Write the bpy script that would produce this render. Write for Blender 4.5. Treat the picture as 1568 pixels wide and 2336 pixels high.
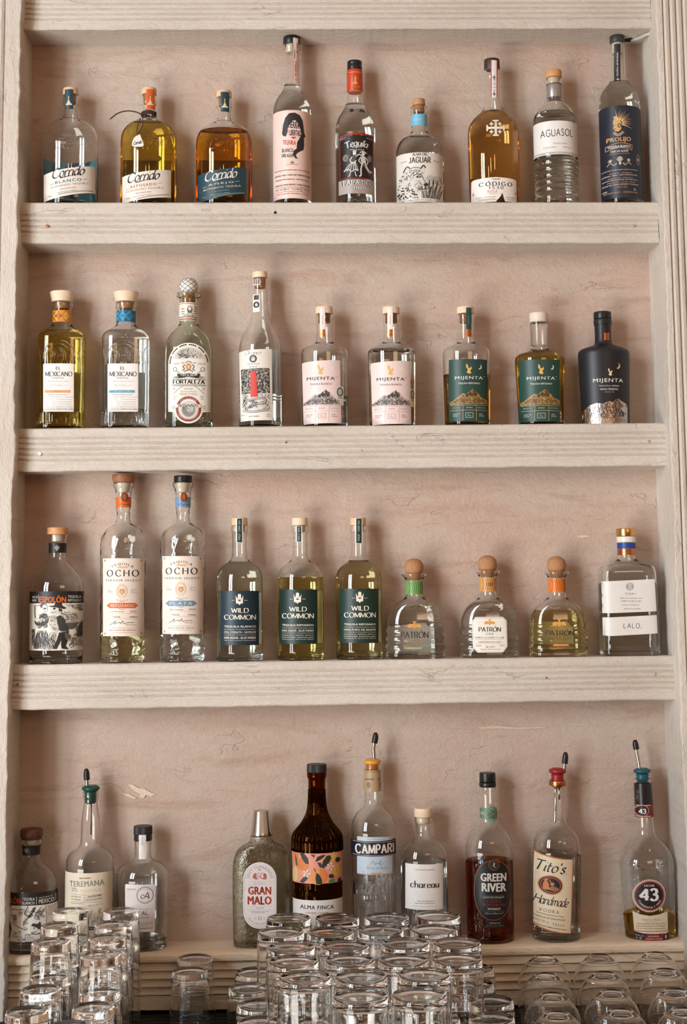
import bpy, bmesh, math, random
import numpy as np
from mathutils import Matrix, Vector
from mathutils.geometry import tessellate_polygon

for _o in list(bpy.data.objects):
    bpy.data.objects.remove(_o)
SC = bpy.context.scene
COL = SC.collection

# ------------------------------------------------------------------ camera
F_PX, PP_Y = 3300.0, 942.194
YAW, PITCH, ROLL = 0.02836993, 0.11971601, -0.00903095
CAM = np.array([0.550695, -2.755296, -0.306945])


def _basis():
    cy, sy = math.cos(YAW), math.sin(YAW)
    cp, sp = math.cos(PITCH), math.sin(PITCH)
    cr, sr = math.cos(ROLL), math.sin(ROLL)
    f = np.array([sy * cp, cy * cp, sp])
    r = np.array([cy, -sy, 0.0])
    u = np.cross(r, f)
    return cr * r + sr * u, -sr * r + cr * u, f


RT, UP, FW = _basis()
cam_d = bpy.data.cameras.new('camera')
cam = bpy.data.objects.new('camera', cam_d)
COL.objects.link(cam)
_m = Matrix.Identity(4)
for _i in range(3):
    _m[_i][0], _m[_i][1], _m[_i][2], _m[_i][3] = RT[_i], UP[_i], -FW[_i], CAM[_i]
cam.matrix_world = _m
cam_d.sensor_fit = 'VERTICAL'
cam_d.sensor_height = 36.0
cam_d.lens = F_PX / 2336.0 * 36.0
cam_d.shift_y = -(1168.0 - PP_Y) / 2336.0
cam_d.clip_start = 0.05
SC.camera = cam

# ------------------------------------------------------------------ world, daylight, exposure
SC.view_settings.view_transform = 'Standard'
SC.view_settings.look = 'None'
SC.view_settings.gamma = 1.0
SC.view_settings.use_curve_mapping = False
SC.view_settings.exposure = 0.0
wd = bpy.data.worlds.new('room_light')
SC.world = wd
wd.use_nodes = True
wn = wd.node_tree
bg = wn.nodes['Background']
bg.inputs[1].default_value = 1.0
_tc = wn.nodes.new('ShaderNodeTexCoord')
_sp = wn.nodes.new('ShaderNodeSeparateXYZ')
_ad = wn.nodes.new('ShaderNodeMath')
_ad.operation = 'MULTIPLY_ADD'
_ad.inputs[1].default_value = 0.5
_ad.inputs[2].default_value = 0.5
_rp = wn.nodes.new('ShaderNodeValToRGB')      # dark floor, warm lamp-lit room, paler ceiling
wn.links.new(_tc.outputs['Generated'], _sp.inputs[0])
wn.links.new(_sp.outputs['Z'], _ad.inputs[0])
wn.links.new(_ad.outputs[0], _rp.inputs['Fac'])
wn.links.new(_rp.outputs['Color'], bg.inputs[0])
_rp.color_ramp.elements[0].position, _rp.color_ramp.elements[0].color = 0.30, (0.16, 0.075, 0.032, 1)
_rp.color_ramp.elements[1].position, _rp.color_ramp.elements[1].color = 0.85, (0.56, 0.44, 0.34, 1)
_e = _rp.color_ramp.elements.new(0.58)
_e.color = (0.30, 0.145, 0.06, 1)


def area(name, loc, target, sx, sy, power, col):
    d = bpy.data.lights.new(name, 'AREA')
    d.shape = 'RECTANGLE'
    d.size, d.size_y = sx, sy
    d.energy, d.color = power, col
    o = bpy.data.objects.new(name, d)
    COL.objects.link(o)
    o.location = loc
    o.rotation_euler = (Vector(target) - Vector(loc)).to_track_quat('-Z', 'Y').to_euler()
    return o


# tall windows on the street side, left of and behind the camera
area('daylight_window', (-3.62, -4.05, 0.75), (0.62, 0.05, 0.0), 0.62, 3.0, 116, (0.895, 1.0, 1.08))
area('daylight_window', (-2.95, -4.70, 0.75), (0.62, 0.05, 0.0), 0.62, 3.0, 116, (0.895, 1.0, 1.08))
# fill lamp added low to lift the shelf undersides, like floor bounce
area('bounce_fill', (-1.9, -2.9, -2.1), (0.62, 0.05, 0.3), 2.0, 2.0, 120, (1.0, 0.97, 0.91))
# warm frontal fill added to lift the dark corners and the lowest board
area('warm_fill', (1.9, -4.6, 0.9), (0.62, 0.0, 0.0), 1.4, 0.6, 13, (1.0, 0.64, 0.40))


def bulb(x, y, z, w):
    d = bpy.data.lights.new('pendant_bulb', 'POINT')
    d.energy, d.color, d.shadow_soft_size = w, (1.0, 0.55, 0.25), 0.035
    o = bpy.data.objects.new('pendant_bulb', d)
    COL.objects.link(o)
    o.location = (x, y, z)


for _x in (-0.1, 0.35, 1.0):
    bulb(_x, -2.6, 1.25, 1.6)

cy = SC.cycles
cy.max_bounces = 22
cy.transmission_bounces = 18
cy.glossy_bounces = 6
cy.diffuse_bounces = 3
cy.transparent_max_bounces = 16
cy.use_adaptive_sampling = True
cy.adaptive_threshold = 0.025
cy.use_denoising = True
cy.sample_clamp_indirect = 40.0
cy.blur_glossy = 1.0


# ------------------------------------------------------------------ photograph <-> place
def ray(x, y):
    return FW + RT * ((x - 784.0) / F_PX) - UP * ((y - PP_Y) / F_PX)


def at_y(x, y, Y):
    d = ray(x, y)
    return CAM + d * ((Y - CAM[1]) / d[1])


def at_z(x, y, Z):
    d = ray(x, y)
    return CAM + d * ((Z - CAM[2]) / d[2])


def m_per_px(P):
    return float((np.asarray(P) - CAM) @ FW) / F_PX


# ------------------------------------------------------------------ materials
MATS = {}


def lin(c):
    return tuple((v / 255 / 12.92) if v <= 10.3 else ((v / 255 + 0.055) / 1.055) ** 2.4 for v in c)


def mat(name, rgb=None, rough=0.5, metal=0.0, bump=0.0, bscale=200.0, mottle=0.0, coat=0.0, spec=0.5):
    key = (name, rgb, rough, metal, bump, bscale, mottle, coat, spec)
    if key in MATS:
        return MATS[key]
    m = bpy.data.materials.new(name)
    m.use_nodes = True
    nt = m.node_tree
    b = nt.nodes['Principled BSDF']
    c = lin(rgb) + (1,)
    b.inputs['Base Color'].default_value = c
    b.inputs['Roughness'].default_value = rough
    b.inputs['Metallic'].default_value = metal
    b.inputs['Coat Weight'].default_value = coat
    b.inputs['Specular IOR Level'].default_value = spec
    if mottle or bump:
        tc = nt.nodes.new('ShaderNodeTexCoord')
        n = nt.nodes.new('ShaderNodeTexNoise')
        n.inputs['Scale'].default_value = bscale
        n.inputs['Detail'].default_value = 4
        nt.links.new(tc.outputs['Object'], n.inputs['Vector'])
        if mottle:
            r = nt.nodes.new('ShaderNodeValToRGB')
            r.color_ramp.elements[0].position = 0.3
            r.color_ramp.elements[1].position = 0.7
            r.color_ramp.elements[0].color = tuple(v * (1 - mottle) for v in c[:3]) + (1,)
            r.color_ramp.elements[1].color = tuple(min(1, v * (1 + mottle)) for v in c[:3]) + (1,)
            nt.links.new(n.outputs['Fac'], r.inputs['Fac'])
            nt.links.new(r.outputs['Color'], b.inputs['Base Color'])
        if bump:
            bp = nt.nodes.new('ShaderNodeBump')
            bp.inputs['Strength'].default_value = bump
            bp.inputs['Distance'].default_value = 0.001
            nt.links.new(n.outputs['Fac'], bp.inputs['Height'])
            nt.links.new(bp.outputs['Normal'], b.inputs['Normal'])
    MATS[key] = m
    return m


def glass(name, col=(0.998, 1.0, 0.993), ior=1.42, rough=0.0, bump=0.0, bscale=60.0, tex='noise'):
    key = ('g', name, col, ior, rough, bump, bscale)
    if key in MATS:
        return MATS[key]
    m = bpy.data.materials.new(name)
    m.use_nodes = True
    nt = m.node_tree
    nt.nodes.remove(nt.nodes['Principled BSDF'])
    g = nt.nodes.new('ShaderNodeBsdfGlass')
    g.inputs['Color'].default_value = col + (1,)
    g.inputs['IOR'].default_value = ior
    g.inputs['Roughness'].default_value = rough
    nt.links.new(g.outputs[0], nt.nodes['Material Output'].inputs['Surface'])
    if bump:
        tc = nt.nodes.new('ShaderNodeTexCoord')
        n = nt.nodes.new('ShaderNodeTexNoise')
        n.inputs['Scale'].default_value = bscale
        n.inputs['Detail'].default_value = 1
        nt.links.new(tc.outputs['Object'], n.inputs['Vector'])
        bp = nt.nodes.new('ShaderNodeBump')
        bp.inputs['Strength'].default_value = bump
        bp.inputs['Distance'].default_value = 0.004
        nt.links.new(n.outputs['Fac'], bp.inputs['Height'])
        nt.links.new(bp.outputs['Normal'], g.inputs['Normal'])
    MATS[key] = m
    return m


def plaster(name, c0, c1, c2, scale, stretch, bump, dist, crack=0.0, streak=0.0):
    """Hand-trowelled plaster / brushed paint: two tones mottled, a few stains, trowel relief."""
    m = bpy.data.materials.new(name)
    m.use_nodes = True
    nt = m.node_tree
    L = nt.links.new
    b = nt.nodes['Principled BSDF']
    b.inputs['Roughness'].default_value = 0.75
    b.inputs['Specular IOR Level'].default_value = 0.25
    tc = nt.nodes.new('ShaderNodeTexCoord')
    mp = nt.nodes.new('ShaderNodeMapping')
    mp.inputs['Scale'].default_value = stretch
    L(tc.outputs['Object'], mp.inputs['Vector'])

    def noise(s, det, rough=0.6, src=None, dis=0.0):
        n = nt.nodes.new('ShaderNodeTexNoise')
        n.inputs['Scale'].default_value = s
        n.inputs['Detail'].default_value = det
        n.inputs['Roughness'].default_value = rough
        n.inputs['Distortion'].default_value = dis
        L(src or mp.outputs[0], n.inputs['Vector'])
        return n.outputs['Fac']

    def ramp(src, p0, p1, a=(0, 0, 0, 1), z=(1, 1, 1, 1)):
        r = nt.nodes.new('ShaderNodeValToRGB')
        r.color_ramp.elements[0].position, r.color_ramp.elements[1].position = p0, p1
        r.color_ramp.elements[0].color, r.color_ramp.elements[1].color = a, z
        L(src, r.inputs['Fac'])
        return r.outputs['Color']

    def mix(f, a, z):
        x = nt.nodes.new('ShaderNodeMix')
        x.data_type = 'RGBA'
        L(f, x.inputs[0])
        L(a, x.inputs[6]) if not isinstance(a, tuple) else setattr(x.inputs[6], 'default_value', a)
        L(z, x.inputs[7]) if not isinstance(z, tuple) else setattr(x.inputs[7], 'default_value', z)
        return x.outputs[2]

    big = noise(scale, 3)
    base = ramp(big, 0.36, 0.66, lin(c0) + (1,), lin(c1) + (1,))
    st = ramp(noise(scale * 3.1, 6, 0.7, None, 0.6), 0.6, 0.78)
    stc = nt.nodes.new('ShaderNodeMath')
    stc.operation = 'MULTIPLY'
    stc.inputs[1].default_value = 0.55
    L(st, stc.inputs[0])
    col = mix(stc.outputs[0], base, lin(c2) + (1,))
    if streak:
        m2 = nt.nodes.new('ShaderNodeMapping')
        m2.inputs['Scale'].default_value = (1.2, 1, 7.0)
        L(tc.outputs['Object'], m2.inputs['Vector'])
        sk = ramp(noise(scale * 1.1, 6, 0.72, m2.outputs[0], 0.5), 0.52, 0.74)
        sm = nt.nodes.new('ShaderNodeMath')
        sm.operation = 'MULTIPLY'
        sm.inputs[1].default_value = streak
        L(sk, sm.inputs[0])
        col = mix(sm.outputs[0], col, lin((166, 122, 96)) + (1,))
        lk = ramp(noise(scale * 2.3, 6, 0.7, m2.outputs[0], 0.9), 0.64, 0.74)
        sm2 = nt.nodes.new('ShaderNodeMath')
        sm2.operation = 'MULTIPLY'
        sm2.inputs[1].default_value = streak * .9
        L(lk, sm2.inputs[0])
        col = mix(sm2.outputs[0], col, lin((222, 204, 188)) + (1,))
    fine = noise(scale * 40, 5, 0.7)
    mid = noise(scale * 9, 6, 0.7, None, 0.45)
    h = nt.nodes.new('ShaderNodeMath')
    h.operation = 'MULTIPLY_ADD'
    L(fine, h.inputs[0])
    h.inputs[1].default_value = 0.55
    L(mid, h.inputs[2])
    hh = h.outputs[0]
    if crack:
        v = nt.nodes.new('ShaderNodeTexNoise')
        v.inputs['Scale'].default_value = scale * 2.2
        v.inputs['Detail'].default_value = 7
        v.inputs['Distortion'].default_value = 1.2
        L(mp.outputs[0], v.inputs['Vector'])
        a = nt.nodes.new('ShaderNodeMath')
        a.operation = 'SUBTRACT'
        L(v.outputs['Fac'], a.inputs[0])
        a.inputs[1].default_value = 0.5
        a2 = nt.nodes.new('ShaderNodeMath')
        a2.operation = 'ABSOLUTE'
        L(a.outputs[0], a2.inputs[0])
        cr = ramp(a2.outputs[0], 0.0, 0.006)
        msk = ramp(noise(scale * 2.3, 2), 0.56, 0.66)
        k = nt.nodes.new('ShaderNodeMix')
        k.data_type = 'FLOAT'
        L(msk, k.inputs[0])
        k.inputs[2].default_value = 1.0
        L(cr, k.inputs[3])
        k2 = nt.nodes.new('ShaderNodeMath')
        k2.operation = 'MULTIPLY_ADD'
        L(k.outputs[0], k2.inputs[0])
        k2.inputs[1].default_value = crack
        L(hh, k2.inputs[2])
        hh = k2.outputs[0]
        inv = nt.nodes.new('ShaderNodeMath')
        inv.operation = 'MULTIPLY_ADD'
        L(k.outputs[0], inv.inputs[0])
        inv.inputs[1].default_value = -0.08
        inv.inputs[2].default_value = 0.08
        col = mix(inv.outputs[0], col, lin((120, 84, 60)) + (1,))
    L(col, b.inputs['Base Color'])
    bp = nt.nodes.new('ShaderNodeBump')
    bp.inputs['Strength'].default_value = bump
    bp.inputs['Distance'].default_value = dist
    L(hh, bp.inputs['Height'])
    L(bp.outputs['Normal'], b.inputs['Normal'])
    return m


CLEAR = glass('clear_glass')
GREY_G = glass('smoke_green_glass', (0.93, 0.945, 0.905))
HAMMER = glass('hammered_glass', (0.998, 1.0, 0.993), bump=0.5, bscale=55)
PEBBLE = glass('pebbled_glass', (0.96, 0.955, 0.91), bump=0.4, bscale=170)
AMBERG = glass('brown_glass', (0.50, 0.27, 0.085))
TUMBLER = glass('tumbler_glass', (1.0, 1.0, 0.997))
CORK = mat('cork', (176, 128, 88), 0.8, bump=0.5, bscale=500, mottle=0.25)
WOOD = mat('pale_wood', (222, 188, 150), 0.55, mottle=0.10, bscale=90)
WOODL = mat('light_beech', (232, 208, 180), 0.55, mottle=0.07, bscale=90)
WOODT = mat('tan_wood', (206, 150, 98), 0.5, mottle=0.12, bscale=90)
WOODD = mat('brown_wood', (148, 92, 58), 0.5, mottle=0.2, bscale=110)
BLACKP = mat('black_plastic', (26, 25, 26), 0.35)
STEEL = mat('brushed_steel', (205, 200, 195), 0.22, 1.0)
COPPER = mat('copper_foil', (205, 130, 85), 0.3, 1.0)
GOLD = mat('gold_foil', (222, 180, 110), 0.25, 1.0)


# ------------------------------------------------------------------ objects
def link_mesh(name, verts, faces, material, parent=None, smooth=True):
    me = bpy.data.meshes.new(name)
    me.from_pydata([tuple(map(float, v)) for v in verts], [], faces)
    me.validate()
    if smooth:
        me.polygons.foreach_set('use_smooth', [True] * len(me.polygons))
    me.materials.append(material)
    o = bpy.data.objects.new(name, me)
    COL.objects.link(o)
    if parent is not None:
        o.parent = parent
    me.update()
    return o


def tag(o, label, cat=None, group=None, kind=None):
    if label:
        o['label'] = label
    if cat:
        o['category'] = cat
    if group:
        o['group'] = group
    if kind:
        o['kind'] = kind
    return o


def empty(name, loc):
    o = bpy.data.objects.new(name, None)
    o.empty_display_size = 0.02
    COL.objects.link(o)
    o.location = loc
    return o


def chaikin(p, n=2):
    p = [np.array(q, float) for q in p]
    for _ in range(n):
        q = [p[0]]
        for a, b in zip(p[:-1], p[1:]):
            q.append(a * .75 + b * .25)
            q.append(a * .25 + b * .75)
        q.append(p[-1])
        p = q
    return p


def spline(pts, k=6):
    if len(pts) < 3:
        return [tuple(p) for p in pts]
    P = [np.array(p, float) for p in pts]
    P = [2 * P[0] - P[1]] + P + [2 * P[-1] - P[-2]]
    out = []
    for i in range(1, len(P) - 2):
        for j in range(k):
            t = j / k
            a, b, c, d = P[i - 1], P[i], P[i + 1], P[i + 2]
            out.append(tuple(.5 * (2 * b + (c - a) * t + (2 * a - 5 * b + 4 * c - d) * t * t + (3 * b - a - 3 * c + d) * t ** 3)))
    out.append(tuple(P[-2]))
    return out


def tube_mesh(path, r, seg=10, radii=None):
    P = [np.array(p, float) for p in path]
    V, Fc = [], []
    n = len(P)
    for i, p in enumerate(P):
        t = P[min(i + 1, n - 1)] - P[max(i - 1, 0)]
        t = t / (np.linalg.norm(t) + 1e-12)
        a = np.cross(t, (0, 1, 0)) if abs(t[1]) < .9 else np.cross(t, (1, 0, 0))
        a = a / np.linalg.norm(a)
        b = np.cross(t, a)
        rr = radii[i] if radii else r
        for k in range(seg):
            w = 2 * math.pi * k / seg
            V.append(p + rr * (a * math.cos(w) + b * math.sin(w)))
    for i in range(n - 1):
        for k in range(seg):
            k2 = (k + 1) % seg
            Fc.append((i * seg + k, i * seg + k2, (i + 1) * seg + k2, (i + 1) * seg + k))
    V.append(P[0]); V.append(P[-1])
    c0, c1 = len(V) - 2, len(V) - 1
    for k in range(seg):
        k2 = (k + 1) % seg
        Fc.append((c0, k2, k))
        Fc.append((c1, (n - 1) * seg + k, (n - 1) * seg + k2))
    return V, Fc


def ring_mesh(rings, seg=56, close0=True, close1=True):
    """rings: (z, a, b, n[, xo]); superellipse rings, outward winding when z rises along the list."""
    V, Fc = [], []
    for (z, a, b, n) in rings:
        for k in range(seg):
            w = 2 * math.pi * k / seg
            c, s = math.cos(w), math.sin(w)
            V.append((a * math.copysign(abs(c) ** (2 / n), c), b * math.copysign(abs(s) ** (2 / n), s), z))
    m = len(rings)
    for i in range(m - 1):
        for k in range(seg):
            k2 = (k + 1) % seg
            Fc.append((i * seg + k, i * seg + k2, (i + 1) * seg + k2, (i + 1) * seg + k))
    if close0:
        V.append((0, 0, rings[0][0]))
        c = len(V) - 1
        for k in range(seg):
            Fc.append((c, (k + 1) % seg, k))
    if close1:
        V.append((0, 0, rings[-1][0]))
        c = len(V) - 1
        for k in range(seg):
            Fc.append((c, (m - 1) * seg + k, (m - 1) * seg + (k + 1) % seg))
    return V, Fc


# ------------------------------------------------------------------ lettering
GL = {
    'A': (.8, '0,0 .4,1;.4,1 .8,0;.15,.36 .65,.36'), 'B': (.65, '0,0 0,1;~0,1 .35,1 .55,.9 .57,.76 .5,.6 .3,.53 0,.53;~.3,.53 .55,.46 .65,.27 .57,.08 .35,0 0,0'),
    'C': (.8, '~.78,.8 .65,.95 .45,1 .2,.92 .03,.68 .03,.32 .2,.08 .45,0 .65,.05 .78,.2'), 'D': (.78, '0,0 0,1;~0,1 .4,1 .65,.88 .77,.62 .77,.38 .65,.12 .4,0 0,0'),
    'E': (.56, '0,0 0,1;0,1 .54,1;0,.52 .44,.52;0,0 .56,0'), 'F': (.54, '0,0 0,1;0,1 .54,1;0,.5 .44,.5'),
    'G': (.82, '~.78,.8 .65,.95 .45,1 .2,.92 .03,.68 .03,.32 .2,.08 .45,0 .65,.04 .78,.14;.8,.1 .8,.45;.5,.45 .8,.45'), 'H': (.74, '0,0 0,1;.74,0 .74,1;0,.52 .74,.52'),
    'I': (.02, '0,0 0,1'), 'J': (.4, '~.38,1 .38,.3 .32,.06 .14,0 0,.12'), 'K': (.66, '0,0 0,1;.62,1 0,.42;.2,.58 .66,0'), 'L': (.54, '0,0 0,1;0,0 .54,0'),
    'M': (.96, '0,0 .05,1;.05,1 .48,.08;.48,.08 .91,1;.91,1 .96,0'), 'N': (.76, '0,0 0,1;0,1 .76,0;.76,0 .76,1'),
    'O': (.92, '~.46,1 .22,.93 .05,.7 .02,.5 .05,.3 .22,.07 .46,0 .7,.07 .87,.3 .9,.5 .87,.7 .7,.93 .46,1'), 'P': (.6, '0,0 0,1;~0,1 .35,1 .56,.9 .6,.73 .54,.55 .35,.47 0,.47'),
    'Q': (.92, '~.46,1 .22,.93 .05,.7 .02,.5 .05,.3 .22,.07 .46,0 .7,.07 .87,.3 .9,.5 .87,.7 .7,.93 .46,1;.55,.2 .92,-.12'),
    'R': (.66, '0,0 0,1;~0,1 .35,1 .56,.91 .6,.75 .54,.58 .35,.5 0,.5;.3,.5 .66,0'), 'S': (.58, '~.53,.85 .42,.97 .27,1 .1,.93 .05,.77 .13,.62 .3,.53 .48,.42 .56,.25 .48,.07 .28,0 .1,.04 0,.18'),
    'T': (.72, '.36,0 .36,1;0,1 .72,1'), 'U': (.74, '~0,1 0,.3 .1,.07 .37,0 .64,.07 .74,.3 .74,1'), 'V': (.76, '0,1 .38,0;.38,0 .76,1'),
    'W': (1.1, '0,1 .28,0;.28,0 .55,.9;.55,.9 .82,0;.82,0 1.1,1'), 'X': (.74, '0,1 .74,0;0,0 .74,1'), 'Y': (.74, '0,1 .37,.48;.74,1 .37,.48;.37,.48 .37,0'), 'Z': (.66, '0,1 .64,1;.64,1 0,0;0,0 .66,0'),
    'a': (.5, '~.46,.5 .34,.62 .16,.6 .03,.4 .03,.18 .12,.02 .26,.02 .4,.14 .47,.4;~.47,.62 .47,.2 .5,.04 .58,.02'), 'c': (.44, '~.44,.5 .34,.6 .2,.61 .05,.46 .02,.24 .12,.03 .28,.01 .44,.12'),
    'd': (.52, '~.46,.5 .34,.62 .16,.6 .03,.4 .03,.18 .12,.02 .26,.02 .4,.14 .47,.4;~.5,1.05 .47,.6 .47,.2 .5,.04 .58,.02'), 'e': (.46, '~.04,.3 .25,.32 .43,.4 .44,.54 .3,.62 .14,.56 .03,.35 .05,.12 .2,.0 .34,.02 .48,.14'),
    'h': (.5, '.04,0 .04,1.05;~.04,.38 .16,.56 .32,.62 .44,.52 .46,.3 .46,0'), 'i': (.1, '~.04,.6 .04,.2 .07,.03 .16,.02;.05,.82 .06,.88'), 'l': (.1, '~.04,1.05 .04,.2 .07,.03 .16,.02'),
    'm': (.82, '.04,0 .04,.62;~.04,.38 .14,.57 .27,.62 .38,.52 .4,.3 .4,0;~.4,.38 .5,.57 .63,.62 .74,.52 .77,.3 .77,0'), 'n': (.5, '.04,0 .04,.62;~.04,.38 .16,.56 .32,.62 .44,.52 .46,.3 .46,0'),
    'o': (.5, '~.25,.62 .1,.56 .02,.38 .04,.16 .16,.01 .32,.03 .46,.2 .48,.42 .4,.57 .25,.62'), 'q': (.52, '~.46,.5 .34,.62 .16,.6 .03,.4 .03,.18 .12,.02 .26,.02 .4,.14 .47,.4;.47,.62 .47,-.35'),
    'r': (.36, '.05,0 .05,.62;~.05,.38 .14,.54 .25,.62 .38,.57'), 's': (.38, '~.34,.5 .24,.61 .1,.57 .06,.45 .2,.33 .33,.2 .28,.04 .13,.0 .0,.1'), 't': (.32, '~.12,.9 .1,.3 .14,.05 .24,.01 .34,.08;0,.6 .32,.6'),
    'u': (.52, '~.04,.62 .04,.25 .1,.05 .22,.01 .36,.1 .46,.3;~.47,.62 .47,.2 .5,.04 .58,.02'), "'": (.1, '.05,1.02 .03,.78'), '.': (.06, '.02,0 .03,.06'), ',': (.06, '.04,.05 .0,-.1'),
    '0': (.6, '~.3,1 .12,.9 .03,.65 .03,.35 .12,.1 .3,0 .48,.1 .57,.35 .57,.65 .48,.9 .3,1'), '1': (.25, '.16,0 .16,1;.16,1 0,.84'), '3': (.55, '~.03,.86 .2,1 .42,.94 .48,.74 .38,.57 .2,.53;~.2,.53 .44,.47 .53,.27 .44,.06 .22,0 .02,.14'),
    '4': (.62, '.46,0 .46,1;.46,1 0,.3;0,.3 .62,.3'), '5': (.55, '.5,1 .1,1;.1,1 .06,.56;~.06,.56 .3,.63 .5,.5 .52,.25 .4,.04 .2,0 .02,.12'), '2': (.55, '~.04,.75 .14,.95 .32,1 .5,.88 .48,.66 .03,0;.03,0 .55,0'),
    '-': (.3, '0,.4 .3,.4'), '%': (.6, '0,0 .6,1;~.1,.9 .02,.75 .15,.65 .2,.8 .1,.9;~.5,.35 .4,.2 .5,.05 .58,.2 .5,.35'),
}
ACC = {'Ó': ('O', '.5,1.12 .66,1.3'), 'Ò': ('O', '.3,1.3 .5,1.12'), 'Ñ': ('N', '~.2,1.15 .3,1.25 .45,1.16 .58,1.26'), 'É': ('E', '.3,1.12 .45,1.3'), 'Ú': ('U', '.4,1.12 .55,1.3'), 'Á': ('A', '.4,1.1 .55,1.28')}


def ribbon(pts, wfun, V, Fc):
    P = [np.array(p, float) for p in pts]
    n = len(P)
    i0 = len(V)
    for i in range(n):
        t = P[min(i + 1, n - 1)] - P[max(i - 1, 0)]
        L = np.hypot(*t) + 1e-9
        t = t / L
        w = wfun(t, i / max(1, n - 1))
        nrm = np.array((-t[1], t[0]))
        V.append(tuple(P[i] + nrm * w / 2))
        V.append(tuple(P[i] - nrm * w / 2))
    for i in range(n - 1):
        a = i0 + 2 * i
        Fc.append((a, a + 1, a + 3, a + 2))


def pen_text(s, thick=.16, thin=.06, pen=25, serif=0.0, space=.22, shear=0.0):
    V, Fc = [], []
    x = 0
    pa = math.radians(pen)

    def wf(t, u):
        return thin + (thick - thin) * abs(math.sin(math.atan2(t[1], t[0]) - pa))
    for ch in s:
        if ch == ' ':
            x += .45
            continue
        extra = ''
        if ch in ACC:
            ch, extra = ACC[ch]
        if ch not in GL:
            x += .3
            continue
        w, d = GL[ch]
        for st in d.split(';') + ([extra] if extra else []):
            sm = st.startswith('~')
            pts = [tuple(map(float, q.split(','))) for q in st.lstrip('~').split()]
            if sm:
                pts = spline(pts, 5)
            pts = [(px + x, py) for px, py in pts]
            ribbon(pts, wf, V, Fc)
            if serif:
                for e, f in ((0, 1), (-1, -2)):
                    ex, ey = pts[e]
                    dx, dy = pts[f][0] - ex, pts[f][1] - ey
                    if abs(dy) > abs(dx) * .9 and (abs(ey) < .02 or abs(ey - 1) < .02 or abs(ey - .62) < .02 or abs(ey - 1.05) < .02):
                        yy = ey + (thin / 2 if ey < .3 else -thin / 2)
                        ribbon([(ex - serif, yy), (ex + serif, yy)], lambda t, u: thin, V, Fc)
        x += w + space
    if shear:
        V = [(a + shear * b, b) for a, b in V]
    return V, Fc


TC = {}


def block_text(s, bold=0.0, space=1.0, shear=0.0):
    key = (s, space, shear)
    if key not in TC:
        cu = bpy.data.curves.new('t', 'FONT')
        cu.body = s
        cu.size = 1.0
        cu.space_character = space * (1 + bold * .8)
        cu.shear = shear
        cu.resolution_u = 2
        o = bpy.data.objects.new('t', cu)
        COL.objects.link(o)
        bpy.context.view_layer.update()
        ev = o.evaluated_get(bpy.context.evaluated_depsgraph_get())
        me = ev.to_mesh()
        TC[key] = ([(v.co.x, v.co.y) for v in me.vertices], [tuple(p.vertices) for p in me.polygons])
        ev.to_mesh_clear()
        bpy.data.objects.remove(o)
        bpy.data.curves.remove(cu)
    V, Fc = TC[key]
    if bold < .012:
        return V, Fc
    out = []
    for dx, dy in ((-bold, 0), (bold, 0), (0, bold * .4), (0, -bold * .4)):   # heavier strokes
        out.append(([(x + dx, y + dy) for x, y in V], Fc))
    return merge(out)


# 2-D items in photograph pixels (x right, y down) that are later wrapped on a bottle
def fit(VF, xc, yc, w, h, rot=0.0, arc=0.0):
    V, Fc = VF
    A = np.array(V, float).reshape(-1, 2)
    lo, hi = A.min(0), A.max(0)
    s = (hi - lo) + 1e-9
    A = (A - (lo + hi) / 2) / s * np.array([w, h])
    if arc:                                   # bend about a circle of radius arc (+: hump)
        t = A[:, 0] / arc
        r = abs(arc) + (A[:, 1] if arc > 0 else -A[:, 1])
        t = A[:, 0] / abs(arc)
        X = r * np.sin(t)
        Y = (r * np.cos(t) - abs(arc)) * (1 if arc > 0 else -1)
        A = np.stack([X, Y], 1)
    c, sn = math.cos(math.radians(rot)), math.sin(math.radians(rot))
    A = A @ np.array([[c, sn], [-sn, c]])
    return [(xc + a, yc - b) for a, b in A], Fc


def T(s, xc, yc, w, h, col, bold=0.0, rot=0.0, arc=0.0, space=1.0, shear=0.0, z=1, part='lettering'):
    return (part, col, z, fit(block_text(s, bold, space, shear), xc, yc, w, h, rot, arc))


def G(s, xc, yc, w, h, col, thick=.16, thin=.06, pen=25, serif=.0, space=.22, shear=0.0, rot=0.0, arc=0.0, z=1, part='lettering'):
    return (part, col, z, fit(pen_text(s, thick, thin, pen, serif, space, shear), xc, yc, w, h, rot, arc))


def PG(pts, col, z=1, part='label_print'):
    tri = tessellate_polygon([[Vector((p[0], p[1], 0)) for p in pts]])
    return (part, col, z, (list(pts), [tuple(t) for t in tri]))


def EL(x, y, rx, ry, col, z=1, part='label_print', n=28):
    return PG([(x + rx * math.cos(2 * math.pi * k / n), y + ry * math.sin(2 * math.pi * k / n)) for k in range(n)], col, z, part)


def RING(x, y, rx, ry, w, col, z=1, part='label_print', n=36):
    V, Fc = [], []
    for k in range(n):
        a = 2 * math.pi * k / n
        V.append((x + rx * math.cos(a), y + ry * math.sin(a)))
        V.append((x + (rx - w) * math.cos(a), y + (ry - w) * math.sin(a)))
    for k in range(n):
        a, b = 2 * k, 2 * ((k + 1) % n)
        Fc.append((a, a + 1, b + 1, b))
    return (part, col, z, (V, Fc))


def BX(x0, y0, x1, y1, col, z=1, part='label_print'):
    return (part, col, z, ([(x0, y0), (x1, y0), (x1, y1), (x0, y1)], [(0, 1, 2, 3)]))


def FR(x0, y0, x1, y1, w, col, z=1):
    return (('label_print', col, z, merge([BX(x0, y0, x1, y0 + w, col)[3], BX(x0, y1 - w, x1, y1, col)[3], BX(x0, y0, x0 + w, y1, col)[3], BX(x1 - w, y0, x1, y1, col)[3]])))


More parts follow.
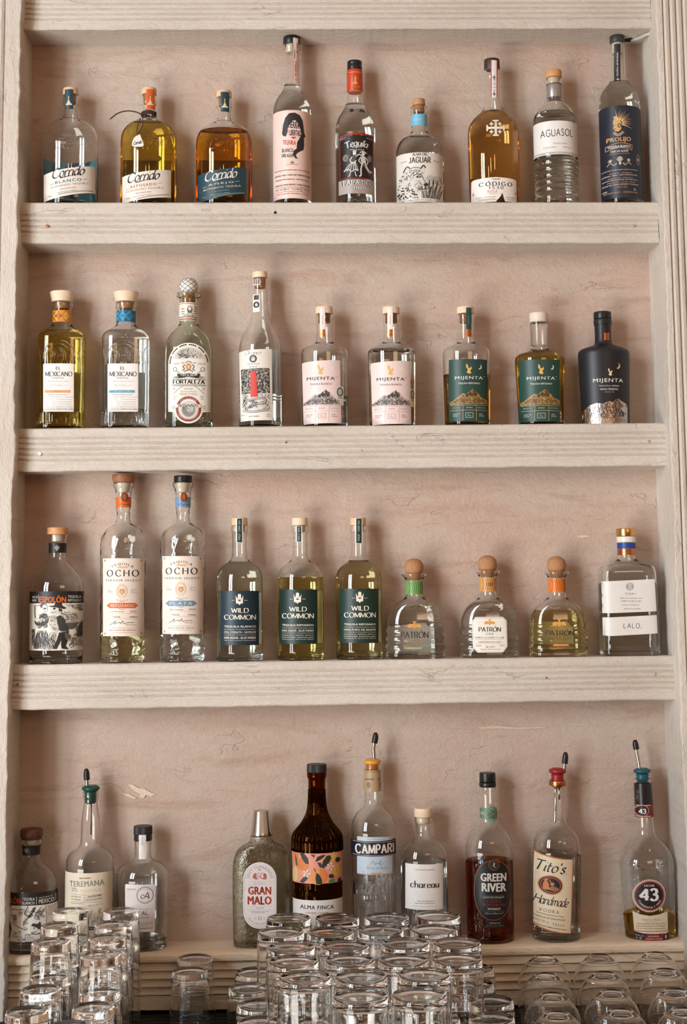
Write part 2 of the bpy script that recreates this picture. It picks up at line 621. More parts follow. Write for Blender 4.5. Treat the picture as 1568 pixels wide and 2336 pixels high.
def LN(pts, w, col, z=1, smooth=False, taper=False, part='label_print'):
    V, Fc = [], []
    if smooth:
        pts = spline(pts, 5)
    ribbon(pts, (lambda t, u: w * (1 - .85 * u)) if taper else (lambda t, u: w), V, Fc)
    return (part, col, z, (V, Fc))


def merge(lst):
    V, Fc = [], []
    for v, f in lst:
        k = len(V)
        V += list(v)
        Fc += [tuple(i + k for i in q) for q in f]
    return V, Fc


def LINES(xc, ys, w, h, col, seed=1, z=1, part='lettering'):
    """rows of very small print"""
    R = random.Random(seed)
    out = []
    for y in ys:
        ww = w * R.uniform(.8, 1)
        x = xc - ww / 2
        while x < xc + ww / 2 - 1:
            d = R.uniform(2, 6)
            out.append(([(x, y - h / 2), (min(x + d, xc + ww / 2), y - h / 2), (min(x + d, xc + ww / 2), y + h / 2), (x, y + h / 2)], [(0, 1, 2, 3)]))
            x += d + 1.2
    return (part, col, z, merge(out))


def SCRIB(poly, n, w, L, col, seed=1, z=1, ang=None, part='label_print'):
    """engraving strokes filling a polygon"""
    R = random.Random(seed)
    xs, ys = [p[0] for p in poly], [p[1] for p in poly]

    def inside(x, y):
        c = False
        j = len(poly) - 1
        for i in range(len(poly)):
            xi, yi = poly[i]
            xj, yj = poly[j]
            if (yi > y) != (yj > y) and x < (xj - xi) * (y - yi) / (yj - yi + 1e-9) + xi:
                c = not c
            j = i
        return c
    V, Fc = [], []
    k = 0
    tries = 0
    while k < n and tries < n * 20:
        tries += 1
        x, y = R.uniform(min(xs), max(xs)), R.uniform(min(ys), max(ys))
        if not inside(x, y):
            continue
        a = (R.uniform(0, 6.28) if ang is None else math.radians(ang) + R.uniform(-.35, .35))
        l = L * R.uniform(.5, 1.3)
        q = (x + l * math.cos(a), y + l * math.sin(a))
        if not inside(*q):
            continue
        b = R.uniform(-.3, .3) * l
        mid = ((x + q[0]) / 2 - b * math.sin(a), (y + q[1]) / 2 + b * math.cos(a))
        ribbon([(x, y), mid, q], lambda t, u: w * (1 - .6 * u), V, Fc)
        k += 1
    return (part, col, z, (V, Fc))


def RECT(x0, y0, x1, y1, r=0.0):
    if r <= 0:
        return [(x0, y0), (x1, y0), (x1, y1), (x0, y1)]
    out = []
    for cx_, cy_, a0 in ((x1 - r, y0 + r, -90), (x1 - r, y1 - r, 0), (x0 + r, y1 - r, 90), (x0 + r, y0 + r, 180)):
        for k in range(6):
            a = math.radians(a0 + 18 * k)
            out.append((cx_ + r * math.cos(a), cy_ + r * math.sin(a)))
    return out
# ------------------------------------------------------------------ the niche: walls, posts, shelf boards
DEPTH = 0.086          # shelf depth: board faces at Y = 0, plaster back wall at Y = DEPTH
YAX = 0.0435           # bottle axes
PAINT = plaster('brushed_cream_paint', (224, 214, 203), (213, 202, 190), (206, 184, 168), 9.0, (.35, 1, 1), 0.9, 0.004, 0.4)
PAINTV = plaster('brushed_cream_paint_upright', (224, 214, 203), (213, 202, 190), (206, 184, 168), 9.0, (1, 1, .35), 0.9, 0.004, 0.4)
WALLM = plaster('pink_trowelled_plaster', (206, 188, 174), (202, 175, 160), (190, 153, 134), 3.6, (1, 1, 1.8), 0.8, 0.005, 0.3, 0.5)
EDGES = {0: ((54, 68), (1490, 64)), 1: ((45, 462), (1502, 461)), '1b': ((43, 555.6), (1507, 554)), 2: ((34, 978), (1518, 964.7)), '2b': ((28, 1076), (1522, 1062)),
         3: ((18, 1517.5), (1533, 1496)), '3b': ((17, 1620), (1537, 1596)), 4: ((40, 2181), (1560, 2147)), '4b': ((10, 2311), (1560, 2291))}
XL, XR = -0.012, 1.2505
ZL = {}
for k_, (a_, b_) in EDGES.items():
    P_, Q_ = at_y(a_[0], a_[1], 0.0), at_y(b_[0], b_[1], 0.0)
    s_ = (Q_[2] - P_[2]) / (Q_[0] - P_[0])
    ZL[k_] = (P_[2] - s_ * P_[0], s_)


def zl(k, X):
    return ZL[k][0] + ZL[k][1] * X


def board(name, top, bot, label, prof, n=150, seed=1, x0=XL, x1=XR, wob=.0004, m_=None):
    """a shelf board: prof = [(fraction down the face, depth in front of / behind Y=0)] swept along X."""
    R = random.Random(seed)
    V, Fc = [], []
    m = len(prof) + 2
    ph = [R.uniform(0, 6.28) for _ in range(8)]
    for i in range(n + 1):
        X = x0 + (x1 - x0) * i / n
        zt, zb = top(X), bot(X)
        w1 = wob * (math.sin(X * 41 + ph[0]) + .6 * math.sin(X * 97 + ph[1]) + .8 * R.uniform(-1, 1))
        w2 = wob * (math.sin(X * 37 + ph[2]) + .6 * math.sin(X * 89 + ph[3]) + .8 * R.uniform(-1, 1))
        V.append((X, DEPTH + .004, zt))
        for j, (f, d) in enumerate(prof):
            z = zt + (zb - zt) * f
            if f > .93:
                z += w2
            elif 0 < f < .07:
                z += w1 * .5
            V.append((X, d + (R.uniform(-1, 1) * .00012), z))
        V.append((X, DEPTH + .004, zb))
    for i in range(n):
        for j in range(m - 1):
            a = i * m + j
            Fc.append((a, a + 1, a + m + 1, a + m))
        Fc.append((i * m + m - 1, i * m, (i + 1) * m, (i + 1) * m + m - 1))
    Fc.append(tuple(range(m - 1, -1, -1)))
    Fc.append(tuple(n * m + k for k in range(m)))
    o = link_mesh(name, V, Fc, m_ or PAINT, smooth=False)
    tag(o, label, 'shelf', 'built-in back bar shelves')
    return o


def flutes(lo, hi, n, depth, sharp=.25):
    p = []
    w = (hi - lo) / n
    for k in range(n):
        a = lo + k * w
        p += [(a, 0.0), (a + w * .10, depth), (a + w * .24, depth * .9), (a + w * .40, depth * .12), (a + w * .70, -depth * .15)]
    p.append((hi, 0.0))
    return p


def screw(parent, x, y, m, r=3.6, Y=-0.0003, name='screw'):
    P = at_y(x, y, Y)
    k = m_per_px(P)
    V, Fc = ring_mesh([(0, r * k, r * k, 2), (.0006, r * k, r * k, 2), (.0010, r * k * .7, r * k * .7, 2), (.0010, r * k * .3, r * k * .3, 2), (.0003, r * k * .22, r * k * .22, 2)], 16)
    V = [(P[0] + a, P[1] - c, P[2] + b) for a, b, c in V]
    o = link_mesh(name, V, Fc, m, parent)
    return o


fl = flutes(.28, .83, 4, .0030)
face1 = [(0.0, .0015), (.03, -.0008), (.2, -.001), (.27, 0)] + fl + [(.86, -.0006), (.97, -.0008), (1.0, .0012)]
fl2 = flutes(.2, .84, 5, .0030)
face2 = [(0.0, .0015), (.03, -.0008), (.15, -.001), (.19, 0)] + fl2 + [(.86, -.0006), (.97, -.0008), (1.0, .0012)]
b0 = board('shelf_board', lambda X: zl(0, X) + .082, lambda X: zl(0, X), 'topmost cream fluted board, across the top above the tallest bottles', face2, seed=1)
b1 = board('shelf_board', lambda X: zl(1, X), lambda X: zl('1b', X), 'cream fluted shelf board with a black nail hole near its middle', face1, seed=2)
b2 = board('shelf_board', lambda X: zl(2, X), lambda X: zl('2b', X), 'cream fluted shelf board with a bright white screw at its left end', face2, seed=3)
b3 = board('shelf_board', lambda X: zl(3, X), lambda X: zl('3b', X), 'cream fluted shelf board under the round cork-topped squat bottles', face2, seed=4)
# lowest board: a rounded lip over four deep reeds
lip = [(0.0, .004), (.015, -.002), (.05, -.0055), (.10, -.0065), (.145, -.006), (.165, -.003), (.172, .006)]
for a_, c_ in ((.172, .318), (.318, .458), (.458, .595), (.595, .73)):
    lip += [(a_ + .008, .0055), (a_ + (c_ - a_) * .5, .0028), (c_ - .03, -.0002), (c_ - .012, -.0012), (c_ - .003, .0004), (c_, .0062)]
lip += [(.738, .0045), (.75, .001), (.82, .0004), (.825, .0012), (.835, .0002), (.875, 0), (.88, .001), (.89, 0), (.985, -.0002), (1.0, .004)]
b4 = board('shelf_board', lambda X: zl(4, X), lambda X: zl('4b', X), 'lowest cream shelf board with a rounded lip and deep reeds behind the glasses', lip, seed=5, wob=.0006, m_=plaster('worn_tan_paint_lightened', (242, 224, 200), (236, 212, 184), (214, 180, 148), 9.0, (.35, 1, 1), 0.9, 0.004, 0.4))  # tan, with the colour lightened to make up for light the glasses block
screw(b1, 108, 516, COPPER, 3.8)
screw(b1, 1446.5, 515.5, STEEL, 3.0)
screw(b1, 628, 485, BLACKP, 3.3, -0.0008, 'nail_hole')
screw(b2, 90.5, 1034.5, mat('white_plastic', (240, 238, 236), .4), 4.4)
screw(b2, 1481, 1007, STEEL, 3.4)
screw(b2, 653, 1009, BLACKP, 1.8, -.0004, 'nail_hole')
screw(b2, 825, 1027, STEEL, 2.4)
screw(b3, 40, 1561, mat('rusty_steel', (110, 90, 78), .6), 2.6)
screw(b3, 1496, 1538, STEEL, 3.0)
screw(b3, 1247, 1546, BLACKP, 1.6, -.0004, 'nail_hole')

# plaster back wall with shallow unevenness
V, Fc = [], []
nx, nz = 90, 130
R = random.Random(3)
for j in range(nz + 1):
    for i in range(nx + 1):
        X, Z = -.08 + 1.42 * i / nx, -1.12 + 2.12 * j / nz
        V.append((X, DEPTH + .0012 * (math.sin(X * 13 + 2 * math.sin(Z * 7)) * math.sin(Z * 11 + X * 3)), Z))
for j in range(nz):
    for i in range(nx):
        a = j * (nx + 1) + i
        Fc.append((a, a + 1, a + nx + 2, a + nx + 1))
wall = link_mesh('wall_back', V, Fc, WALLM)
tag(wall, 'pink trowelled plaster wall behind all the bottles', 'wall', None, 'structure')


def scar(pts, col, name='plaster_scrape'):
    """a paler scraped patch standing a hair proud of the plaster"""
    R_s = random.Random(len(pts) * 7 + int(pts[0][0]))
    P = [at_y(x + R_s.uniform(-1.5, 1.5), y + R_s.uniform(-1.5, 1.5), DEPTH - .0016) for x, y in pts]
    n_ = len(P)
    c_ = sum(P) / n_
    c_[1] -= .0006
    V_ = [tuple(p) for p in P] + [tuple(c_)] + [(p[0], DEPTH + .002, p[2]) for p in P]
    F_ = [(k, (k + 1) % n_, n_) for k in range(n_)] + [(k, n_ + 1 + k, n_ + 1 + (k + 1) % n_, (k + 1) % n_) for k in range(n_)]
    return link_mesh(name, V_, F_, mat('scraped_plaster', col, .8, bump=.6, bscale=300, mottle=.08), wall, smooth=False)


SCR = (222, 200, 180)
scar([(292, 1789), (304, 1790), (316, 1797), (330, 1800), (340, 1806), (354, 1813), (344, 1816), (334, 1815), (328, 1820), (318, 1819), (322, 1812), (310, 1806), (300, 1799)], SCR)
scar([(281, 1807), (296, 1812), (312, 1820), (305, 1822), (290, 1816)], SCR)
scar([(1088, 1659), (1130, 1655), (1180, 1660), (1245, 1659), (1250, 1662), (1180, 1666), (1140, 1661), (1100, 1663)], (206, 186, 168))
scar([(1270, 1652), (1320, 1650), (1372, 1655), (1366, 1658), (1310, 1655)], (206, 186, 168))
scar([(1310, 1222), (1340, 1220), (1350, 1224), (1330, 1226)], SCR)


def post(name, xin, sgn, yf, yr, flat, pitch, nfl, width, label, seed):
    """upright pilaster: plain margin next to the niche, then vertical flutes; xin = inner edge X."""
    R = random.Random(seed)
    prof = [(0.0, DEPTH + .004), (0.0, .01), (0.0, yf + .003), (.0015, yf + .0005), (.004, yf), (flat, yf)]
    x = flat
    for k in range(nfl):
        prof += [(x + pitch * .04, yf + .0005), (x + pitch * .10, yf + .0045), (x + pitch * .20, yf + .0045), (x + pitch * .30, yf + .001), (x + pitch * .55, yf - .0012), (x + pitch * .9, yf - .0005)]
        x += pitch
    prof += [(width, yf), (width, DEPTH + .004)]
    m = len(prof)
    n = 260
    V, Fc = [], []
    z0, z1 = -1.10, 1.0
    w = 0.0
    for i in range(n + 1):
        z = z0 + (z1 - z0) * i / n
        w = .75 * w + R.uniform(-1, 1) * .0011
        for j, (d, y) in enumerate(prof):
            ww = w if j in (1, 2, 3, 4) else 0
            V.append((xin + sgn * (d + ww), y + (abs(w) * .5 if j in (3, 4) else 0), z))
    for i in range(n):
        for j in range(m - 1):
            a = i * m + j
            q = (a, a + 1, a + m + 1, a + m)
            Fc.append(q if sgn < 0 else q[::-1])
    o = link_mesh(name, V, Fc, PAINTV, smooth=False)
    tag(o, label, 'pillar', None, 'structure')
    return o


YPL, YPR = -.034, -.042
xl_ = [at_y(x, y, YPL)[0] for x, y in ((53, 66), (44, 462), (40, 600), (30, 1000), (17, 1518), (14, 1690))]
XPL = sum(xl_) / len(xl_)
xr_ = [at_y(x, y, 0.0)[0] for x, y in ((1491, 66), (1502, 462), (1508, 600), (1518, 965), (1533, 1497), (1538, 1660))]
XPR = sum(xr_) / len(xr_)
post('trim_1', XPL, -1, YPL, DEPTH, .029, .0165, 4, .11, 'cream fluted pilaster at the left end of the shelves', 7)
post('trim_2', XPR, 1, YPR, DEPTH, .012, .0128, 6, .12, 'cream fluted pilaster at the right end of the shelves', 8)

# squat plain block the right pilaster stands on, and a plain strip of it beside the lowest bottles
P_ = at_y(1548, 1872, YPR - .006)
P_[0] = max(P_[0], XPR + .004)
V, Fc = [], []
for (x, y, z) in [(P_[0], YPR - .006, -1.1), (P_[0] + .12, YPR - .006, -1.1), (P_[0] + .12, DEPTH, -1.1), (P_[0], DEPTH, -1.1)]:
    V.append((x, y, z))
for v in V[:4]:
    V.append((v[0], v[1], P_[2]))
Fc = [(0, 1, 5, 4), (1, 2, 6, 5), (2, 3, 7, 6), (3, 0, 4, 7), (4, 5, 6, 7), (3, 2, 1, 0)]
pl = link_mesh('trim_3', V, Fc, PAINTV, smooth=False)
tag(pl, 'plain cream plinth block under the right pilaster', 'plinth', None, 'structure')
bm = pl.modifiers.new('b', 'BEVEL')
bm.width, bm.segments = .0015, 2

# cable stub and the rough hole it comes from, under the top board at the right
P0 = at_z(1441, 92, zl(0, 1.19) - .001)
P1 = at_z(1458, 87, zl(0, 1.2) - .004)
P2 = at_z(1475, 79, zl(0, 1.22) - .004)
P3 = at_z(1494, 74, zl(0, 1.23) - .0045)
V, Fc = tube_mesh(spline([P0, P1, P2, P3], 6), .0035, 12)
cb = link_mesh('cable', V, Fc, mat('pale_grey_cable', (196, 190, 180), .5))
tag(cb, 'short pale grey cable running from a dark hole under the topmost board', 'cable')
hz = zl(0, P0[0]) - .0006
V, Fc = [], []
R = random.Random(5)
V = [(P0[0] - .004, P0[1], hz)] + [(P0[0] - .004 + .013 * math.cos(a) * R.uniform(.75, 1.2), P0[1] + .011 * math.sin(a) * R.uniform(.7, 1.2), hz) for a in [k * .524 for k in range(12)]]
Fc = [(0, 1 + (k + 1) % 12, 1 + k) for k in range(12)]
link_mesh('cable_hole', V, Fc, mat('dark_void', (26, 19, 15), .9), b0, smooth=False)

# ------------------------------------------------------------------ counter and rubber mat under the glasses
ZM = min(zl('4b', 0), zl('4b', 1.25)) - .0005
V, Fc = ring_mesh([(ZM - .04, 1.2, .41, 30), (ZM - .004, 1.2, .41, 30), (ZM - .004, 1.2, .41, 30)], 40)
V = [(a + .62, b - .33, c) for a, b, c in V]
ct = link_mesh('bar_counter', V, Fc, mat('dark_counter', (48, 40, 35), .4, bump=.1, bscale=40), smooth=False)
tag(ct, 'dark bar counter that the glasses and their mat stand on', 'counter')
V, Fc = [], []
for iy in range(36):
    y0 = -.006 - iy * .02
    for (ya, yb, z) in ((y0, y0 - .014, ZM), (y0 - .014, y0 - .02, ZM - .003)):
        k = len(V)
        V += [(-.1, ya, z), (1.4, ya, z), (1.4, yb, z), (-.1, yb, z)]
        Fc.append((k + 3, k + 2, k + 1, k))
        if z == ZM:
            V += [(-.1, yb, ZM - .003), (1.4, yb, ZM - .003)]
            Fc.append((k + 3, k + 4, k + 5, k + 2))
mt = link_mesh('bar_mat', V, Fc, mat('black_rubber', (28, 25, 23), .6), smooth=False)
tag(mt, 'black ribbed rubber mat under the upside-down glasses', 'mat')

# ------------------------------------------------------------------ bottles
ROWY = (466.0, 975.0, 1508.0, 2160.0)
ROWK = (1, 2, 3, 4)


class Bottle:
    def __init__(s, name, label, row, cx, prof, gl=None, n=2.0, kd=1.0, lean=0.0, group=None, cat='bottle', wall=2.4, base=6.0, liquid=None, smooth=2, yfix=0.0, flute=None):
        s.flute = flute
        s.row, s.cx, s.lean = row, cx, lean
        yb = ROWY[row] + yfix
        P = at_y(cx, yb, YAX)
        s.X0 = P[0]
        s.Z0 = zl(ROWK[row], s.X0) + .0002
        if row == 3:
            s.Z0 = zl(4, s.X0) + .0006
        s.k = m_per_px((s.X0, YAX, s.Z0))
        s.root = empty(name, (s.X0, YAX, s.Z0))
        tag(s.root, label, cat, group)
        if lean:
            s.root.rotation_euler = (0, lean, 0)
        pz = [(s.zs(y), hw * s.kk(y)) for y, hw in prof]
        pz.sort()
        if pz[0][0] > .0005:
            pz.insert(0, (0.0, pz[0][1]))
        else:
            pz[0] = (0.0, pz[0][1])
        s.pz = pz
        sm = chaikin(pz, smooth)
        if flute:
            zz = sorted(set([p[0] for p in sm]) | set(np.linspace(0.004, pz[-1][0], 60)))
            sm = [(z, float(np.interp(z, [p[0] for p in sm], [p[1] for p in sm]))) for z in zz]
        s.Zp = np.array([p[0] for p in sm])
        s.Ap = np.array([p[1] for p in sm])
        s.Zp = np.maximum.accumulate(s.Zp + np.arange(len(sm)) * 1e-9)
        s.Ab = s.Ap.max()
        s.An = s.Ap[-1]
        s.nb = n
        s.kd = min(kd, .0395 / s.Ab)
        s.glassmat = gl or CLEAR
        s.top = s.Zp[-1]
        s.wall, s.base = wall * 1e-3, base * 1e-3
        s.glass_body(liquid)

    def kk(s, y):
        return m_per_px(at_y(s.cx, y, YAX))

    def zs(s, y):
        return at_y(s.cx, y, YAX)[2] - s.Z0

    def A(s, z):
        return float(np.interp(z, s.Zp, s.Ap))

    def sec(s, A):
        t = min(1, max(0, (A - s.An * 1.08) / max(1e-6, s.Ab * .9 - s.An * 1.08)))
        t = t * t * (3 - 2 * t)
        return A * (1 - (1 - s.kd) * t), 2 + (s.nb - 2) * t

    def glass_body(s, liquid):
        out = []
        rb = .0035
        a0 = s.Ap[0]
        for f in (0, .35, .75, 1):
            a = a0 - rb * (1 - math.sin(f * math.pi / 2))
            out.append((rb * (1 - math.cos(f * math.pi / 2)) * .9, a))
        for z, a in zip(s.Zp, s.Ap):
            if z > rb:
                out.append((z, a))
        inn = [(z, max(.003, a - s.wall)) for z, a in out if z > s.base + .003]
        ib = np.interp(s.base, [p[0] for p in out], [p[1] for p in out]) - s.wall
        inn = [(s.base, ib - .004), (s.base + .0012, ib - .001)] + inn
        rings = []
        for z, a in out:
            B, n = s.sec(a)
            rings.append((z, a, B, n))
        for z, a in reversed(inn):
            B, n = s.sec(a + s.wall)
            rings.append((z, a, max(.003, B - s.wall), n))
        seg = 128 if s.flute else 64
        V, Fc = ring_mesh(rings, seg)
        if s.flute:                              # moulded vertical flutes between two heights
            cnt, amp, ya, yb = s.flute
            za, zb = s.zs(yb), s.zs(ya)
            V2 = []
            for i, (x, y, z) in enumerate(V):
                if i < len(out) * seg and za < z < zb:
                    w = min(1, (z - za) / .004, (zb - z) / .004)
                    f = 1 + amp * w * math.cos(cnt * math.atan2(y / max(1e-6, rings[i // seg][2]), x / max(1e-6, rings[i // seg][1])))
                    x, y = x * f, y * f
                V2.append((x, y, z))
            V = V2
        s.body = link_mesh('glass_body', V, Fc, s.glassmat, s.root)
        if liquid:
            m, y, nm = liquid
            zt = s.zs(y)
            ov = .0007
            lr = [(s.base - ov, ib - .004)]
            for z, a in inn[1:]:
                if z < zt:
                    lr.append((z, a + ov))
            lr.append((zt, float(np.interp(zt, [p[0] for p in inn], [p[1] for p in inn])) + ov))
            rr = []
            for z, a in lr:
                B, n = s.sec(a + s.wall)
                rr.append((z, a, max(.003, B - s.wall + ov), n))
            V, Fc = ring_mesh(rr, 64)
            link_mesh(nm, V, Fc, m, s.root)

    def lathe(s, part, prof, m, parent=None, xo=0.0, smooth=1, flute=0, label=None):
        pz = sorted([(s.zs(y), hw * s.kk(y)) for y, hw in prof])
        if smooth:
            q = []
            for i, (z, a) in enumerate(pz):      # soften the two end edges
                q.append((z, a))
            pz = q
            e = min(.0012, .2 * (pz[-1][0] - pz[0][0]), pz[-1][1] * .3)
            pz = [(pz[0][0], pz[0][1] - e), (pz[0][0] + e * .3, pz[0][1] - e * .3), (pz[0][0] + e, pz[0][1])] + pz[1:-1] + [(pz[-1][0] - e, pz[-1][1]), (pz[-1][0] - e * .3, pz[-1][1] - e * .3), (pz[-1][0], pz[-1][1] - e)]
        V, Fc = ring_mesh([(z, a, a, 2) for z, a in pz], 80 if flute else 40)
        if flute:
            V = [(x * (1 - .03 * (i % 2)), y * (1 - .03 * (i % 2)), z) for i, (x, y, z) in enumerate(V)]
        if xo:
            V = [(x + xo, y, z) for x, y, z in V]
        o = link_mesh(part, V, Fc, m, parent or s.root, smooth=not flute)
        for p in o.data.polygons:
            if len(p.vertices) == 3 or abs(p.normal.z) > .9:
                p.use_smooth = False
        if label:
            o['label'] = label
        return o

    # --- wrapping flat artwork
    def profile(s, on):
        if callable(on):
            return on
        if on is None:
            return lambda z: (s.A(z),) + s.sec(s.A(z))
        zz = sorted([(s.zs(y), hw * s.kk(y)) for y, hw in on])
        Z = [p[0] for p in zz]
        A_ = [p[1] for p in zz]

        def f(z):
            a = float(np.interp(z, Z, A_))
            return a, a, 2.0
        return f

    def wrap2d(s, VF, pf, e, Bref, back, cut):
        V, Fc = VF
        if not Fc:
            return None
        ed = 0
        A_ = np.array(V)
        if cut and len(V) < 60000:
            bm = bmesh.new()
            vs = [bm.verts.new((x, y, 0)) for x, y in V]
            for f in Fc:
                try:
                    bm.faces.new([vs[i] for i in f])
                except ValueError:
                    pass
            x0, x1, y0, y1 = A_[:, 0].min(), A_[:, 0].max(), A_[:, 1].min(), A_[:, 1].max()
            for ax, a, b, st in ((0, x0, x1, 4.0), (1, y0, y1, cut * 2 if y1 - y0 > 4 * cut else 1e9 if False else cut)):
                t = math.ceil(a / st) * st
                while t < b:
                    co = (t, 0, 0) if ax == 0 else (0, t, 0)
                    no = (1, 0, 0) if ax == 0 else (0, 1, 0)
                    if t > a + .01:
                        bmesh.ops.bisect_plane(bm, geom=bm.verts[:] + bm.edges[:] + bm.faces[:], plane_co=co, plane_no=no)
                    t += st
            bm.verts.index_update()
            V = [(v.co.x, v.co.y) for v in bm.verts]
            Fc = [tuple(v.index for v in f.verts) for f in bm.faces]
            bm.free()
        V3 = []
        Y = YAX + (Bref if back else -Bref)
        for x, y in V:
            P = at_y(x, y, Y)
            z = P[2] - s.Z0
            xo = P[0] - s.X0 - s.lean * z
            a, b, n = pf(z)
            a += e
            b += e
            t = max(-.992, min(.992, xo / a))
            yy = b * (1 - abs(t) ** n) ** (1 / n)
            V3.append((t * a, yy if back else -yy, z))
        # faces towards the outside
        return V3, Fc

    def orient(s, o, back):
        me = o.data
        bm = bmesh.new()
        bm.from_mesh(me)
        fl = [f for f in bm.faces if (f.normal.y < 0) == bool(back)]
        bmesh.ops.reverse_faces(bm, faces=fl)
        bm.to_mesh(me)
        bm.free()

    def mk(s, c, rough=.5):
        if isinstance(c, tuple):
            return mat('print', c, rough)
        return c

    def lab(s, part, outline, col, items=(), on=None, back=False, e=.00035, label=None, rough=.42, cut=6.0, parent=None):
        pf = s.profile(on)
        m = col if not isinstance(col, tuple) else mat('label_paper', col, rough, mottle=.03, bscale=60)
        o = None
        if outline and outline[0] == 'wrap':
            _, t0, t1, y0, y1 = outline[:5]
            sl = outline[5] if len(outline) > 5 else 0.0
            ym = (y0 + y1) / 2
            Bref = pf(s.zs(ym))[1]
            V, Fc = [], []
            nt, nz = 48, 10
            for j in range(nz + 1):
                for i in range(nt + 1):
                    th = math.radians(t0 + (t1 - t0) * i / nt)
                    y = y0 + (y1 - y0) * j / nz - sl * th
                    z = at_y(s.cx, y, YAX - Bref)[2] - s.Z0
                    a, b, n = pf(z)
                    a += e
                    b += e
                    sn, cs = math.sin(th), math.cos(th)
                    V.append((a * math.copysign(abs(sn) ** (2 / n), sn), -b * math.copysign(abs(cs) ** (2 / n), cs), z))
            for j in range(nz):
                for i in range(nt):
                    q = j * (nt + 1) + i
                    Fc.append((q, q + nt + 1, q + nt + 2, q + 1))
            o = link_mesh(part, V, Fc, m, parent or s.root)
        elif outline:
            ys = [p[1] for p in outline]
            Bref = pf(s.zs((min(ys) + max(ys)) / 2))[1]
            r = s.wrap2d(PG(outline, col)[3], pf, e, Bref, back, cut)
            o = link_mesh(part, r[0], r[1], m, parent or s.root)
            s.orient(o, back)
        else:
            ys = [p[1] for it in items for p in it[3][0]]
            Bref = pf(s.zs((min(ys) + max(ys)) / 2))[1]
        if label and o:
            o['label'] = label
        grp = {}
        for it in items:
            grp.setdefault((it[0], it[1], it[2]), []).append(it[3])
        for (pn, c, z), lst in grp.items():
            VF = merge(lst)
            if not VF[1]:
                continue
            A_ = np.array(VF[0])
            XA = A_[:, 0]
            mx = max((max(XA[list(f)]) - min(XA[list(f)]) for f in VF[1]), default=0)
            r = s.wrap2d(VF, pf, e + .0003 * z, Bref, back, cut if mx > 5 else 0)
            if r is None:
                continue
            q = link_mesh(pn, r[0], r[1], s.mk(c), o or parent or s.root, smooth=True)
            s.orient(q, back)
        return o

    def emb(s, part, paths, r, m=None, label=None):
        """raised glass lines on the front"""
        pf = s.profile(None)
        V, Fc = [], []
        for pth in paths:
            ys = [p[1] for p in pth]
            Bref = pf(s.zs(sum(ys) / len(ys)))[1]
            P3 = []
            for x, y in pth:
                P = at_y(x, y, YAX - Bref)
                z = P[2] - s.Z0
                a, b, n = pf(z)
                t = max(-.99, min(.99, (P[0] - s.X0 - s.lean * z) / a))
                P3.append((t * a, -b * (1 - abs(t) ** n) ** (1 / n), z))
            v, f = tube_mesh(P3, r * s.k, 8)
            k = len(V)
            V += v
            Fc += [tuple(i + k for i in q) for q in f]
        return link_mesh(part, V, Fc, m or s.glassmat, s.root)

    def strip(s, part, x0, x1, y0, y1, col, on, items=(), e=.0005, label=None, rough=.45):
        return s.lab(part, RECT(x0, y0, x1, y1), col, items, on=on, e=e, label=label, rough=rough, cut=3.0)

    def pourer(s, y0, collar, cork, spout, tip, colr, cork_m=None, ring=None):
        """free-pour spout: collar, ribbed cork below it, bent steel tube with a rubber tip."""
        cm = mat('pourer_plastic', colr, .4)
        c = s.lathe('pourer', collar, cm)
        s.lathe('pourer_cork', cork, cork_m or cm, c)
        pts = []
        for x, y in spout:
            P = at_y(x, y, YAX)
            z = P[2] - s.Z0
            pts.append((P[0] - s.X0 - s.lean * z, 0, z))
        V, Fc = tube_mesh(spline(pts, 5), 2.9 * s.k * 1.5, 12)
        link_mesh('spout_tube', V, Fc, STEEL, c)
        pts = []
        for x, y in tip:
            P = at_y(x, y, YAX)
            z = P[2] - s.Z0
            pts.append((P[0] - s.X0 - s.lean * z, 0, z))
        pp = spline(pts, 6)
        n = len(pp)
        rad = [s.k * (7.0 * (1 if i < n * .5 else math.sqrt(max(.05, 1 - ((i / (n - 1) - .5) / .5) ** 2 * .8)))) for i in range(n)]
        V, Fc = tube_mesh(pp, .005, 14, rad)
        link_mesh('rubber_cap', V, Fc, BLACKP, c)
        return c


def LIQ(nm, col, ior=1.30):
    return glass(nm, col, ior)
# ================================================================== the bottles, row by row
W, CR, K, INK = (236, 230, 223), (232, 220, 204), (30, 28, 29), (62, 58, 58)
PAPER = mat('label_paper_plain', W, .5)


def glyph_paths(s, xc, yc, w, h, shear=0.0, rot=0.0, space=.14):
    P, x = [], 0
    for ch in s:
        if ch == ' ':
            x += .45
            continue
        gw, d = GL[ch]
        for st in d.split(';'):
            pts = [tuple(map(float, q.split(','))) for q in st.lstrip('~').split()]
            if st[0] == '~':
                pts = spline(pts, 3)
            P.append([(px + x + shear * py, py) for px, py in pts])
        x += gw + space
    A_ = np.array([p for q in P for p in q])
    lo, hi = A_.min(0), A_.max(0)
    c, sn = math.cos(math.radians(rot)), math.sin(math.radians(rot))
    out = []
    for q in P:
        o = []
        for a, b in q:
            a, b = ((a - (lo[0] + hi[0]) / 2) / (hi[0] - lo[0]) * w, (b - (lo[1] + hi[1]) / 2) / (hi[1] - lo[1]) * h)
            o.append((xc + a * c - b * sn, yc - (a * sn + b * c)))
        out.append(o)
    return out


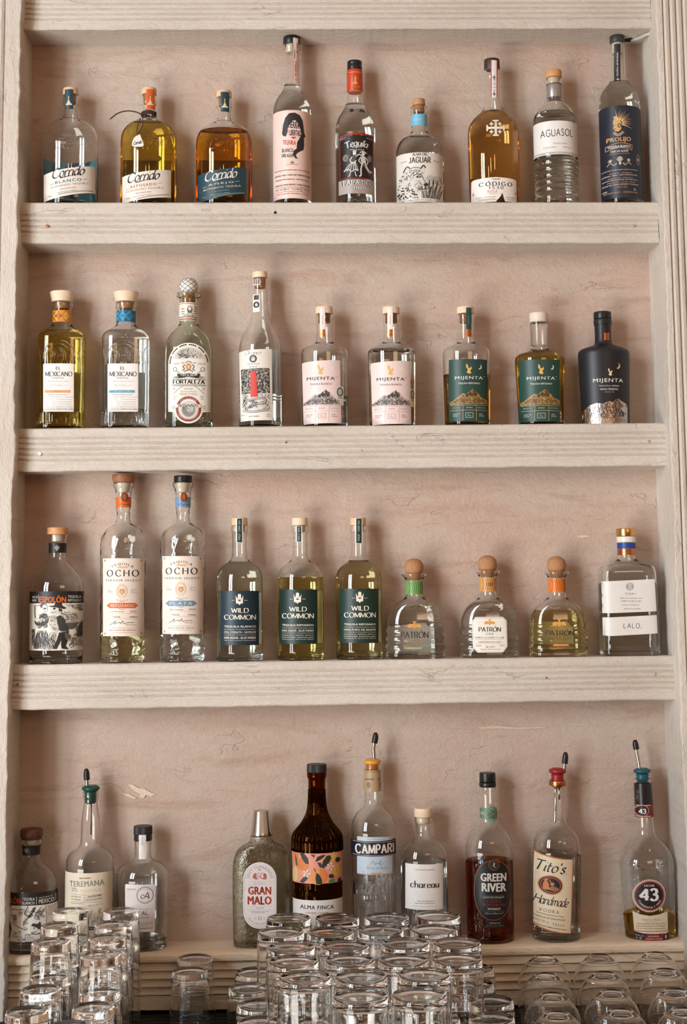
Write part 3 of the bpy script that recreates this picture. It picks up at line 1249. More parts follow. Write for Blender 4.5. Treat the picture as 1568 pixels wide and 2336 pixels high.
# ---------------------------------------------------------------- top shelf
def corrido(cx, capc, y0, label, back, liquid, lab_pts, lc, tx, ink, sub, sublines, strip, backcol):
    d = y0 - 203
    b = Bottle('liquor_bottle', label, 0, cx, [(218 + d, 17), (228 + d, 17.6), (240 + d, 17.6), (243 + d, 15.4), (266 + d, 15.4), (270 + d, 18.5), (274 + d, 19.5), (277 + d, 27), (281 + d, 40), (291 + d, 52.5), (302 + d, 60), (318 + d, 63.5), (345, 63.5), (466, 63.5)], kd=.8, liquid=liquid)
    ck = b.lathe('cork_stopper', [(203 + d, 17.2), (218 + d, 17.6)], WOOD)
    b.lathe('cork_plug', [(218 + d, 12.2), (238 + d, 12.0)], CORK, ck)
    b.strip('seal_strip', capc - 9.5, capc + 9.5, 203.5 + d, 248 + d, strip, [(202 + d, 17.6), (218.5 + d, 17.8), (241 + d, 17.8), (246 + d, 15.6), (260 + d, 15.6)],
            [PG([(capc, 226 + d), (capc + 5.5, 239 + d), (capc - 5.5, 239 + d)], (226, 200, 160)), BX(capc - 7, 236 + d, capc + 7, 239 + d, (226, 200, 160)), BX(capc - .8, 219 + d, capc + .8, 228 + d, (226, 200, 160))])
    b.lab('back_label', ('wrap', 92, 268, 346, 462, 0), backcol, rough=.5)
    b.emb('embossed_lettering', glyph_paths('Corrido', cx + 4, 322, 74, 22, .35, 9), .55)
    b.emb('embossed_lettering', glyph_paths('TEQUILA', cx + 2, 309, 52, 6), .35)
    (x0, yl0, yl1), (x1, yr0, yr1) = lab_pts
    xt, yt = tx
    P = [(x0, yl0), (x1, yr0), (x1, yr1), (x0, yl1)]
    g = (yl0 - yr0) / (x1 - x0)
    rot = math.degrees(math.atan(g * .8))

    def at(dx, dy):
        return xt + dx, yt + dy - dx * g
    it = [G('Corrido', xt, yt + 1, 76, 23, ink, .145, .045, 35, shear=.42, rot=rot, space=.1),
          LN([(xt - 18, yt + 16), (xt + 4, yt + 11), (xt + 30, yt + 4)], 2.2, ink, smooth=True, taper=True)]
    it += [T(sub, xt, yt + 22, 60, 6.5, sublines[0], .02, rot=rot, space=1.3), LN([(xt - 42, yt + 30), (xt - 33, yt + 28)], .8, sublines[0]), LN([(xt + 33, yt + 17), (xt + 42, yt + 15)], .8, sublines[0]),
           T('AUTHENTIC TEQUILA', xt + 2, yt + 31, 88, 5, sublines[1], .02, rot=rot), T('100% AGAVE AZUL', xt, yt + 39, 38, 2.6, sublines[2], rot=rot), T('TEQUILA JALISCO MEXICO', xt - 2, yt + 46, 46, 2.4, sublines[0], rot=rot),
           LN([(x0 + 36, yt + 53), (x1 - 4, yt + 40)], 3.0, sublines[3]), T('CORRIDO', x0 + 15, yl1 - 11, 12, 2.4, sublines[2])]
    b.lab('front_label', P, lc, it)
    return b


def art_back(name, c0, c1, sc, dis):
    m = bpy.data.materials.new(name)
    m.use_nodes = True
    nt = m.node_tree
    b = nt.nodes['Principled BSDF']
    b.inputs['Roughness'].default_value = .6
    tc = nt.nodes.new('ShaderNodeTexCoord')
    n = nt.nodes.new('ShaderNodeTexWave')
    n.inputs['Scale'].default_value = sc
    n.inputs['Distortion'].default_value = dis
    n.inputs['Detail'].default_value = 1.5
    n.inputs['Detail Scale'].default_value = 1.2
    r = nt.nodes.new('ShaderNodeValToRGB')
    r.color_ramp.elements[0].color, r.color_ramp.elements[1].color = lin(c0) + (1,), lin(c1) + (1,)
    r.color_ramp.elements[0].position, r.color_ramp.elements[1].position = .1, .55
    nt.links.new(tc.outputs['Object'], n.inputs['Vector'])
    nt.links.new(n.outputs['Fac'], r.inputs['Fac'])
    nt.links.new(r.outputs[0], b.inputs['Base Color'])
    return m


B1 = corrido(158, 157, 203, 'clear round-shouldered bottle with a cream label and blue-green back, top shelf end', None, None,
             ((96, 394, 457), (213, 373, 434)), (230, 221, 212), (155, 390), K, 'BLANCO', ((70, 120, 140), (205, 180, 150), (120, 115, 110), (175, 168, 160)), (28, 62, 78), art_back('blue_back_label', (14, 64, 86), (70, 190, 215), 9, 14))
B2 = corrido(338, 343, 203, 'round-shouldered bottle of golden liquor with a leather cord and white tag on its neck', None, (LIQ('golden_liquor', (.965, .84, .38)), 285, 'liquor'),
             ((276, 398, 461), (388, 383, 446)), (230, 221, 212), (327, 400), K, 'REPOSADO', ((196, 120, 80), (205, 180, 150), (120, 115, 110), (175, 168, 160)), (214, 96, 40), art_back('brown_back_label', (60, 36, 18), (118, 80, 40), 7, 9))
B3 = corrido(511, 513, 209, 'round-shouldered bottle of deep amber liquor with a slanted teal label and white script', None, (LIQ('deep_amber_liquor', (.95, .68, .17)), 302, 'liquor'),
             ((450.5, 394, 459), (562.5, 377, 438)), (30, 66, 80), (504, 396), (232, 226, 216), 'AÑEJO', ((222, 205, 175), (222, 205, 175), (150, 165, 165), (96, 118, 120)), (24, 62, 72), art_back('dark_back_label', (20, 13, 11), (76, 42, 20), 6, 8))
# leather cord, tag
LEATH = mat('dark_leather', (66, 42, 28), .7)
R = random.Random(4)
ring = []
zc = B2.zs(262)
for k in range(49):
    a = k * 2 * math.pi / 16
    ring.append((16.5 * B2.k * math.cos(a), 16.5 * B2.k * math.sin(a), zc + (k / 48 - .5) * 10 * B2.k + .0008 * math.sin(3 * a)))
V, Fc = tube_mesh(ring, 1.9 * B2.k, 8)
cord = link_mesh('leather_cord', V, Fc, LEATH, B2.root)


def bpath(b, pts, dy, k=6):
    out = []
    for x, y in pts:
        P = at_y(x, y, YAX + dy)
        out.append((P[0] - b.X0, dy, P[2] - b.Z0))
    return spline(out, k)


V, Fc = tube_mesh(bpath(B2, [(325, 263), (312, 256), (290, 253), (268, 259), (251, 272)], -.020), 1.5 * B2.k, 8, None)
link_mesh('cord_end', V, Fc, LEATH, cord)
V, Fc = tube_mesh(bpath(B2, [(324, 262), (326, 283), (320, 297), (314, 306), (313, 292), (320, 270)], -.046), 1.1 * B2.k, 8)
link_mesh('cord_end', V, Fc, LEATH, cord)
TP = [(319, 306), (327, 327), (325, 334), (305, 334), (301, 329), (306, 314)]
tagv = [(x, y) for x, y in TP]
V = []
for dy in (-.0475, -.0462):
    for x, y in spline(TP + TP[:1], 4)[:-1]:
        P = at_y(x, y, YAX + dy)
        V.append((P[0] - B2.X0, dy, P[2] - B2.Z0))
n = len(V) // 2
Fc = [tuple(range(n)), tuple(range(2 * n - 1, n - 1, -1))] + [(k, k + n, (k + 1) % n + n, (k + 1) % n) for k in range(n)]
tg = link_mesh('hang_tag', V, Fc, mat('white_enamel', (232, 230, 226), .3), cord, smooth=False)
v2, f2 = fit(pen_text('Corrido', .2, .07, 35, shear=.4, space=.1), 314, 325, 20, 8, 12)
V = []
for x, y in v2:
    P = at_y(x, y, YAX - .0479)
    V.append((P[0] - B2.X0, -.0479, P[2] - B2.Z0))
link_mesh('lettering', V, f2, mat('print', K, .5), tg)

# tall pink-labelled bottle with the dark-haired face
b = Bottle('liquor_bottle', 'tall slim bottle with a pink label showing a dark-haired face, black cap', 0, 667.5, [(103, 19), (108, 19.4), (114, 19), (116, 17.2), (190, 17.6), (200, 18.5), (207, 20.7), (214, 25.5), (222, 31.5), (234, 38.5), (246, 42), (262, 43.6), (300, 43.6), (450, 43.4), (466, 43.2)], liquid=(LIQ('clear_liquor', (.996, .996, .985)), 195, 'liquor'))
c = b.lathe('stopper', [(86, 19.3), (103, 19.6)], BLACKP)
b.lathe('cork_plug', [(103, 13), (122, 12.8)], mat('cream_plug', (225, 212, 190), .6), c)
RD, TE, PK = (206, 66, 48), (58, 88, 92), (235, 206, 196)
hair = [(643.5, 303), (646, 284), (651, 268), (660, 258.5), (673, 257), (684, 262), (690.5, 273), (692.5, 286), (694, 300), (697, 308), (693.5, 313), (694, 330), (692.5, 340), (681, 347), (675, 353), (678, 360), (682, 362), (674, 361), (668.5, 353), (670, 344), (677, 339), (678, 325), (685, 312), (688, 303), (685, 292), (680, 281), (673.5, 274), (667, 276), (662, 283), (657.5, 289), (656, 298), (654.5, 306), (652, 311), (646, 309)]
it = [PG(hair, (38, 36, 38)), T('TIERRA', 670, 285, 27, 16, INK, .03, rot=-4), T('Y', 657, 300, 4, 8, RD, .03), T('LIBERTAD', 673.5, 303, 26, 13, INK, .03, rot=-3),
      PG([(664, 313.5), (668, 311.5), (670, 312.6), (672, 311.5), (676, 313.5), (670, 317.5)], RD), T('TEQUILA', 660, 325.5, 30, 12, RD, .03, rot=-4), T('BLANCO', 656.5, 342.5, 26, 9, TE, .03, rot=-2), T('100% AGAVE', 656.5, 354.5, 27, 8.5, TE, .03, rot=-3),
      PG([(667, 366), (669, 371), (672, 368), (670, 373), (664, 373), (662, 368), (665.5, 371)], (70, 110, 90)), BX(654, 374.5, 680, 375.4, RD),
      RING(712, 340, 4, 16, .8, (200, 110, 100)), T('PRODUCIDO EN SAN JUANITO, JALISCO CON CONCIENCIA', 667, 388, 80, 3, INK, .02), T('ARTESANAL  CABALLO  TAHONA  ACERO Y SERPENTIN DE COBRE', 667, 399, 80, 3.4, INK, .02),
      T('TEQUILANA WEBER VARIEDAD AZUL   SANTA MARIA DEL ORO', 667, 409, 76, 3, INK, .02), T('MIGUEL RIOS  RICARDO RODRIGUEZ V.  RICARDO RODRIGUEZ', 668, 421, 78, 3.4, INK, .02), T('40% 100 PROOF   T-TLZ 80007   750 ML', 667, 431, 76, 3.4, INK, .01),
      BX(629, 426, 707, 426.6, INK), BX(629, 436, 707, 436.6, INK), BX(650, 426, 650.6, 436, INK), BX(688, 426, 688.6, 436, INK), T('VIVIR EN GRATITUD, VIVIR AMOR Y LA TIERRA', 667, 441.5, 72, 3, (208, 110, 95), .02)]
b.lab('front_label', ('wrap', -100, 100, 251, 452), PK, it)
b.strip('seal_strip', 669, 680.5, 86.5, 187, (236, 212, 204), [(85, 19.7), (103.5, 19.8), (113, 19.6), (117, 17.4), (190, 17.8)], [T('THE GENERALA', 674.6, 157, 36, 4.6, (196, 74, 62), .02, rot=90), T('TEQUILA', 672.5, 124, 20, 2.8, INK, .02, rot=90), T('ARTESANAL', 678, 108, 24, 2.8, INK, .02, rot=90), RING(674.7, 181, 2.6, 2.6, .7, (196, 74, 62)), BX(669, 100, 669.8, 187, (208, 120, 110)), BX(679.7, 100, 680.5, 187, (208, 120, 110))])

# black-labelled bottle with dancers, red capsule
b = Bottle('liquor_bottle', 'bottle with a black label of white dancing figures, red capsule and black screw cap', 0, 812.5, [(161, 16.6), (168, 16.8), (212, 17.3), (224, 18.8), (241, 21.8), (255, 29), (268.6, 38), (282, 43), (297, 45.3), (320, 45.3), (466, 45.5)], liquid=(LIQ('clear_liquor', (.996, .996, .985)), 240, 'liquor'))
b.lathe('screw_cap', [(141, 16.6), (147, 16.9), (149, 16.2), (152, 16.9), (161.5, 17.2)], BLACKP)
cp = b.lathe('neck_capsule', [(161.5, 17.6), (165, 17.9), (209, 18.4), (212, 17.6)], mat('red_capsule', (196, 66, 36), .35))
OG = (218, 150, 80)
b.lab('capsule_print', None, None, [PG([(808, 178), (811, 172), (814, 178), (813, 184), (817, 191), (808, 193), (805, 190), (809, 184)], OG), T('TAPATIO', 812, 198, 20, 5.5, OG, .02), BX(797, 163, 830, 165, OG), BX(797, 205.5, 830, 206.5, OG), BX(797, 207.5, 830, 208.3, OG)], on=[(160, 17.8), (212, 18.6)], parent=cp)
b.lab('neck_label', [(799, 248), (806, 250), (830, 249), (834, 257.5), (825, 257), (806, 256.5), (798, 258)], K, [EL(814, 253, 7, 4.3, (150, 146, 140)), RING(814, 253, 4, 2.6, 1, K, 2), T('GENUINE', 826.5, 253, 9, 2, (150, 146, 140), .02)])
WT = (226, 222, 216)
it = [FR(775.5, 306, 852.5, 407, 1.5, (168, 50, 38)), LN([(776, 308), (790, 307), (797, 304), (801, 309), (808, 302), (813, 306), (818, 302), (825, 309), (830, 304), (838, 307), (852, 308)], 2, (188, 60, 44), smooth=True, z=2),
      T('35% Alc. Vol.\nNOM-1139', 783, 313, 14, 6, WT, .02, rot=3), T('Cont. Net. 750 ml', 844, 313, 15, 4, WT, .02, rot=-6),
      G('Tequila', 815, 328, 52, 20, WT, .17, .06, 30, shear=.15, rot=2, arc=75, space=.12), T('BLANCO', 815, 335.5, 22, 3.6, WT, .02), T('100% DE AGAVE', 815, 341.5, 32, 3.2, WT, .02), EL(789, 359, 6.2, 8, (150, 142, 128)), EL(844, 359, 5.4, 8, (150, 142, 128)), RING(789, 359, 4.6, 6.3, .8, K, 2), RING(844, 359, 4, 6.3, .8, K, 2), PG([(789, 364), (786, 356), (789, 360), (789, 353), (790.5, 360), (792.5, 357)], K, 2)]
# two dancers: skirted woman at the left, man in fringed trousers at the right
it += [PG([(803, 358), (806, 352), (811, 353), (813, 360), (811, 368), (817, 376), (818, 388), (806, 392), (786, 391), (784, 387), (796, 378), (802, 368)], (74, 72, 72)), EL(809, 350, 4, 4.6, WT), LN([(805, 346), (809, 343.5), (814, 346)], 2, WT, smooth=True),
       LN([(804, 357), (799, 366), (806, 371), (813, 366)], 2.2, WT, smooth=True), LN([(812, 357), (820, 352), (826, 356)], 2, WT, smooth=True)]
for k, (xa, xb) in enumerate(((803, 786), (805, 792), (807, 799), (809, 807), (810, 813), (811, 818))):
    it.append(LN([(xa, 370), ((xa + xb) / 2 - 1, 379), (xb, 390)], 1.2, WT, smooth=True))
it += [LN([(785, 389), (794, 385), (803, 391), (811, 386), (818, 390)], 1.6, WT, smooth=True), LN([(800, 392), (798, 400), (795, 402)], 1.8, WT), LN([(810, 391), (812, 400), (815, 402)], 1.8, WT),
       EL(829, 351, 3.6, 4.4, WT), LN([(821, 348), (829, 345), (837, 349)], 2.2, WT, smooth=True), PG([(825, 356), (833, 356), (836, 370), (827, 372), (823, 366)], (210, 206, 200)), LN([(827, 371), (824, 386), (824, 399), (820, 402)], 3, WT, smooth=True), LN([(833, 370), (839, 383), (846, 390), (849, 388)], 3, WT, smooth=True),
       LN([(824, 358), (819, 366), (825, 373)], 2, WT, smooth=True), LN([(834, 358), (840, 366), (838, 374)], 2, WT, smooth=True)] + [LN([(828 + k * 2.2, 372 + k * 3), (832 + k * 2.4, 378 + k * 3.4)], .8, WT) for k in range(6)]
fr = b.lab('front_label', [(774, 304), (790, 304), (795, 301), (801, 305), (813, 301.5), (825, 305), (831, 301), (836, 304), (853.5, 304), (853.5, 408), (774, 408)], (26, 24, 25), it)
b.lab('lower_label', [(773.5, 408.5), (854, 408.5), (854, 441), (773.5, 441)], (172, 162, 156), [G('TAPATIO', 813.5, 416, 68, 14, K, .42, .3, 0, serif=.2, space=.3), G('TAPATIO', 813.5, 416, 66, 12, WT, .22, .12, 0, serif=.14, space=.32, z=2), G('110', 816, 428.5, 21, 11, K, .36, .26, 0, serif=.12), G('110', 816, 428.5, 19.5, 9.3, WT, .2, .12, 0, serif=.1, z=2), T('LA ALTEÑA ARANDAS JALISCO', 815, 438, 28, 1.8, INK)])
b.emb('embossed_lettering', glyph_paths('TAPATIO', 813, 457, 44, 7), .5)

# jaguar-head label, cork and pale blue neck band
b = Bottle('liquor_bottle', 'rounded bottle with a drawn spotted wild cat label, cork and pale blue neck band', 0, 959.5, [(246, 18.6), (249, 19.2), (259, 19.2), (262, 18), (286, 17.8), (303, 18.6), (310, 26), (316, 36), (322, 42.5), (330, 48.5), (342, 52.8), (353, 54.2), (400, 54.2), (466, 54.5)], kd=.82, liquid=(LIQ('clear_liquor', (.996, .996, .985)), 318, 'liquor'))
c = b.lathe('cork_stopper', [(227, 14), (242, 14.6)], mat('oak_stopper', (190, 140, 98), .6, mottle=.12, bscale=90))
b.lathe('cork_plug', [(242, 12.5), (258, 12.5)], CORK, c)
b.lab('neck_label', ('wrap', -100, 100, 259.5, 285), (112, 186, 216), [T('BLANCO', 958, 272, 27, 6, (176, 214, 230), .02)])
BL = (120, 160, 180)
pts = [(905.8, 351)]
for k in range(25):
    pts += [(907 + k * 4.3, 346.5), (909.2 + k * 4.3, 348.6)]
pts += [(1014, 351), (1014, 460.5), (905.8, 460.5)]
GY = (52, 50, 50)
it = [G('ALMA DEL', 959, 352, 36, 6.4, INK, .2, .12, 20, serif=.1), G('JAGUAR', 958.5, 364.5, 50, 14, K, .22, .1, 10, serif=.14, space=.3), T('TEQUILA', 922, 366.5, 14, 2.6, BL, .02, rot=6), T('BLANCO', 997, 366, 14, 2.6, BL, .02, rot=-6), T('100% PURO DE AGAVE', 959, 456, 52, 2.6, BL, .02, rot=0), T('40% VOL', 917, 456.5, 12, 2, INK, .02, rot=3), T('750 ML', 1003, 456, 12, 2, INK, .02, rot=-3)]
head = [(911, 450), (910, 420), (914, 400), (922, 387), (929, 379), (936, 383), (950, 381), (961, 383), (967, 377), (971, 383), (968, 392), (969, 402), (974, 412), (978, 424), (972, 432), (958, 436), (954, 446), (958, 452)]
DK = (38, 36, 36)
it += [PG(head, (210, 206, 199))]
Rj = random.Random(21)
body = [(911, 450), (910, 424), (914, 404), (921, 392), (934, 386), (944, 388), (946, 400), (938, 414), (940, 430), (950, 440), (956, 452)]
for k in range(230):
    x, y = Rj.uniform(909, 962), Rj.uniform(384, 453)
    ins, jj = False, len(body) - 1
    for ii in range(len(body)):
        if (body[ii][1] > y) != (body[jj][1] > y) and x < (body[jj][0] - body[ii][0]) * (y - body[ii][1]) / (body[jj][1] - body[ii][1] + 1e-9) + body[ii][0]:
            ins = not ins
        jj = ii
    if ins:
        r_ = Rj.uniform(.7, 1.5) * (1 if y < 425 else 1.5)
        it.append(EL(x, y, r_, r_ * Rj.uniform(.6, 1), DK, 2, n=7))
it += [SCRIB([(942, 386), (962, 384), (968, 396), (958, 400), (944, 398)], 40, 1.1, 2, DK, 22, 2), SCRIB([(946, 410), (962, 412), (966, 424), (956, 434), (946, 428)], 46, .9, 2, DK, 23, 2), PG([(949, 404), (953, 400.5), (958, 401), (962, 404.5), (957, 405.5), (952, 405.5)], DK, 3), EL(956, 403.2, 1.5, 1.2, (214, 206, 190), 4), LN([(946, 399), (953, 397), (961, 400), (965, 406)], 1.3, DK, 3, True), LN([(963, 402), (968, 412), (974, 420)], 1.0, DK, 3, True), PG([(966, 420), (974, 417.5), (978, 421), (975, 425), (969, 425)], DK, 3), LN([(971, 425), (970, 430), (962, 432.5), (954, 430)], 1.3, DK, 3, True), LN([(970, 430), (976, 430)], 1.2, DK, 3), PG([(958, 432), (969, 432.5), (972, 435), (964, 438), (957, 436)], (190, 186, 178), 3),
       LN([(921, 391), (926, 382), (931, 379), (936, 384)], 2.0, DK, 3, True), LN([(960, 385), (966, 377.5), (971, 383)], 2.4, DK, 3, True), LN([(936, 384), (946, 381.5), (961, 384)], 1, DK, 3, True)] + [LN([(962, 427 + k * 1.6), (954 - k, 429 + k * 2.4)], .5, DK, 4) for k in range(4)] + [LN([(974, 427 + k * 1.2), (984, 426 + k * 3)], .4, GY, 4) for k in range(3)]
mtn = [(972, 452), (976, 428), (972, 405), (980, 398), (990, 402), (1000, 399), (1011, 404), (1011, 452)]
it += [PG([(972, 404), (982, 397), (992, 401), (1002, 398), (1011, 403), (1011, 420), (974, 420)], (196, 193, 187)), SCRIB([(972, 404), (982, 397), (992, 401), (1002, 398), (1011, 403), (1011, 420), (974, 420)], 36, .7, 5, (110, 107, 104), 5, 2, 60)]
for k, (x0, x1, y1) in enumerate(((966, 962, 424), (972, 970, 418), (978, 980, 410), (984, 990, 408), (990, 1000, 412), (996, 1008, 420), (1002, 1011, 430), (975, 985, 424), (986, 996, 422))):
    it.append(PG([(x0 - 3.4, 452), ((x0 + x1) / 2 - 2.4, (452 + y1) / 2), (x1, y1), ((x0 + x1) / 2 + 2.0, (452 + y1) / 2), (x0 + 3.2, 452)], (178, 174, 168), 2))
    it.append(LN([(x0 + 1, 452), ((x0 + x1) / 2 + 1.2, (452 + y1) / 2), (x1, y1)], 1.5, GY, 3, True))
    it.append(LN([(x0 - 3, 452), ((x0 + x1) / 2 - 2, (452 + y1) / 2), (x1, y1)], .6, GY, 3, True))
b.lab('front_label', pts, (226, 220, 211), it)

# broad-shouldered rose-gold bottle with a white cross
b = Bottle('liquor_bottle', 'broad-shouldered bottle of rose gold liquor with a pale cross and a torn white label', 0, 1129.5, [(160, 17.6), (178, 17.8), (181, 17), (225, 17.2), (241, 18.4), (250, 22), (258, 28), (266, 38), (276, 48), (287, 55), (300, 58.4), (330, 58.6), (420, 57.8), (466, 57)], kd=.8, liquid=(LIQ('rose_gold_liquor', (.97, .80, .50)), 259, 'liquor'))
b.lathe('stopper', [(137, 17.8), (160, 18.2)], mat('dark_walnut', (58, 44, 38), .45))
XC = (236, 226, 208)
cx, cy_ = 1131, 292
it = [BX(cx - 3, cy_ - 16, cx + 3, cy_ + 16, XC, part='cross'), BX(cx - 18, cy_ - 2.6, cx + 18, cy_ + 2.6, XC, part='cross')]
for a, c_ in ((0, -17), (0, 17)):
    it.append(BX(cx - 7, cy_ + c_ - 1.8, cx + 7, cy_ + c_ + 1.8, XC, part='cross'))
for a in (-19, 19):
    it.append(BX(cx + a - 1.8, cy_ - 7, cx + a + 1.8, cy_ + 7, XC, part='cross'))
for a in (-9.5, 9.5):
    for c_ in (-9, 9):
        it += [BX(cx + a - 1.4, cy_ + c_ - 4.4, cx + a + 1.4, cy_ + c_ + 4.4, XC, part='cross'), BX(cx + a - 4.4, cy_ + c_ - 1.4, cx + a + 4.4, cy_ + c_ + 1.4, XC, part='cross')]
b.lab('cross', None, None, it)
RS = (206, 128, 116)
b.lab('front_label', [(1079, 409), (1082, 406), (1130, 404), (1178, 406), (1181.5, 409), (1182, 455), (1178, 459), (1153, 459), (1150, 450), (1146.5, 439), (1143, 447), (1139, 452), (1135, 456), (1132, 460), (1082, 460), (1079, 456)], W,
      [G('CÓDIGO', 1132, 418, 76, 12, K, .2, .06, 10, serif=.16, space=.55), G('1530', 1132.5, 428, 33, 7, (90, 80, 76), .16, .07, 10, space=.5), G('ROSA', 1124, 436.5, 22, 6, RS, .18, .06, 10, serif=.12, space=.5), T('BLANCO', 1126, 441.5, 16, 2, RS), G('Tequila', 1132, 408.5, 20, 4.6, INK, .14, .06, 30, shear=.4, space=.1), T('TEQUILA 100% DE AGAVE', 1110, 449, 44, 2.2, INK, .01), T('ORIGINAL DE MEXICO', 1166, 449.5, 22, 2.2, INK, .01), T('PRODUCED AND BOTTLED', 1112, 453.5, 36, 2, INK), T('35% ALC. VOL.', 1165, 454, 16, 2, INK),
       BX(1081, 437.2, 1085, 438.8, RS), BX(1082.2, 434, 1083.8, 442, RS), BX(1177, 437.2, 1181, 438.8, RS), BX(1178.2, 434, 1179.8, 442, RS)])
b.strip('seal_strip', 1120, 1135.5, 137.5, 222.5, (232, 228, 226), [(136, 18.3), (160.5, 18.4), (178, 18.2), (181, 17.3), (224, 17.4)], [BX(1120, 138, 1122, 222, (202, 78, 62)), BX(1133.5, 138, 1135.5, 222, (202, 78, 62)), T('ROSA', 1127.6, 195, 30, 4.5, (140, 140, 140), .01, rot=-90, space=1.6), BX(1126.8, 172, 1128.4, 181, INK), BX(1123.6, 175.7, 1131.6, 177.3, INK), BX(1126.8, 210, 1128.4, 219, INK), BX(1123.6, 213.7, 1131.6, 215.3, INK)])

# ribbed lower body, hand-lettered label
pr = [(181, 17.6), (184, 18.4), (195, 18.4), (197, 16.8), (226, 16.8), (230, 15.8), (234, 18), (238, 24), (246, 33.5), (256, 41.5), (268, 47.5), (276, 49.3), (300, 49.4), (352, 49.6)]
for k in range(6):
    y = 354 + k * 15.2
    pr += [(y, 47.4), (y + 2.6, 49.4), (y + 7, 51.2), (y + 11.4, 50.2), (y + 14.2, 47.8)]
pr += [(447, 50.2), (452, 51), (466, 51.4)]
b = Bottle('liquor_bottle', 'clear bottle with ringed lower body and a white label of hand-drawn letters', 0, 1271.5, pr, smooth=1, liquid=(LIQ('clear_liquor', (.996, .996, .985)), 262, 'liquor'))
c = b.lathe('wooden_stopper', [(162, 17.6), (166, 18.8), (179, 18.4)], WOODT)
b.lathe('cork_plug', [(179, 13), (195, 13)], mat('cream_plug', (225, 212, 190), .6), c)
b.lathe('neck_band', [(193, 17.2), (225.6, 17.2)], mat('silver_sleeve', (168, 164, 162), .35, .6))
b.lab('front_label', ('wrap', -98, 98, 275, 352), (232, 229, 226), [G('AGUASOL', 1272, 302, 73, 17, K, .12, .1, 25, space=.3, rot=2), T('TEQUILA BLANCO', 1279, 327, 34, 3.6, (170, 166, 162)), T('Product of Mexico', 1256, 335, 28, 2.6, (120, 116, 112)), T('100% Puro Agave', 1256, 340, 26, 2.6, (120, 116, 112)), T('40% Alc./Vol.', 1295, 335, 18, 2.6, (120, 116, 112)), T('Net. Cont. 750 ml', 1295, 340, 22, 2.6, (120, 116, 112)), LN([(1222, 305), (1221, 315)], .6, INK), LN([(1222, 328), (1225, 335)], .6, INK)])

# tall navy wrap label with a gold feathered head
b = Bottle('liquor_bottle', 'tall bottle with a navy wrap label and gold feathered head emblem', 0, 1420.6, [(100, 17.2), (104, 17.8), (125, 17.8), (128, 17.2), (170, 17.4), (188, 20), (195, 26), (203, 33), (212, 39), (222, 43.4), (237, 46.4), (260, 46.6), (466, 46.8)], liquid=(LIQ('clear_liquor', (.996, .996, .985)), 190, 'liquor'))
c = b.lathe('stopper', [(84, 16.9), (100, 17.2)], mat('charcoal_cap', (56, 54, 56), .45))
b.lathe('cork_plug', [(100, 13), (124, 13)], mat('cream_plug', (225, 212, 190), .6), c)
GD, NV = (205, 160, 105), (32, 38, 52)
it = []
cx, cy_ = 1413, 287
for k in range(13):
    a = math.radians(-105 + k * 10.5)
    L = 34 if k % 2 == 0 else 29
    it.append(PG([(cx - 1 + 8 * math.cos(a - .12), cy_ - 6 + 8 * math.sin(a - .12)), (cx + L * math.cos(a), cy_ - 6 + L * math.sin(a)), (cx - 1 + 8 * math.cos(a + .12), cy_ - 6 + 8 * math.sin(a + .12))], GD if k % 3 else (232, 205, 165), part='emblem'))
it += [PG([(1401, 272), (1408, 266), (1414, 270), (1418, 280), (1418, 294), (1412, 300), (1404, 298), (1403, 294), (1400, 291), (1402, 287), (1400, 282)], GD, part='emblem'), RING(1413.5, 286, 4, 4.5, 1.6, NV, 2, 'emblem'), LN([(1401, 284), (1405, 284)], 1, NV, 2), LN([(1402, 292), (1406, 292.5)], 1, NV, 2), EL(1405, 267, 4, 3.4, GD, part='emblem'), LN([(1402, 300), (1412, 306), (1422, 299)], 2.2, GD, smooth=True), LN([(1401, 303), (1412, 309.5), (1424, 302)], 1, (230, 225, 215), smooth=True),
       T('PROLIJO', 1414, 318.5, 53, 13, GD, .035), LN([(1386, 331), (1414, 325.5), (1443, 330)], 1.2, GD, smooth=True), LN([(1386, 341), (1414, 336.5), (1443, 341)], 1.2, GD, smooth=True), LN([(1386, 331), (1386, 341)], 1, GD), LN([(1443, 330), (1443, 341)], 1, GD), T('TEQUILA BLANCO', 1414.5, 333.5, 50, 6.5, (236, 232, 226), .03, arc=260), T('100% DE AGAVE', 1415, 344, 38, 5, (228, 222, 214), .02), BX(1393, 349.5, 1437, 350.2, GD)]
FL = (206, 196, 182)
for s_ in (-1, 1):
    it += [LN([(1415 + s_ * 26, 376), (1415 + s_ * 20, 370), (1415 + s_ * 12, 376), (1415 + s_ * 6, 371)], 1.6, GD, smooth=True), EL(1415 + s_ * 20, 365, 2.4, 2.4, FL)] + [LN([(1415 + s_ * 20, 365), (1415 + s_ * 20 + 4.6 * math.cos(k * .785), 365 + 4.6 * math.sin(k * .785))], .7, FL) for k in range(8)]
    it += [PG([(1415 + s_ * 10 - 1.5, 371), (1415 + s_ * 10 + 1.5, 371), (1415 + s_ * 10, 376)], (110, 150, 150))]
it += [PG([(1415, 371), (1415 + 8 * math.cos(a) - 1, 368 + 12 * math.sin(a)), (1415 + 8 * math.cos(a) + 1, 368 + 12 * math.sin(a))], FL) for a in [math.radians(-150 + 20 * k) for k in range(7)]] + [EL(1415.5, 372, 2.6, 3.4, FL)]
OR = (214, 150, 104)
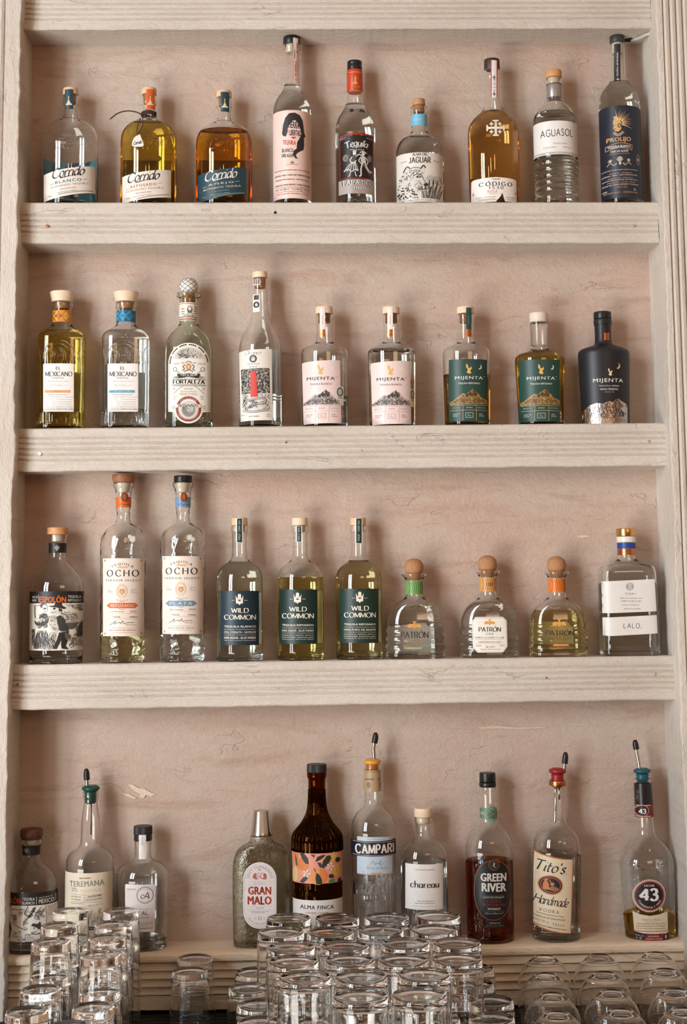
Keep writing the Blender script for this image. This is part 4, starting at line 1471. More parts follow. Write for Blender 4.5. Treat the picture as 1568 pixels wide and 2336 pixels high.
it += [T('PRODUCIDO EN SAN JUANITO, JALISCO CON PASION', 1418, 387, 78, 3, (226, 222, 216), .02), T('AGAVE  HORNO', 1418, 394, 50, 2.4, OR, .02), T('ARTESANAL   CABALLO   ACERO Y SERPENTIN DE COBRE', 1418, 398.5, 76, 3, (226, 222, 216), .02), T('MAESTRO  REGION', 1418, 405, 54, 2.4, OR, .02), T('TEQUILANA WEBER VARIEDAD AZUL  SANTA MARIA DEL ORO', 1418, 409.5, 78, 3, (226, 222, 216), .02), T('MAGUEY  LOTE  NOM', 1420, 415, 60, 2.4, OR, .02),
       T('MIGUEL RIOS  RICARDO RODRIGUEZ V.  R. RODRIGUEZ', 1420, 420, 78, 3, (226, 222, 216), .02), T('COMERCIO LIBRE', 1418, 426, 26, 3, OR, .02), T('40%', 1386, 433, 8, 4, (226, 222, 216), .02), T('1L', 1450, 431, 5, 5, (226, 222, 216), .02), T('HECHO EN MEXICO', 1400, 438, 32, 3.6, OR, .02), T('BIENVENIDO A CASA', 1440, 438, 34, 3.6, OR, .02), RING(1459, 362, 4.6, 12, 1, (200, 180, 140)), EL(1459, 362, 2, 4, (190, 170, 130))]
b.lab('front_label', ('wrap', -100, 100, 240, 450), NV, it)
b.strip('seal_strip', 1402, 1416, 100, 187.5, (30, 34, 40), [(99, 17.4), (104, 18.1), (125, 18.1), (128, 17.5), (170, 17.7), (188, 20.3)], [T('TEQUILA ARTESANAL', 1409.5, 147, 56, 4, (226, 222, 216), .02, rot=90), BX(1409, 178, 1410.4, 186, FL), BX(1406.5, 181, 1413, 182.6, FL)])

# ---------------------------------------------------------------- second shelf
def elmex(cx, label, liq, ac, neck, loose, sub):
    b = Bottle('liquor_bottle', label, 1, cx, [(690, 24), (693, 24.8), (702, 24.6), (706, 21.6), (733, 21.4), (742, 22.5), (748, 28), (756, 41), (762, 49), (768, 52.2), (775, 53), (800, 53), (976, 52.6)], n=3.2, kd=.8, liquid=liq, flute=(32, .022, 942, 973))
    c = b.lathe('wooden_stopper', [(667, 28.8), (690, 24.4)], WOODL if loose else WOODL)
    b.lathe('cork_plug', [(690, 16), (706, 15.6)], CORK, c)
    X = cx - 6
    nl = b.lab('neck_label', ('wrap', -100, 100, 707, 733.5), neck[0], [PG([(X + d, 708), (X + d + 10, 720), (X + d, 732), (X + d - 10, 720)], neck[1], part='pattern') for d in (-16, 0, 16)] + [RING(X, 720, 5.5, 6, 1.2, neck[2], 2, 'pattern'), RING(X, 720, 2.6, 3, 1, neck[2], 2, 'pattern')] + [LN([(X + d - 10, 708), (X + d + 10, 732)], 1.1, neck[2], 2, part='pattern') for d in (-16, -6, 8)] + [LN([(X + d + 10, 708), (X + d - 10, 732)], 1.1, neck[2], 2, part='pattern') for d in (-16, -6, 8)])
    # moulded arches
    A_ = []
    for rx, y0, yb in ((36, 775, 829), (29, 784, 829), (15, 794, 829), (10, 799, 829)):
        A_.append([(cx - 4 - rx, yb), (cx - 4 - rx, y0 + rx * 1.05)] + [(cx - 4 + rx * math.cos(math.pi - k * math.pi / 12), y0 + rx * 1.05 - rx * 1.05 * math.sin(k * math.pi / 12)) for k in range(1, 12)] + [(cx - 4 + rx, y0 + rx * 1.05), (cx - 4 + rx, yb)])
    for s_ in (-1, 1):
        A_.append([(cx - 4 + s_ * 44, 960), (cx - 4 + s_ * 44, 812), (cx - 4 + s_ * 47, 796), (cx - 2 + s_ * 49, 790)])
    b.emb('moulded_arches', A_, 1.0)
    b.emb('embossed_lettering', glyph_paths('M', cx - 3, 811, 9, 8), .5)
    x0, x1, y0 = cx - 40.5, cx + 29.5, 829
    it = [G('EL', cx - 5.5, 840, 11, 7.5, (70, 62, 60), .17, .07, 15, serif=.1), G('MEXICANO', cx - 5, 853, 62, 11, (70, 62, 60), .19, .06, 15, serif=.12, space=.26), T('TEQUILA', cx - 6, 862.5, 27, 4, (90, 84, 82), space=1.3), T('100% DE AGAVE AZUL', cx - 6, 870, 50, 2.2, (190, 184, 180)), LN([(cx - 26, 881), (cx - 22, 876), (cx - 20, 881), (cx - 12, 878), (cx - 6, 881), (cx - 2, 876), (cx + 2, 881), (cx + 16, 878)], .7, (206, 186, 168), smooth=True),
          BX(cx - 36, 890, cx + 22, 896, ac), PG([(cx - 38, 890), (cx - 36, 890), (cx - 36, 896), (cx - 38, 896), (cx - 36.5, 893)], ac), T(sub, cx - 6, 893, 34, 3.6, W, .02, z=2), T('DESTILADO Y ENVASADO EN MEXICO', cx - 6, 900.5, 48, 2.2, (150, 144, 140)), BX(x0 + 1, 905.5, x1 - 1, 906.2, (170, 164, 160)), LINES(cx + 9, [911, 916, 920, 924, 928], 36, 1.1, (170, 164, 160), 3), T('40% ALC. VOL.  750ML', cx + 10, 933, 34, 2.2, (130, 124, 120)), RING(cx - 24, 921, 11, 12.5, .9, (216, 206, 200)), RING(cx - 24, 921, 7, 8, .7, (216, 206, 200)), BX(cx - 10, 906, cx - 9.5, 936, (200, 194, 190))]
    b.lab('front_label', RECT(x0, y0, x1, y0 + 110, 3), (238, 233, 230), it)
    b.lab('back_label', RECT(x0 + 5, y0 + 5, x1, y0 + 106, 3), (226, 222, 218), back=True)
    return b


elmex(138.5, 'squarish bottle of golden liquor with arched glass relief, white label and orange neck band', (LIQ('golden_liquor_pale', (.97, .87, .50)), 757, 'liquor'), (226, 160, 90), ((222, 142, 40), (236, 176, 70), (150, 70, 20)), False, 'REPOSADO')
bb = elmex(285.5, 'squarish bottle of clear liquor with arched glass relief, white label and blue neck band', (LIQ('clear_liquor', (.996, .996, .985)), 757, 'liquor'), (92, 158, 186), ((28, 96, 140), (44, 124, 168), (90, 170, 205)), True, 'BLANCO')

# arch-labelled bottle with the latticed white knob
b = Bottle('liquor_bottle', 'grey-green bottle with a tall arch-topped label and white latticed knob stopper', 1, 429.5, [(670, 26.5), (672, 27.4), (678, 27.2), (680.5, 22), (684, 21.4), (735, 21.2), (742, 22), (750, 29.5), (762, 40.5), (777, 49.5), (794, 54), (812, 55.3), (860, 55.4), (976, 55)], gl=GREY_G, n=2.6, kd=.74, wall=3.4)
c = b.lathe('knob_stopper', [(633.5, 3), (635, 9), (640, 15.5), (648, 20), (656, 21.6), (664, 20), (669, 15.5), (670.5, 13)], mat('white_ceramic', (232, 228, 220), .4))
paths = []
for sg in (-1, 1):
    for k in range(9):
        pth = []
        for j in range(15):
            t = j / 14
            y = 636 + t * 32
            hw = np.interp(y, [633.5, 635, 640, 648, 656, 664, 669, 670.5], [3, 9, 15.5, 20, 21.6, 20, 15.5, 13]) * b.k * 1.01
            a = k * 2 * math.pi / 9 + sg * t * 2.2
            pth.append((hw * math.sin(a), -hw * math.cos(a), b.zs(y)))
        paths.append(pth)
V, Fc = [], []
for p in paths:
    v, f = tube_mesh(p, .55 * b.k, 6)
    k = len(V)
    V += v
    Fc += [tuple(i + k for i in q) for q in f]
link_mesh('lattice', V, Fc, mat('print', (50, 46, 44), .6), c)
b.lathe('cork_plug', [(670.5, 15), (690, 14.5)], CORK, c)
GYT = (104, 98, 94)
b.lab('neck_label', ('wrap', -100, 100, 689, 731), (228, 220, 208), [BX(405, 726, 455, 729.5, (186, 110, 80)), BX(405, 691, 455, 693, (190, 150, 120)), BX(405, 722, 455, 723.6, K), EL(433, 706, 6, 8, GYT), EL(433, 704, 3.6, 4.6, (228, 220, 208), 2), LN([(427, 716), (433, 712), (440, 716)], 1.4, GYT, smooth=True), LINES(447, [699, 704, 709, 714], 10, 2, GYT, 4), LINES(418, [704, 710, 715], 8, 2, GYT, 5), LINES(431, [719], 26, 1.6, K, 6)])
arch = [(383, 938), (383, 829)] + [(430.5 - 47.5 * math.cos(k * math.pi / 16), 829 - 47.5 * math.sin(k * math.pi / 16)) for k in range(1, 16)] + [(478, 829), (478, 938), (462, 940)] + [(430 + 33 * math.cos(k * math.pi / 14), 933 + 33 * math.sin(k * math.pi / 14)) for k in range(0, 15)][0:15] + [(398, 940)]
it = []
for k in range(30):
    a0, a1 = math.pi * (k + .08) / 30, math.pi * (k + .92) / 30
    if k % 5 != 4:
        it.append(('lettering', K, 1, ([(430.5 - r * math.cos(a), 829 - r * math.sin(a)) for r, a in ((44.5, a0), (44.5, a1), (41.8, a1), (41.8, a0))], [(0, 1, 2, 3)])))
scene = [(430.5 - 38 * math.cos(k * math.pi / 12), 826 - 34 * math.sin(k * math.pi / 12)) for k in range(0, 13)] + [(466, 818), (430, 822), (394, 818)]
it += [PG([p for p in scene if p[1] < 819] + [(430, 822)], (206, 202, 194), part='landscape'), SCRIB([(398, 816), (404, 804), (416, 796), (430, 793), (446, 797), (457, 805), (463, 816), (430, 818)], 120, .8, 4, GYT, 7, 2, 88, part='landscape'), SCRIB([(400, 810), (420, 805), (436, 812), (430, 818), (408, 817)], 40, 1.4, 3, K, 8, 3, 10, part='landscape'),
       EL(430.5, 837, 6, 8, (196, 132, 84), part='crest'), EL(430.5, 837, 3, 5, (226, 190, 140), 2, 'crest'), LN([(423, 828), (430.5, 824), (438, 828)], 1.6, GYT, smooth=True, part='crest'), LN([(423, 832), (418, 836), (421, 842), (416, 845)], 2.2, GYT, smooth=True, part='crest'), LN([(438, 832), (443, 836), (440, 842), (445, 845)], 2.2, GYT, smooth=True, part='crest'), LN([(420, 848), (430.5, 844), (441, 848)], 2, GYT, smooth=True, part='crest'), LN([(415, 827), (420, 829)], 1.4, GYT, part='crest'), LN([(446, 827), (441, 829)], 1.4, GYT, part='crest'),
       RING(399, 842, 4.6, 5, 1.2, GYT), LN([(402, 846), (410, 851)], 1.2, GYT), RING(462, 842, 4.6, 5, 1.2, GYT), LN([(459, 846), (451, 851)], 1.2, GYT), T('ESTD', 402, 830, 11, 4, (190, 184, 176), .02), T('1873', 459, 830, 14, 4, (190, 184, 176), .02),
       PG([(392, 861), (404, 857), (405, 852), (418, 853), (430.5, 851), (443, 853), (456, 852), (457, 857), (469, 861), (456, 864), (448, 860), (430.5, 858), (413, 860), (405, 864)], (150, 146, 140)), PG([(404, 852), (417, 855), (430.5, 853), (444, 855), (457, 852), (453, 863), (430.5, 860), (408, 863)], K, 2), T('TEQUILA', 430.5, 857, 40, 6, (232, 228, 222), .03, 0, -90, z=3),
       BX(392, 865, 469, 866, K), BX(392, 877.5, 469, 878.6, K), G('FORTALEZA', 430.5, 871, 73, 9.4, K, .3, .08, 8, serif=.14, space=.26), BX(394, 880, 467, 880.8, GYT), T('REPOSADO', 430.5, 887, 22, 4, (170, 164, 158), .01), T('HECHO EN MEXICO', 430.5, 893, 38, 2.6, (150, 144, 138), .01), T('PRODUCT OF MEXICO', 430.5, 899, 40, 6, (186, 180, 172), .01), LN([(395, 898), (410, 885), (419, 880)], .9, GYT), LN([(466, 898), (451, 885), (442, 880)], .9, GYT), EL(397, 887, 3, 3, (190, 186, 178)), EL(464, 887, 3, 3, (190, 186, 178)), T('750\nML', 399, 907, 9, 9, (176, 170, 164)), T('40%\nVOL', 461, 907, 9, 9, (176, 170, 164)), RING(396, 929, 3, 4, .8, GYT), RING(465, 929, 3, 4, .8, GYT), FR(386, 828, 475, 936, .6, (196, 186, 172)),
       RING(430, 933, 29, 29, 6, (150, 62, 48)), EL(430, 935, 21, 20, (206, 202, 196)), EL(430, 935, 15, 16, (146, 144, 140), 2, 'pina'), EL(434, 932, 8, 10, (190, 188, 184), 3, 'pina'), SCRIB([(416, 930), (425, 920), (440, 922), (444, 938), (434, 950), (420, 946)], 40, .7, 4, GYT, 9, 4, 60, part='pina'), PG([(402, 923), (430, 918), (458, 923), (458, 930), (430, 925), (402, 930)], (228, 222, 214), 5), G('REPOSADO', 430, 924, 46, 5.6, K, .2, .08, 10, serif=.1, z=6, arc=160)]
it += [('lettering', (232, 224, 214), 2, fit(block_text('ELABORADO EN JALISCO', .015), 430, 957.5, 52, 3.6, 0, -26)), ('lettering', (232, 224, 214), 2, fit(block_text('100% DE AGAVE', .015), 430, 908, 40, 3.6, 0, 26))]
b.lab('front_label', arch, (232, 227, 217), it, cut=5)

# tapering tall bottle with an engraved red tower
b = Bottle('liquor_bottle', 'tall tapering bottle with a woodcut label of a red tower, pale wooden stopper', 1, 594, [(635, 17.4), (637, 18), (650, 18), (652, 16.8), (700, 17.8), (722, 20.6), (738, 26.5), (753, 35.5), (771, 43.6), (788, 47.8), (806, 48.8), (860, 48.8), (976, 48.8)], liquid=(LIQ('clear_liquor', (.996, .996, .985)), 903, 'liquor'))
c = b.lathe('wooden_stopper', [(621, 16.8), (635.5, 17.2)], WOODL)
b.lathe('cork_plug', [(635.5, 13), (658, 12.5)], CORK, c)
b.strip('neck_sticker', 577, 593, 671, 711.5, (226, 222, 216), [(650, 16.9), (712, 19.4)], [BX(579.5, 673, 590.5, 683.5, (60, 58, 58)), EL(585, 695, 6.8, 7.2, K), PG([(585, 691), (589, 694), (587, 699), (583, 699), (581, 694)], (200, 196, 190), 2)])
b.strip('barcode_sticker', 577.5, 594.5, 636.5, 650, (228, 224, 218), [(635, 18.2), (651, 18.2)], [BX(579 + k * 1.7, 637, 579 + k * 1.7 + (.5 + .7 * (k % 3 == 0)), 648, K) for k in range(9)])
IL = [(549, 841), (614, 839.5), (616.5, 939), (552.5, 941)]
it = [G('Organico', 577.5, 804, 38, 9, INK, .05, .03, 30, shear=.4, space=.05), EL(577.5, 818, 8.6, 8.8, (56, 54, 54), part='emblem'), PG([(577.5, 812), (583, 816), (581, 823), (574, 823), (572, 816)], (214, 208, 200), 2, 'emblem'), T('TEQUILA', 578, 830, 28, 3.6, INK, space=1.4), T('BLANCO', 578, 836.5, 17, 2.8, INK, space=1.2),
      PG([(549, 841), (614.5, 839.5), (616, 896), (551, 898)], (52, 50, 50), part='woodcut'), SCRIB([(549, 841), (614, 840), (615, 896), (551, 898)], 420, 1.0, 4.4, (206, 200, 192), 11, 2, part='woodcut'),
      PG([(571.5, 848), (573, 846), (582, 846), (584, 848), (588.5, 905), (571.5, 905.5)], (206, 52, 30), 4, 'tower'), PG([(551, 898), (616, 896), (617, 939), (553, 941)], (214, 208, 200), part='woodcut'), SCRIB([(551, 900), (570, 899), (560, 936), (553, 940)], 60, .9, 4, K, 12, 2, part='woodcut'), SCRIB([(590, 898), (616, 897), (617, 938), (600, 938)], 70, .9, 4, K, 13, 2, part='woodcut'),
      LN([(554, 925), (562, 914), (580, 910), (600, 908), (606, 914), (596, 921), (580, 921), (566, 928), (562, 936), (580, 939), (612, 934)], 4.4, (70, 68, 66), 3, True, part='woodcut'), LN([(554, 925), (562, 914), (580, 910), (600, 908), (606, 914), (596, 921), (580, 921), (566, 928), (562, 936), (580, 939), (612, 934)], 2.2, (206, 200, 192), 4, True, part='woodcut'), SCRIB([(568, 912), (590, 910), (588, 930), (566, 934)], 60, .9, 4, K, 14, 5, 30, part='woodcut'),
      T('HECHO EN MEXICO', 580, 949.5, 24, 3, INK), T('750 ml', 553, 946, 7, 2.2, INK), T('40% Alc.', 613, 945, 8, 2.2, INK), T('80 Proof', 613, 949, 8, 2.2, INK)]
b.lab('front_label', [(544, 799), (620, 795), (622, 958), (548, 960)], (230, 225, 216), it)
b.lab('back_label', RECT(572, 800, 640, 955), (206, 200, 190), back=True)


def mijenta(cx, label, hw0, hw1, liq, paper, ink, mt_c, xo, y0, x0, x1, sub, strip, wood, tops, yoff=0, side=None, mtn2=None):
    """tapering round bottle, wide flat shoulder"""
    b = Bottle('liquor_bottle', label, 1, cx, [(717 + yoff, 19), (719 + yoff, 20), (731 + yoff, 20), (734 + yoff, 18.8), (770 + yoff, 18.8), (781 + yoff, 20), (786 + yoff, 24), (790 + yoff, 36), (793.5 + yoff, hw0 - 9), (798 + yoff, hw0 - 3), (804 + yoff, hw0 - .4), (812 + yoff, hw0), (880, (hw0 + hw1) / 2 + .4), (976, hw1)], liquid=liq, smooth=2)
    if wood is not None:
        c = b.lathe('wooden_stopper', [(701 + yoff, 19.6), (717 + yoff, 20)], wood)
        b.lathe('cork_plug', [(717 + yoff, 13.5), (737 + yoff, 13.5)], WOODD, c)
    if strip:
        sc, cc, sx = strip
        b.strip('seal_strip', sx - 6.2, sx + 6.2, 701.5 + yoff, 751 + yoff, sc, [(700 + yoff, 20.2), (731 + yoff, 20.2), (734 + yoff, 19.1), (752 + yoff, 19.1)], [T('TEQUILA', sx, 730 + yoff, 20, 3, (150, 140, 138), .01, rot=90)])
        b.strip('foil_strip', sx - 6, sx + 6, 751 + yoff, 768 + yoff, cc, [(750 + yoff, 19.1), (769 + yoff, 19.1)], [LN([(sx - 5, 754 + yoff + k * 2.8), (sx + 5, 754 + yoff + k * 2.8)], .8, (150, 90, 60)) for k in range(5)])
    P = [(x0, y0 + 4), (x1, y0), (x1 + 3, y0 + 144), (x0 + 4, y0 + 146)] if paper == (234, 213, 209) else [(x0, y0), (x1, y0), (x1, y0 + 141), (x0 + 1, y0 + 141)]
    w = x1 - x0
    xc = xo
    RB = (222, 176, 96)
    it = [PG([(xc + (px - 1392) * 1.35 - 1, y0 + 21.5 + (py - 848) * 1.35) for px, py in ((1388, 840), (1391, 842), (1392, 848), (1396, 846), (1397, 844), (1397.5, 849), (1395, 851), (1397, 856), (1393, 857), (1389, 855), (1391, 850), (1388, 846))], RB, part='rabbit_emblem'),
          PG([(xc + 26, y0 + 12), (xc + 30, y0 + 15), (xc + 30, y0 + 20), (xc + 26, y0 + 23.5), (xc + 22, y0 + 22), (xc + 26, y0 + 20), (xc + 27.6, y0 + 16.5)], mt_c[3], part='moon_emblem'),
          T('MIJENTA', xc + 1, y0 + 43.5, 64, 9.2, ink, .012, space=1.15), T('®', xc + 36, y0 + 39, 2.6, 2.6, ink), T(sub, xc + 1, y0 + 55.5, 50, 4.6, ink, .008)]
    ym = y0 + 100
    ridge = [(x0 + 2, ym - 2), (x0 + 12, ym - 8), (x0 + 22, ym - 16), (x0 + 30, ym - 22), (x0 + 38, ym - 20), (x0 + 46, ym - 26), (x0 + w * .62, ym - 32), (x0 + w * .68, ym - 27), (x0 + w * .76, ym - 21), (x0 + w * .84, ym - 13), (x1, ym - 8)]
    poly = ridge + [(x1 + 1, ym), (x1 + 2, ym + 2), (x0 + 3, ym + 3)]
    it += [PG(poly, mt_c[0], part='mountain'), SCRIB(poly, 190, .7, 5, mt_c[1], 5, 2, 70, part='mountain'), SCRIB([(x0 + 3, ym + 2), (x0 + 3, ym - 3), (x0 + 25, ym - 12), (x1 - 14, ym - 10), (x1, ym - 6), (x1, ym + 2)], 220, 1.1, 2.4, mt_c[1], 6, 3, part='mountain'), SCRIB(ridge[3:9] + [(x0 + w * .7, ym - 14), (x0 + 30, ym - 12)], 46, 1.3, 6, mt_c[2], 7, 4, 62, part='mountain')]
    ln = mt_c[4]
    it += [BX(x0 + 4, y0 + 104.5, x1, y0 + 105.3, ln), BX(x0 + 4, y0 + 116, x1, y0 + 116.8, ln), BX(x0 + w * .35, y0 + 104, x0 + w * .35 + .9, y0 + 140, ln), BX(x0 + w * .7, y0 + 104, x0 + w * .7 + .9, y0 + 140, ln),
           T('40% ALC. VOL.', x0 + w * .19, y0 + 110.5, 18, 2.6, mt_c[5], .01), T('80 PROOF', x0 + w * .52, y0 + 110.5, 14, 2.6, mt_c[5], .01), T('CONT. NET. 750 ML', x0 + w * .85, y0 + 110.5, 20, 2.6, mt_c[5], .01), T('TEQUILA 100%\nDE AGAVE', x0 + w * .19, y0 + 127, 15, 7, mt_c[5], .01), T('HECHO\nEN MEXICO', x0 + w * .85, y0 + 127, 13, 7, mt_c[5], .01)]
    f = BX
    rx0, rx1 = x0 + w * .42, x0 + w * .62
    it += [FR(rx0, y0 + 122, rx1, y0 + 133.5, .8, mt_c[5]), T('LOTE\nORIGINAL', (rx0 + rx1) / 2, y0 + 127.8, 9, 4.6, mt_c[5], .01)]
    b.lab('front_label', P, paper, it, cut=5)
    if side:
        sx0, sx1, sy0, sy1 = side
        mx, my = (sx0 + sx1) / 2, sy0 + 13
        b.lab('side_sticker', RECT(sx0, sy0, sx1, sy1), (226, 221, 214), [EL(mx, my, (sx1 - sx0) * .42, 10.5, (72, 84, 96)), EL(mx, my, (sx1 - sx0) * .28, 7.4, (214, 212, 208), 2), RING(mx, my, (sx1 - sx0) * .2, 5.6, .8, (72, 84, 96), 3), T('TRACE', mx, sy0 + 26.5, (sx1 - sx0) * .6, 2.4, INK, .02)], e=.0007)
    return b


PKP = (234, 213, 209)
pk_c = ((196, 182, 178), (84, 80, 80), (52, 50, 50), (242, 232, 226), (214, 186, 184), (176, 158, 154))
mijenta(742, 'bottle with a pale pink label and mountain drawing, nearly empty, nearest the red tower bottle', 54, 51.5, (LIQ('clear_liquor', (.996, .996, .985)), 905, 'liquor'), PKP, (76, 70, 70), pk_c, 731, 820.5, 689, 776.5, 'TEQUILA BLANCO', ((232, 212, 208), COPPER, 736), WOODL, 0, side=(767.5, 785, 880, 923))
mijenta(896, 'full bottle with a pale pink label and mountain drawing, beside the first green-labelled bottle', 54.5, 51.5, (LIQ('clear_liquor', (.996, .996, .985)), 800, 'liquor'), PKP, (76, 70, 70), pk_c, 891, 822, 847, 937, 'TEQUILA BLANCO', ((236, 222, 216), COPPER, 890.5), WOODL, 0, side=(937.5, 948, 885, 926))
GRN = (34, 70, 64)
gr_c = ((176, 142, 84), (104, 80, 44), (70, 56, 34), (222, 220, 212), (196, 164, 112), (206, 206, 198))
mijenta(1067.4, 'bottle half full of amber liquor with a green mountain label and wooden stopper', 54.5, 51.5, (LIQ('amber_liquor', (.92, .80, .45)), 856, 'liquor'), GRN, (236, 232, 224), gr_c, 1070, 819, 1026, 1113.5, 'TEQUILA REPOSADO', ((28, 78, 70), COPPER, 1070), WOODL, 0)
b = mijenta(1236, 'full bottle of golden liquor with a green mountain label and frosted wrapped neck', 57, 51.5, (LIQ('golden_liquor_pale', (.965, .85, .46)), 803, 'liquor'), GRN, (236, 232, 224), gr_c, 1234.5, 820, 1189, 1279.5, 'TEQUILA REPOSADO', None, None, 0, yoff=15)
FROST = glass('frosted_wrap', (.95, .94, .92), 1.25, .35)
c = b.lathe('wrapped_stopper', [(714.5, 20.6), (717, 21.2), (735, 20.8), (737, 19.8)], mat('frosted_stopper', (226, 212, 198), .5))
b.lathe('clear_wrap', [(737, 20.4), (747, 20.6), (750, 19.6), (790, 19.4)], FROST)

# matt black bottle with a silver foil mountain
MATB = mat('matt_black_coating', (26, 28, 34), .42)
b = Bottle('liquor_bottle', 'matt black bottle with a silver foil mountain along its base', 1, 1382.7, [(729, 19), (731, 20.6), (741, 20.6), (743, 18.6), (775, 18.6), (786, 20), (790, 27), (793.5, 40), (797, 50), (801, 56), (807, 58.4), (815, 58.6), (880, 56.6), (976, 54)], gl=MATB)
b.lathe('stopper', [(712.5, 20), (729, 20.3)], mat('black_cap', (24, 25, 29), .35))
b.strip('foil_strip', 1379, 1391, 759, 776, COPPER, [(758, 18.9), (777, 18.9)], [LN([(1380, 762 + k * 3), (1390, 762 + k * 3)], .8, (140, 86, 60)) for k in range(4)])
SILV = mat('silver_foil', (206, 198, 192), .28, 1.0, bump=.8, bscale=260)
WS = (236, 232, 226)
b.lab('printed_lettering', None, None, [T('MIJENTA', 1389.5, 868.5, 69, 11, WS, .016, space=1.15), T('TEQUILA AÑEJO', 1391, 880, 48, 5, WS, .012), T('GRAN RESERVA', 1391, 887.5, 42, 4.6, WS, .014), T('40% ALC. VOL.', 1392, 894, 23, 2.4, (180, 176, 170)), PG([(1411, 827), (1416, 831), (1416.5, 837), (1412, 841.5), (1407, 840), (1411.5, 837), (1413.5, 832)], (214, 176, 110), part='moon_emblem'), PG([(1388, 840), (1391, 842), (1392, 848), (1396, 846), (1397, 844), (1397.5, 849), (1395, 851), (1397, 856), (1393, 857), (1389, 855), (1391, 850), (1388, 846)], (224, 206, 176), part='rabbit_emblem')])
mp_ = [(1334, 937), (1341, 930), (1349, 923), (1362, 919), (1377, 920.5), (1389, 915), (1398, 917), (1405, 912), (1410, 908), (1415, 911), (1421, 915), (1428, 917.5), (1433, 921), (1436, 928), (1437, 966), (1337, 968)]
b.lab('foil_mountain', mp_, SILV, [SCRIB([(1342, 932), (1362, 922), (1390, 918), (1410, 911), (1432, 924), (1434, 950), (1400, 958), (1345, 955)], 150, 1.0, 9, (46, 42, 42), 4, 1, 68, part='engraving'), LN([(1410, 909), (1404, 922), (1408, 938), (1400, 952)], 2, (56, 50, 50), 2, True, part='engraving'), LN([(1389, 916), (1383, 928), (1388, 942)], 2, (56, 50, 50), 2, True, part='engraving'), FR(1407, 954, 1428, 961, .8, (120, 90, 76), 3), T('GRAN RESERVA', 1417, 957.5, 16, 2.6, (120, 90, 76), .01, z=3)])
# ---------------------------------------------------------------- third shelf
def espolon(row, cx, label, P, band, bandit, art, artz, dx, wood, neckp, liq=None, yfix=0):
    """round bottle with a black lettered band over a drawn scene; P = profile"""
    b = Bottle('liquor_bottle', label, row, cx, P, liquid=liq, yfix=yfix)
    c = b.lathe('wooden_stopper', wood[0], wood[1])
    b.lathe('cork_plug', wood[2], mat('cream_plug', (225, 212, 190), .6), c)
    y0, y1, xo = neckp
    b.lab('neck_label', ('wrap', -100, 100, y0, y1), (28, 26, 26), [PG([(xo, y1 - 3)] + [(xo + r * math.sin(a), y1 - 9 - r * math.cos(a) * 1.1) for r, a in ((4, -1.5), (8, -1.1), (4.6, -.85), (9, -.6), (5, -.35), (10, 0), (5, .35), (9, .6), (4.6, .85), (8, 1.1), (4, 1.5))], (150, 144, 134), part='agave_emblem')])
    o = b.lab('front_label', ('wrap', -100, 100) + art[:2], (224, 217, 206), artz)
    b.lab('band_label', ('wrap', -100, 100) + band, (27, 25, 25), bandit, e=.0007)
    return b


O, WH, K2, G1, G2 = (230, 104, 36), (226, 221, 212), (42, 39, 38), (88, 84, 80), (140, 134, 127)


def q(X, Y):
    return 50 + X / 7.08, 1190 + Y / 7.08


def Q(*p):
    return [q(*a) for a in p]


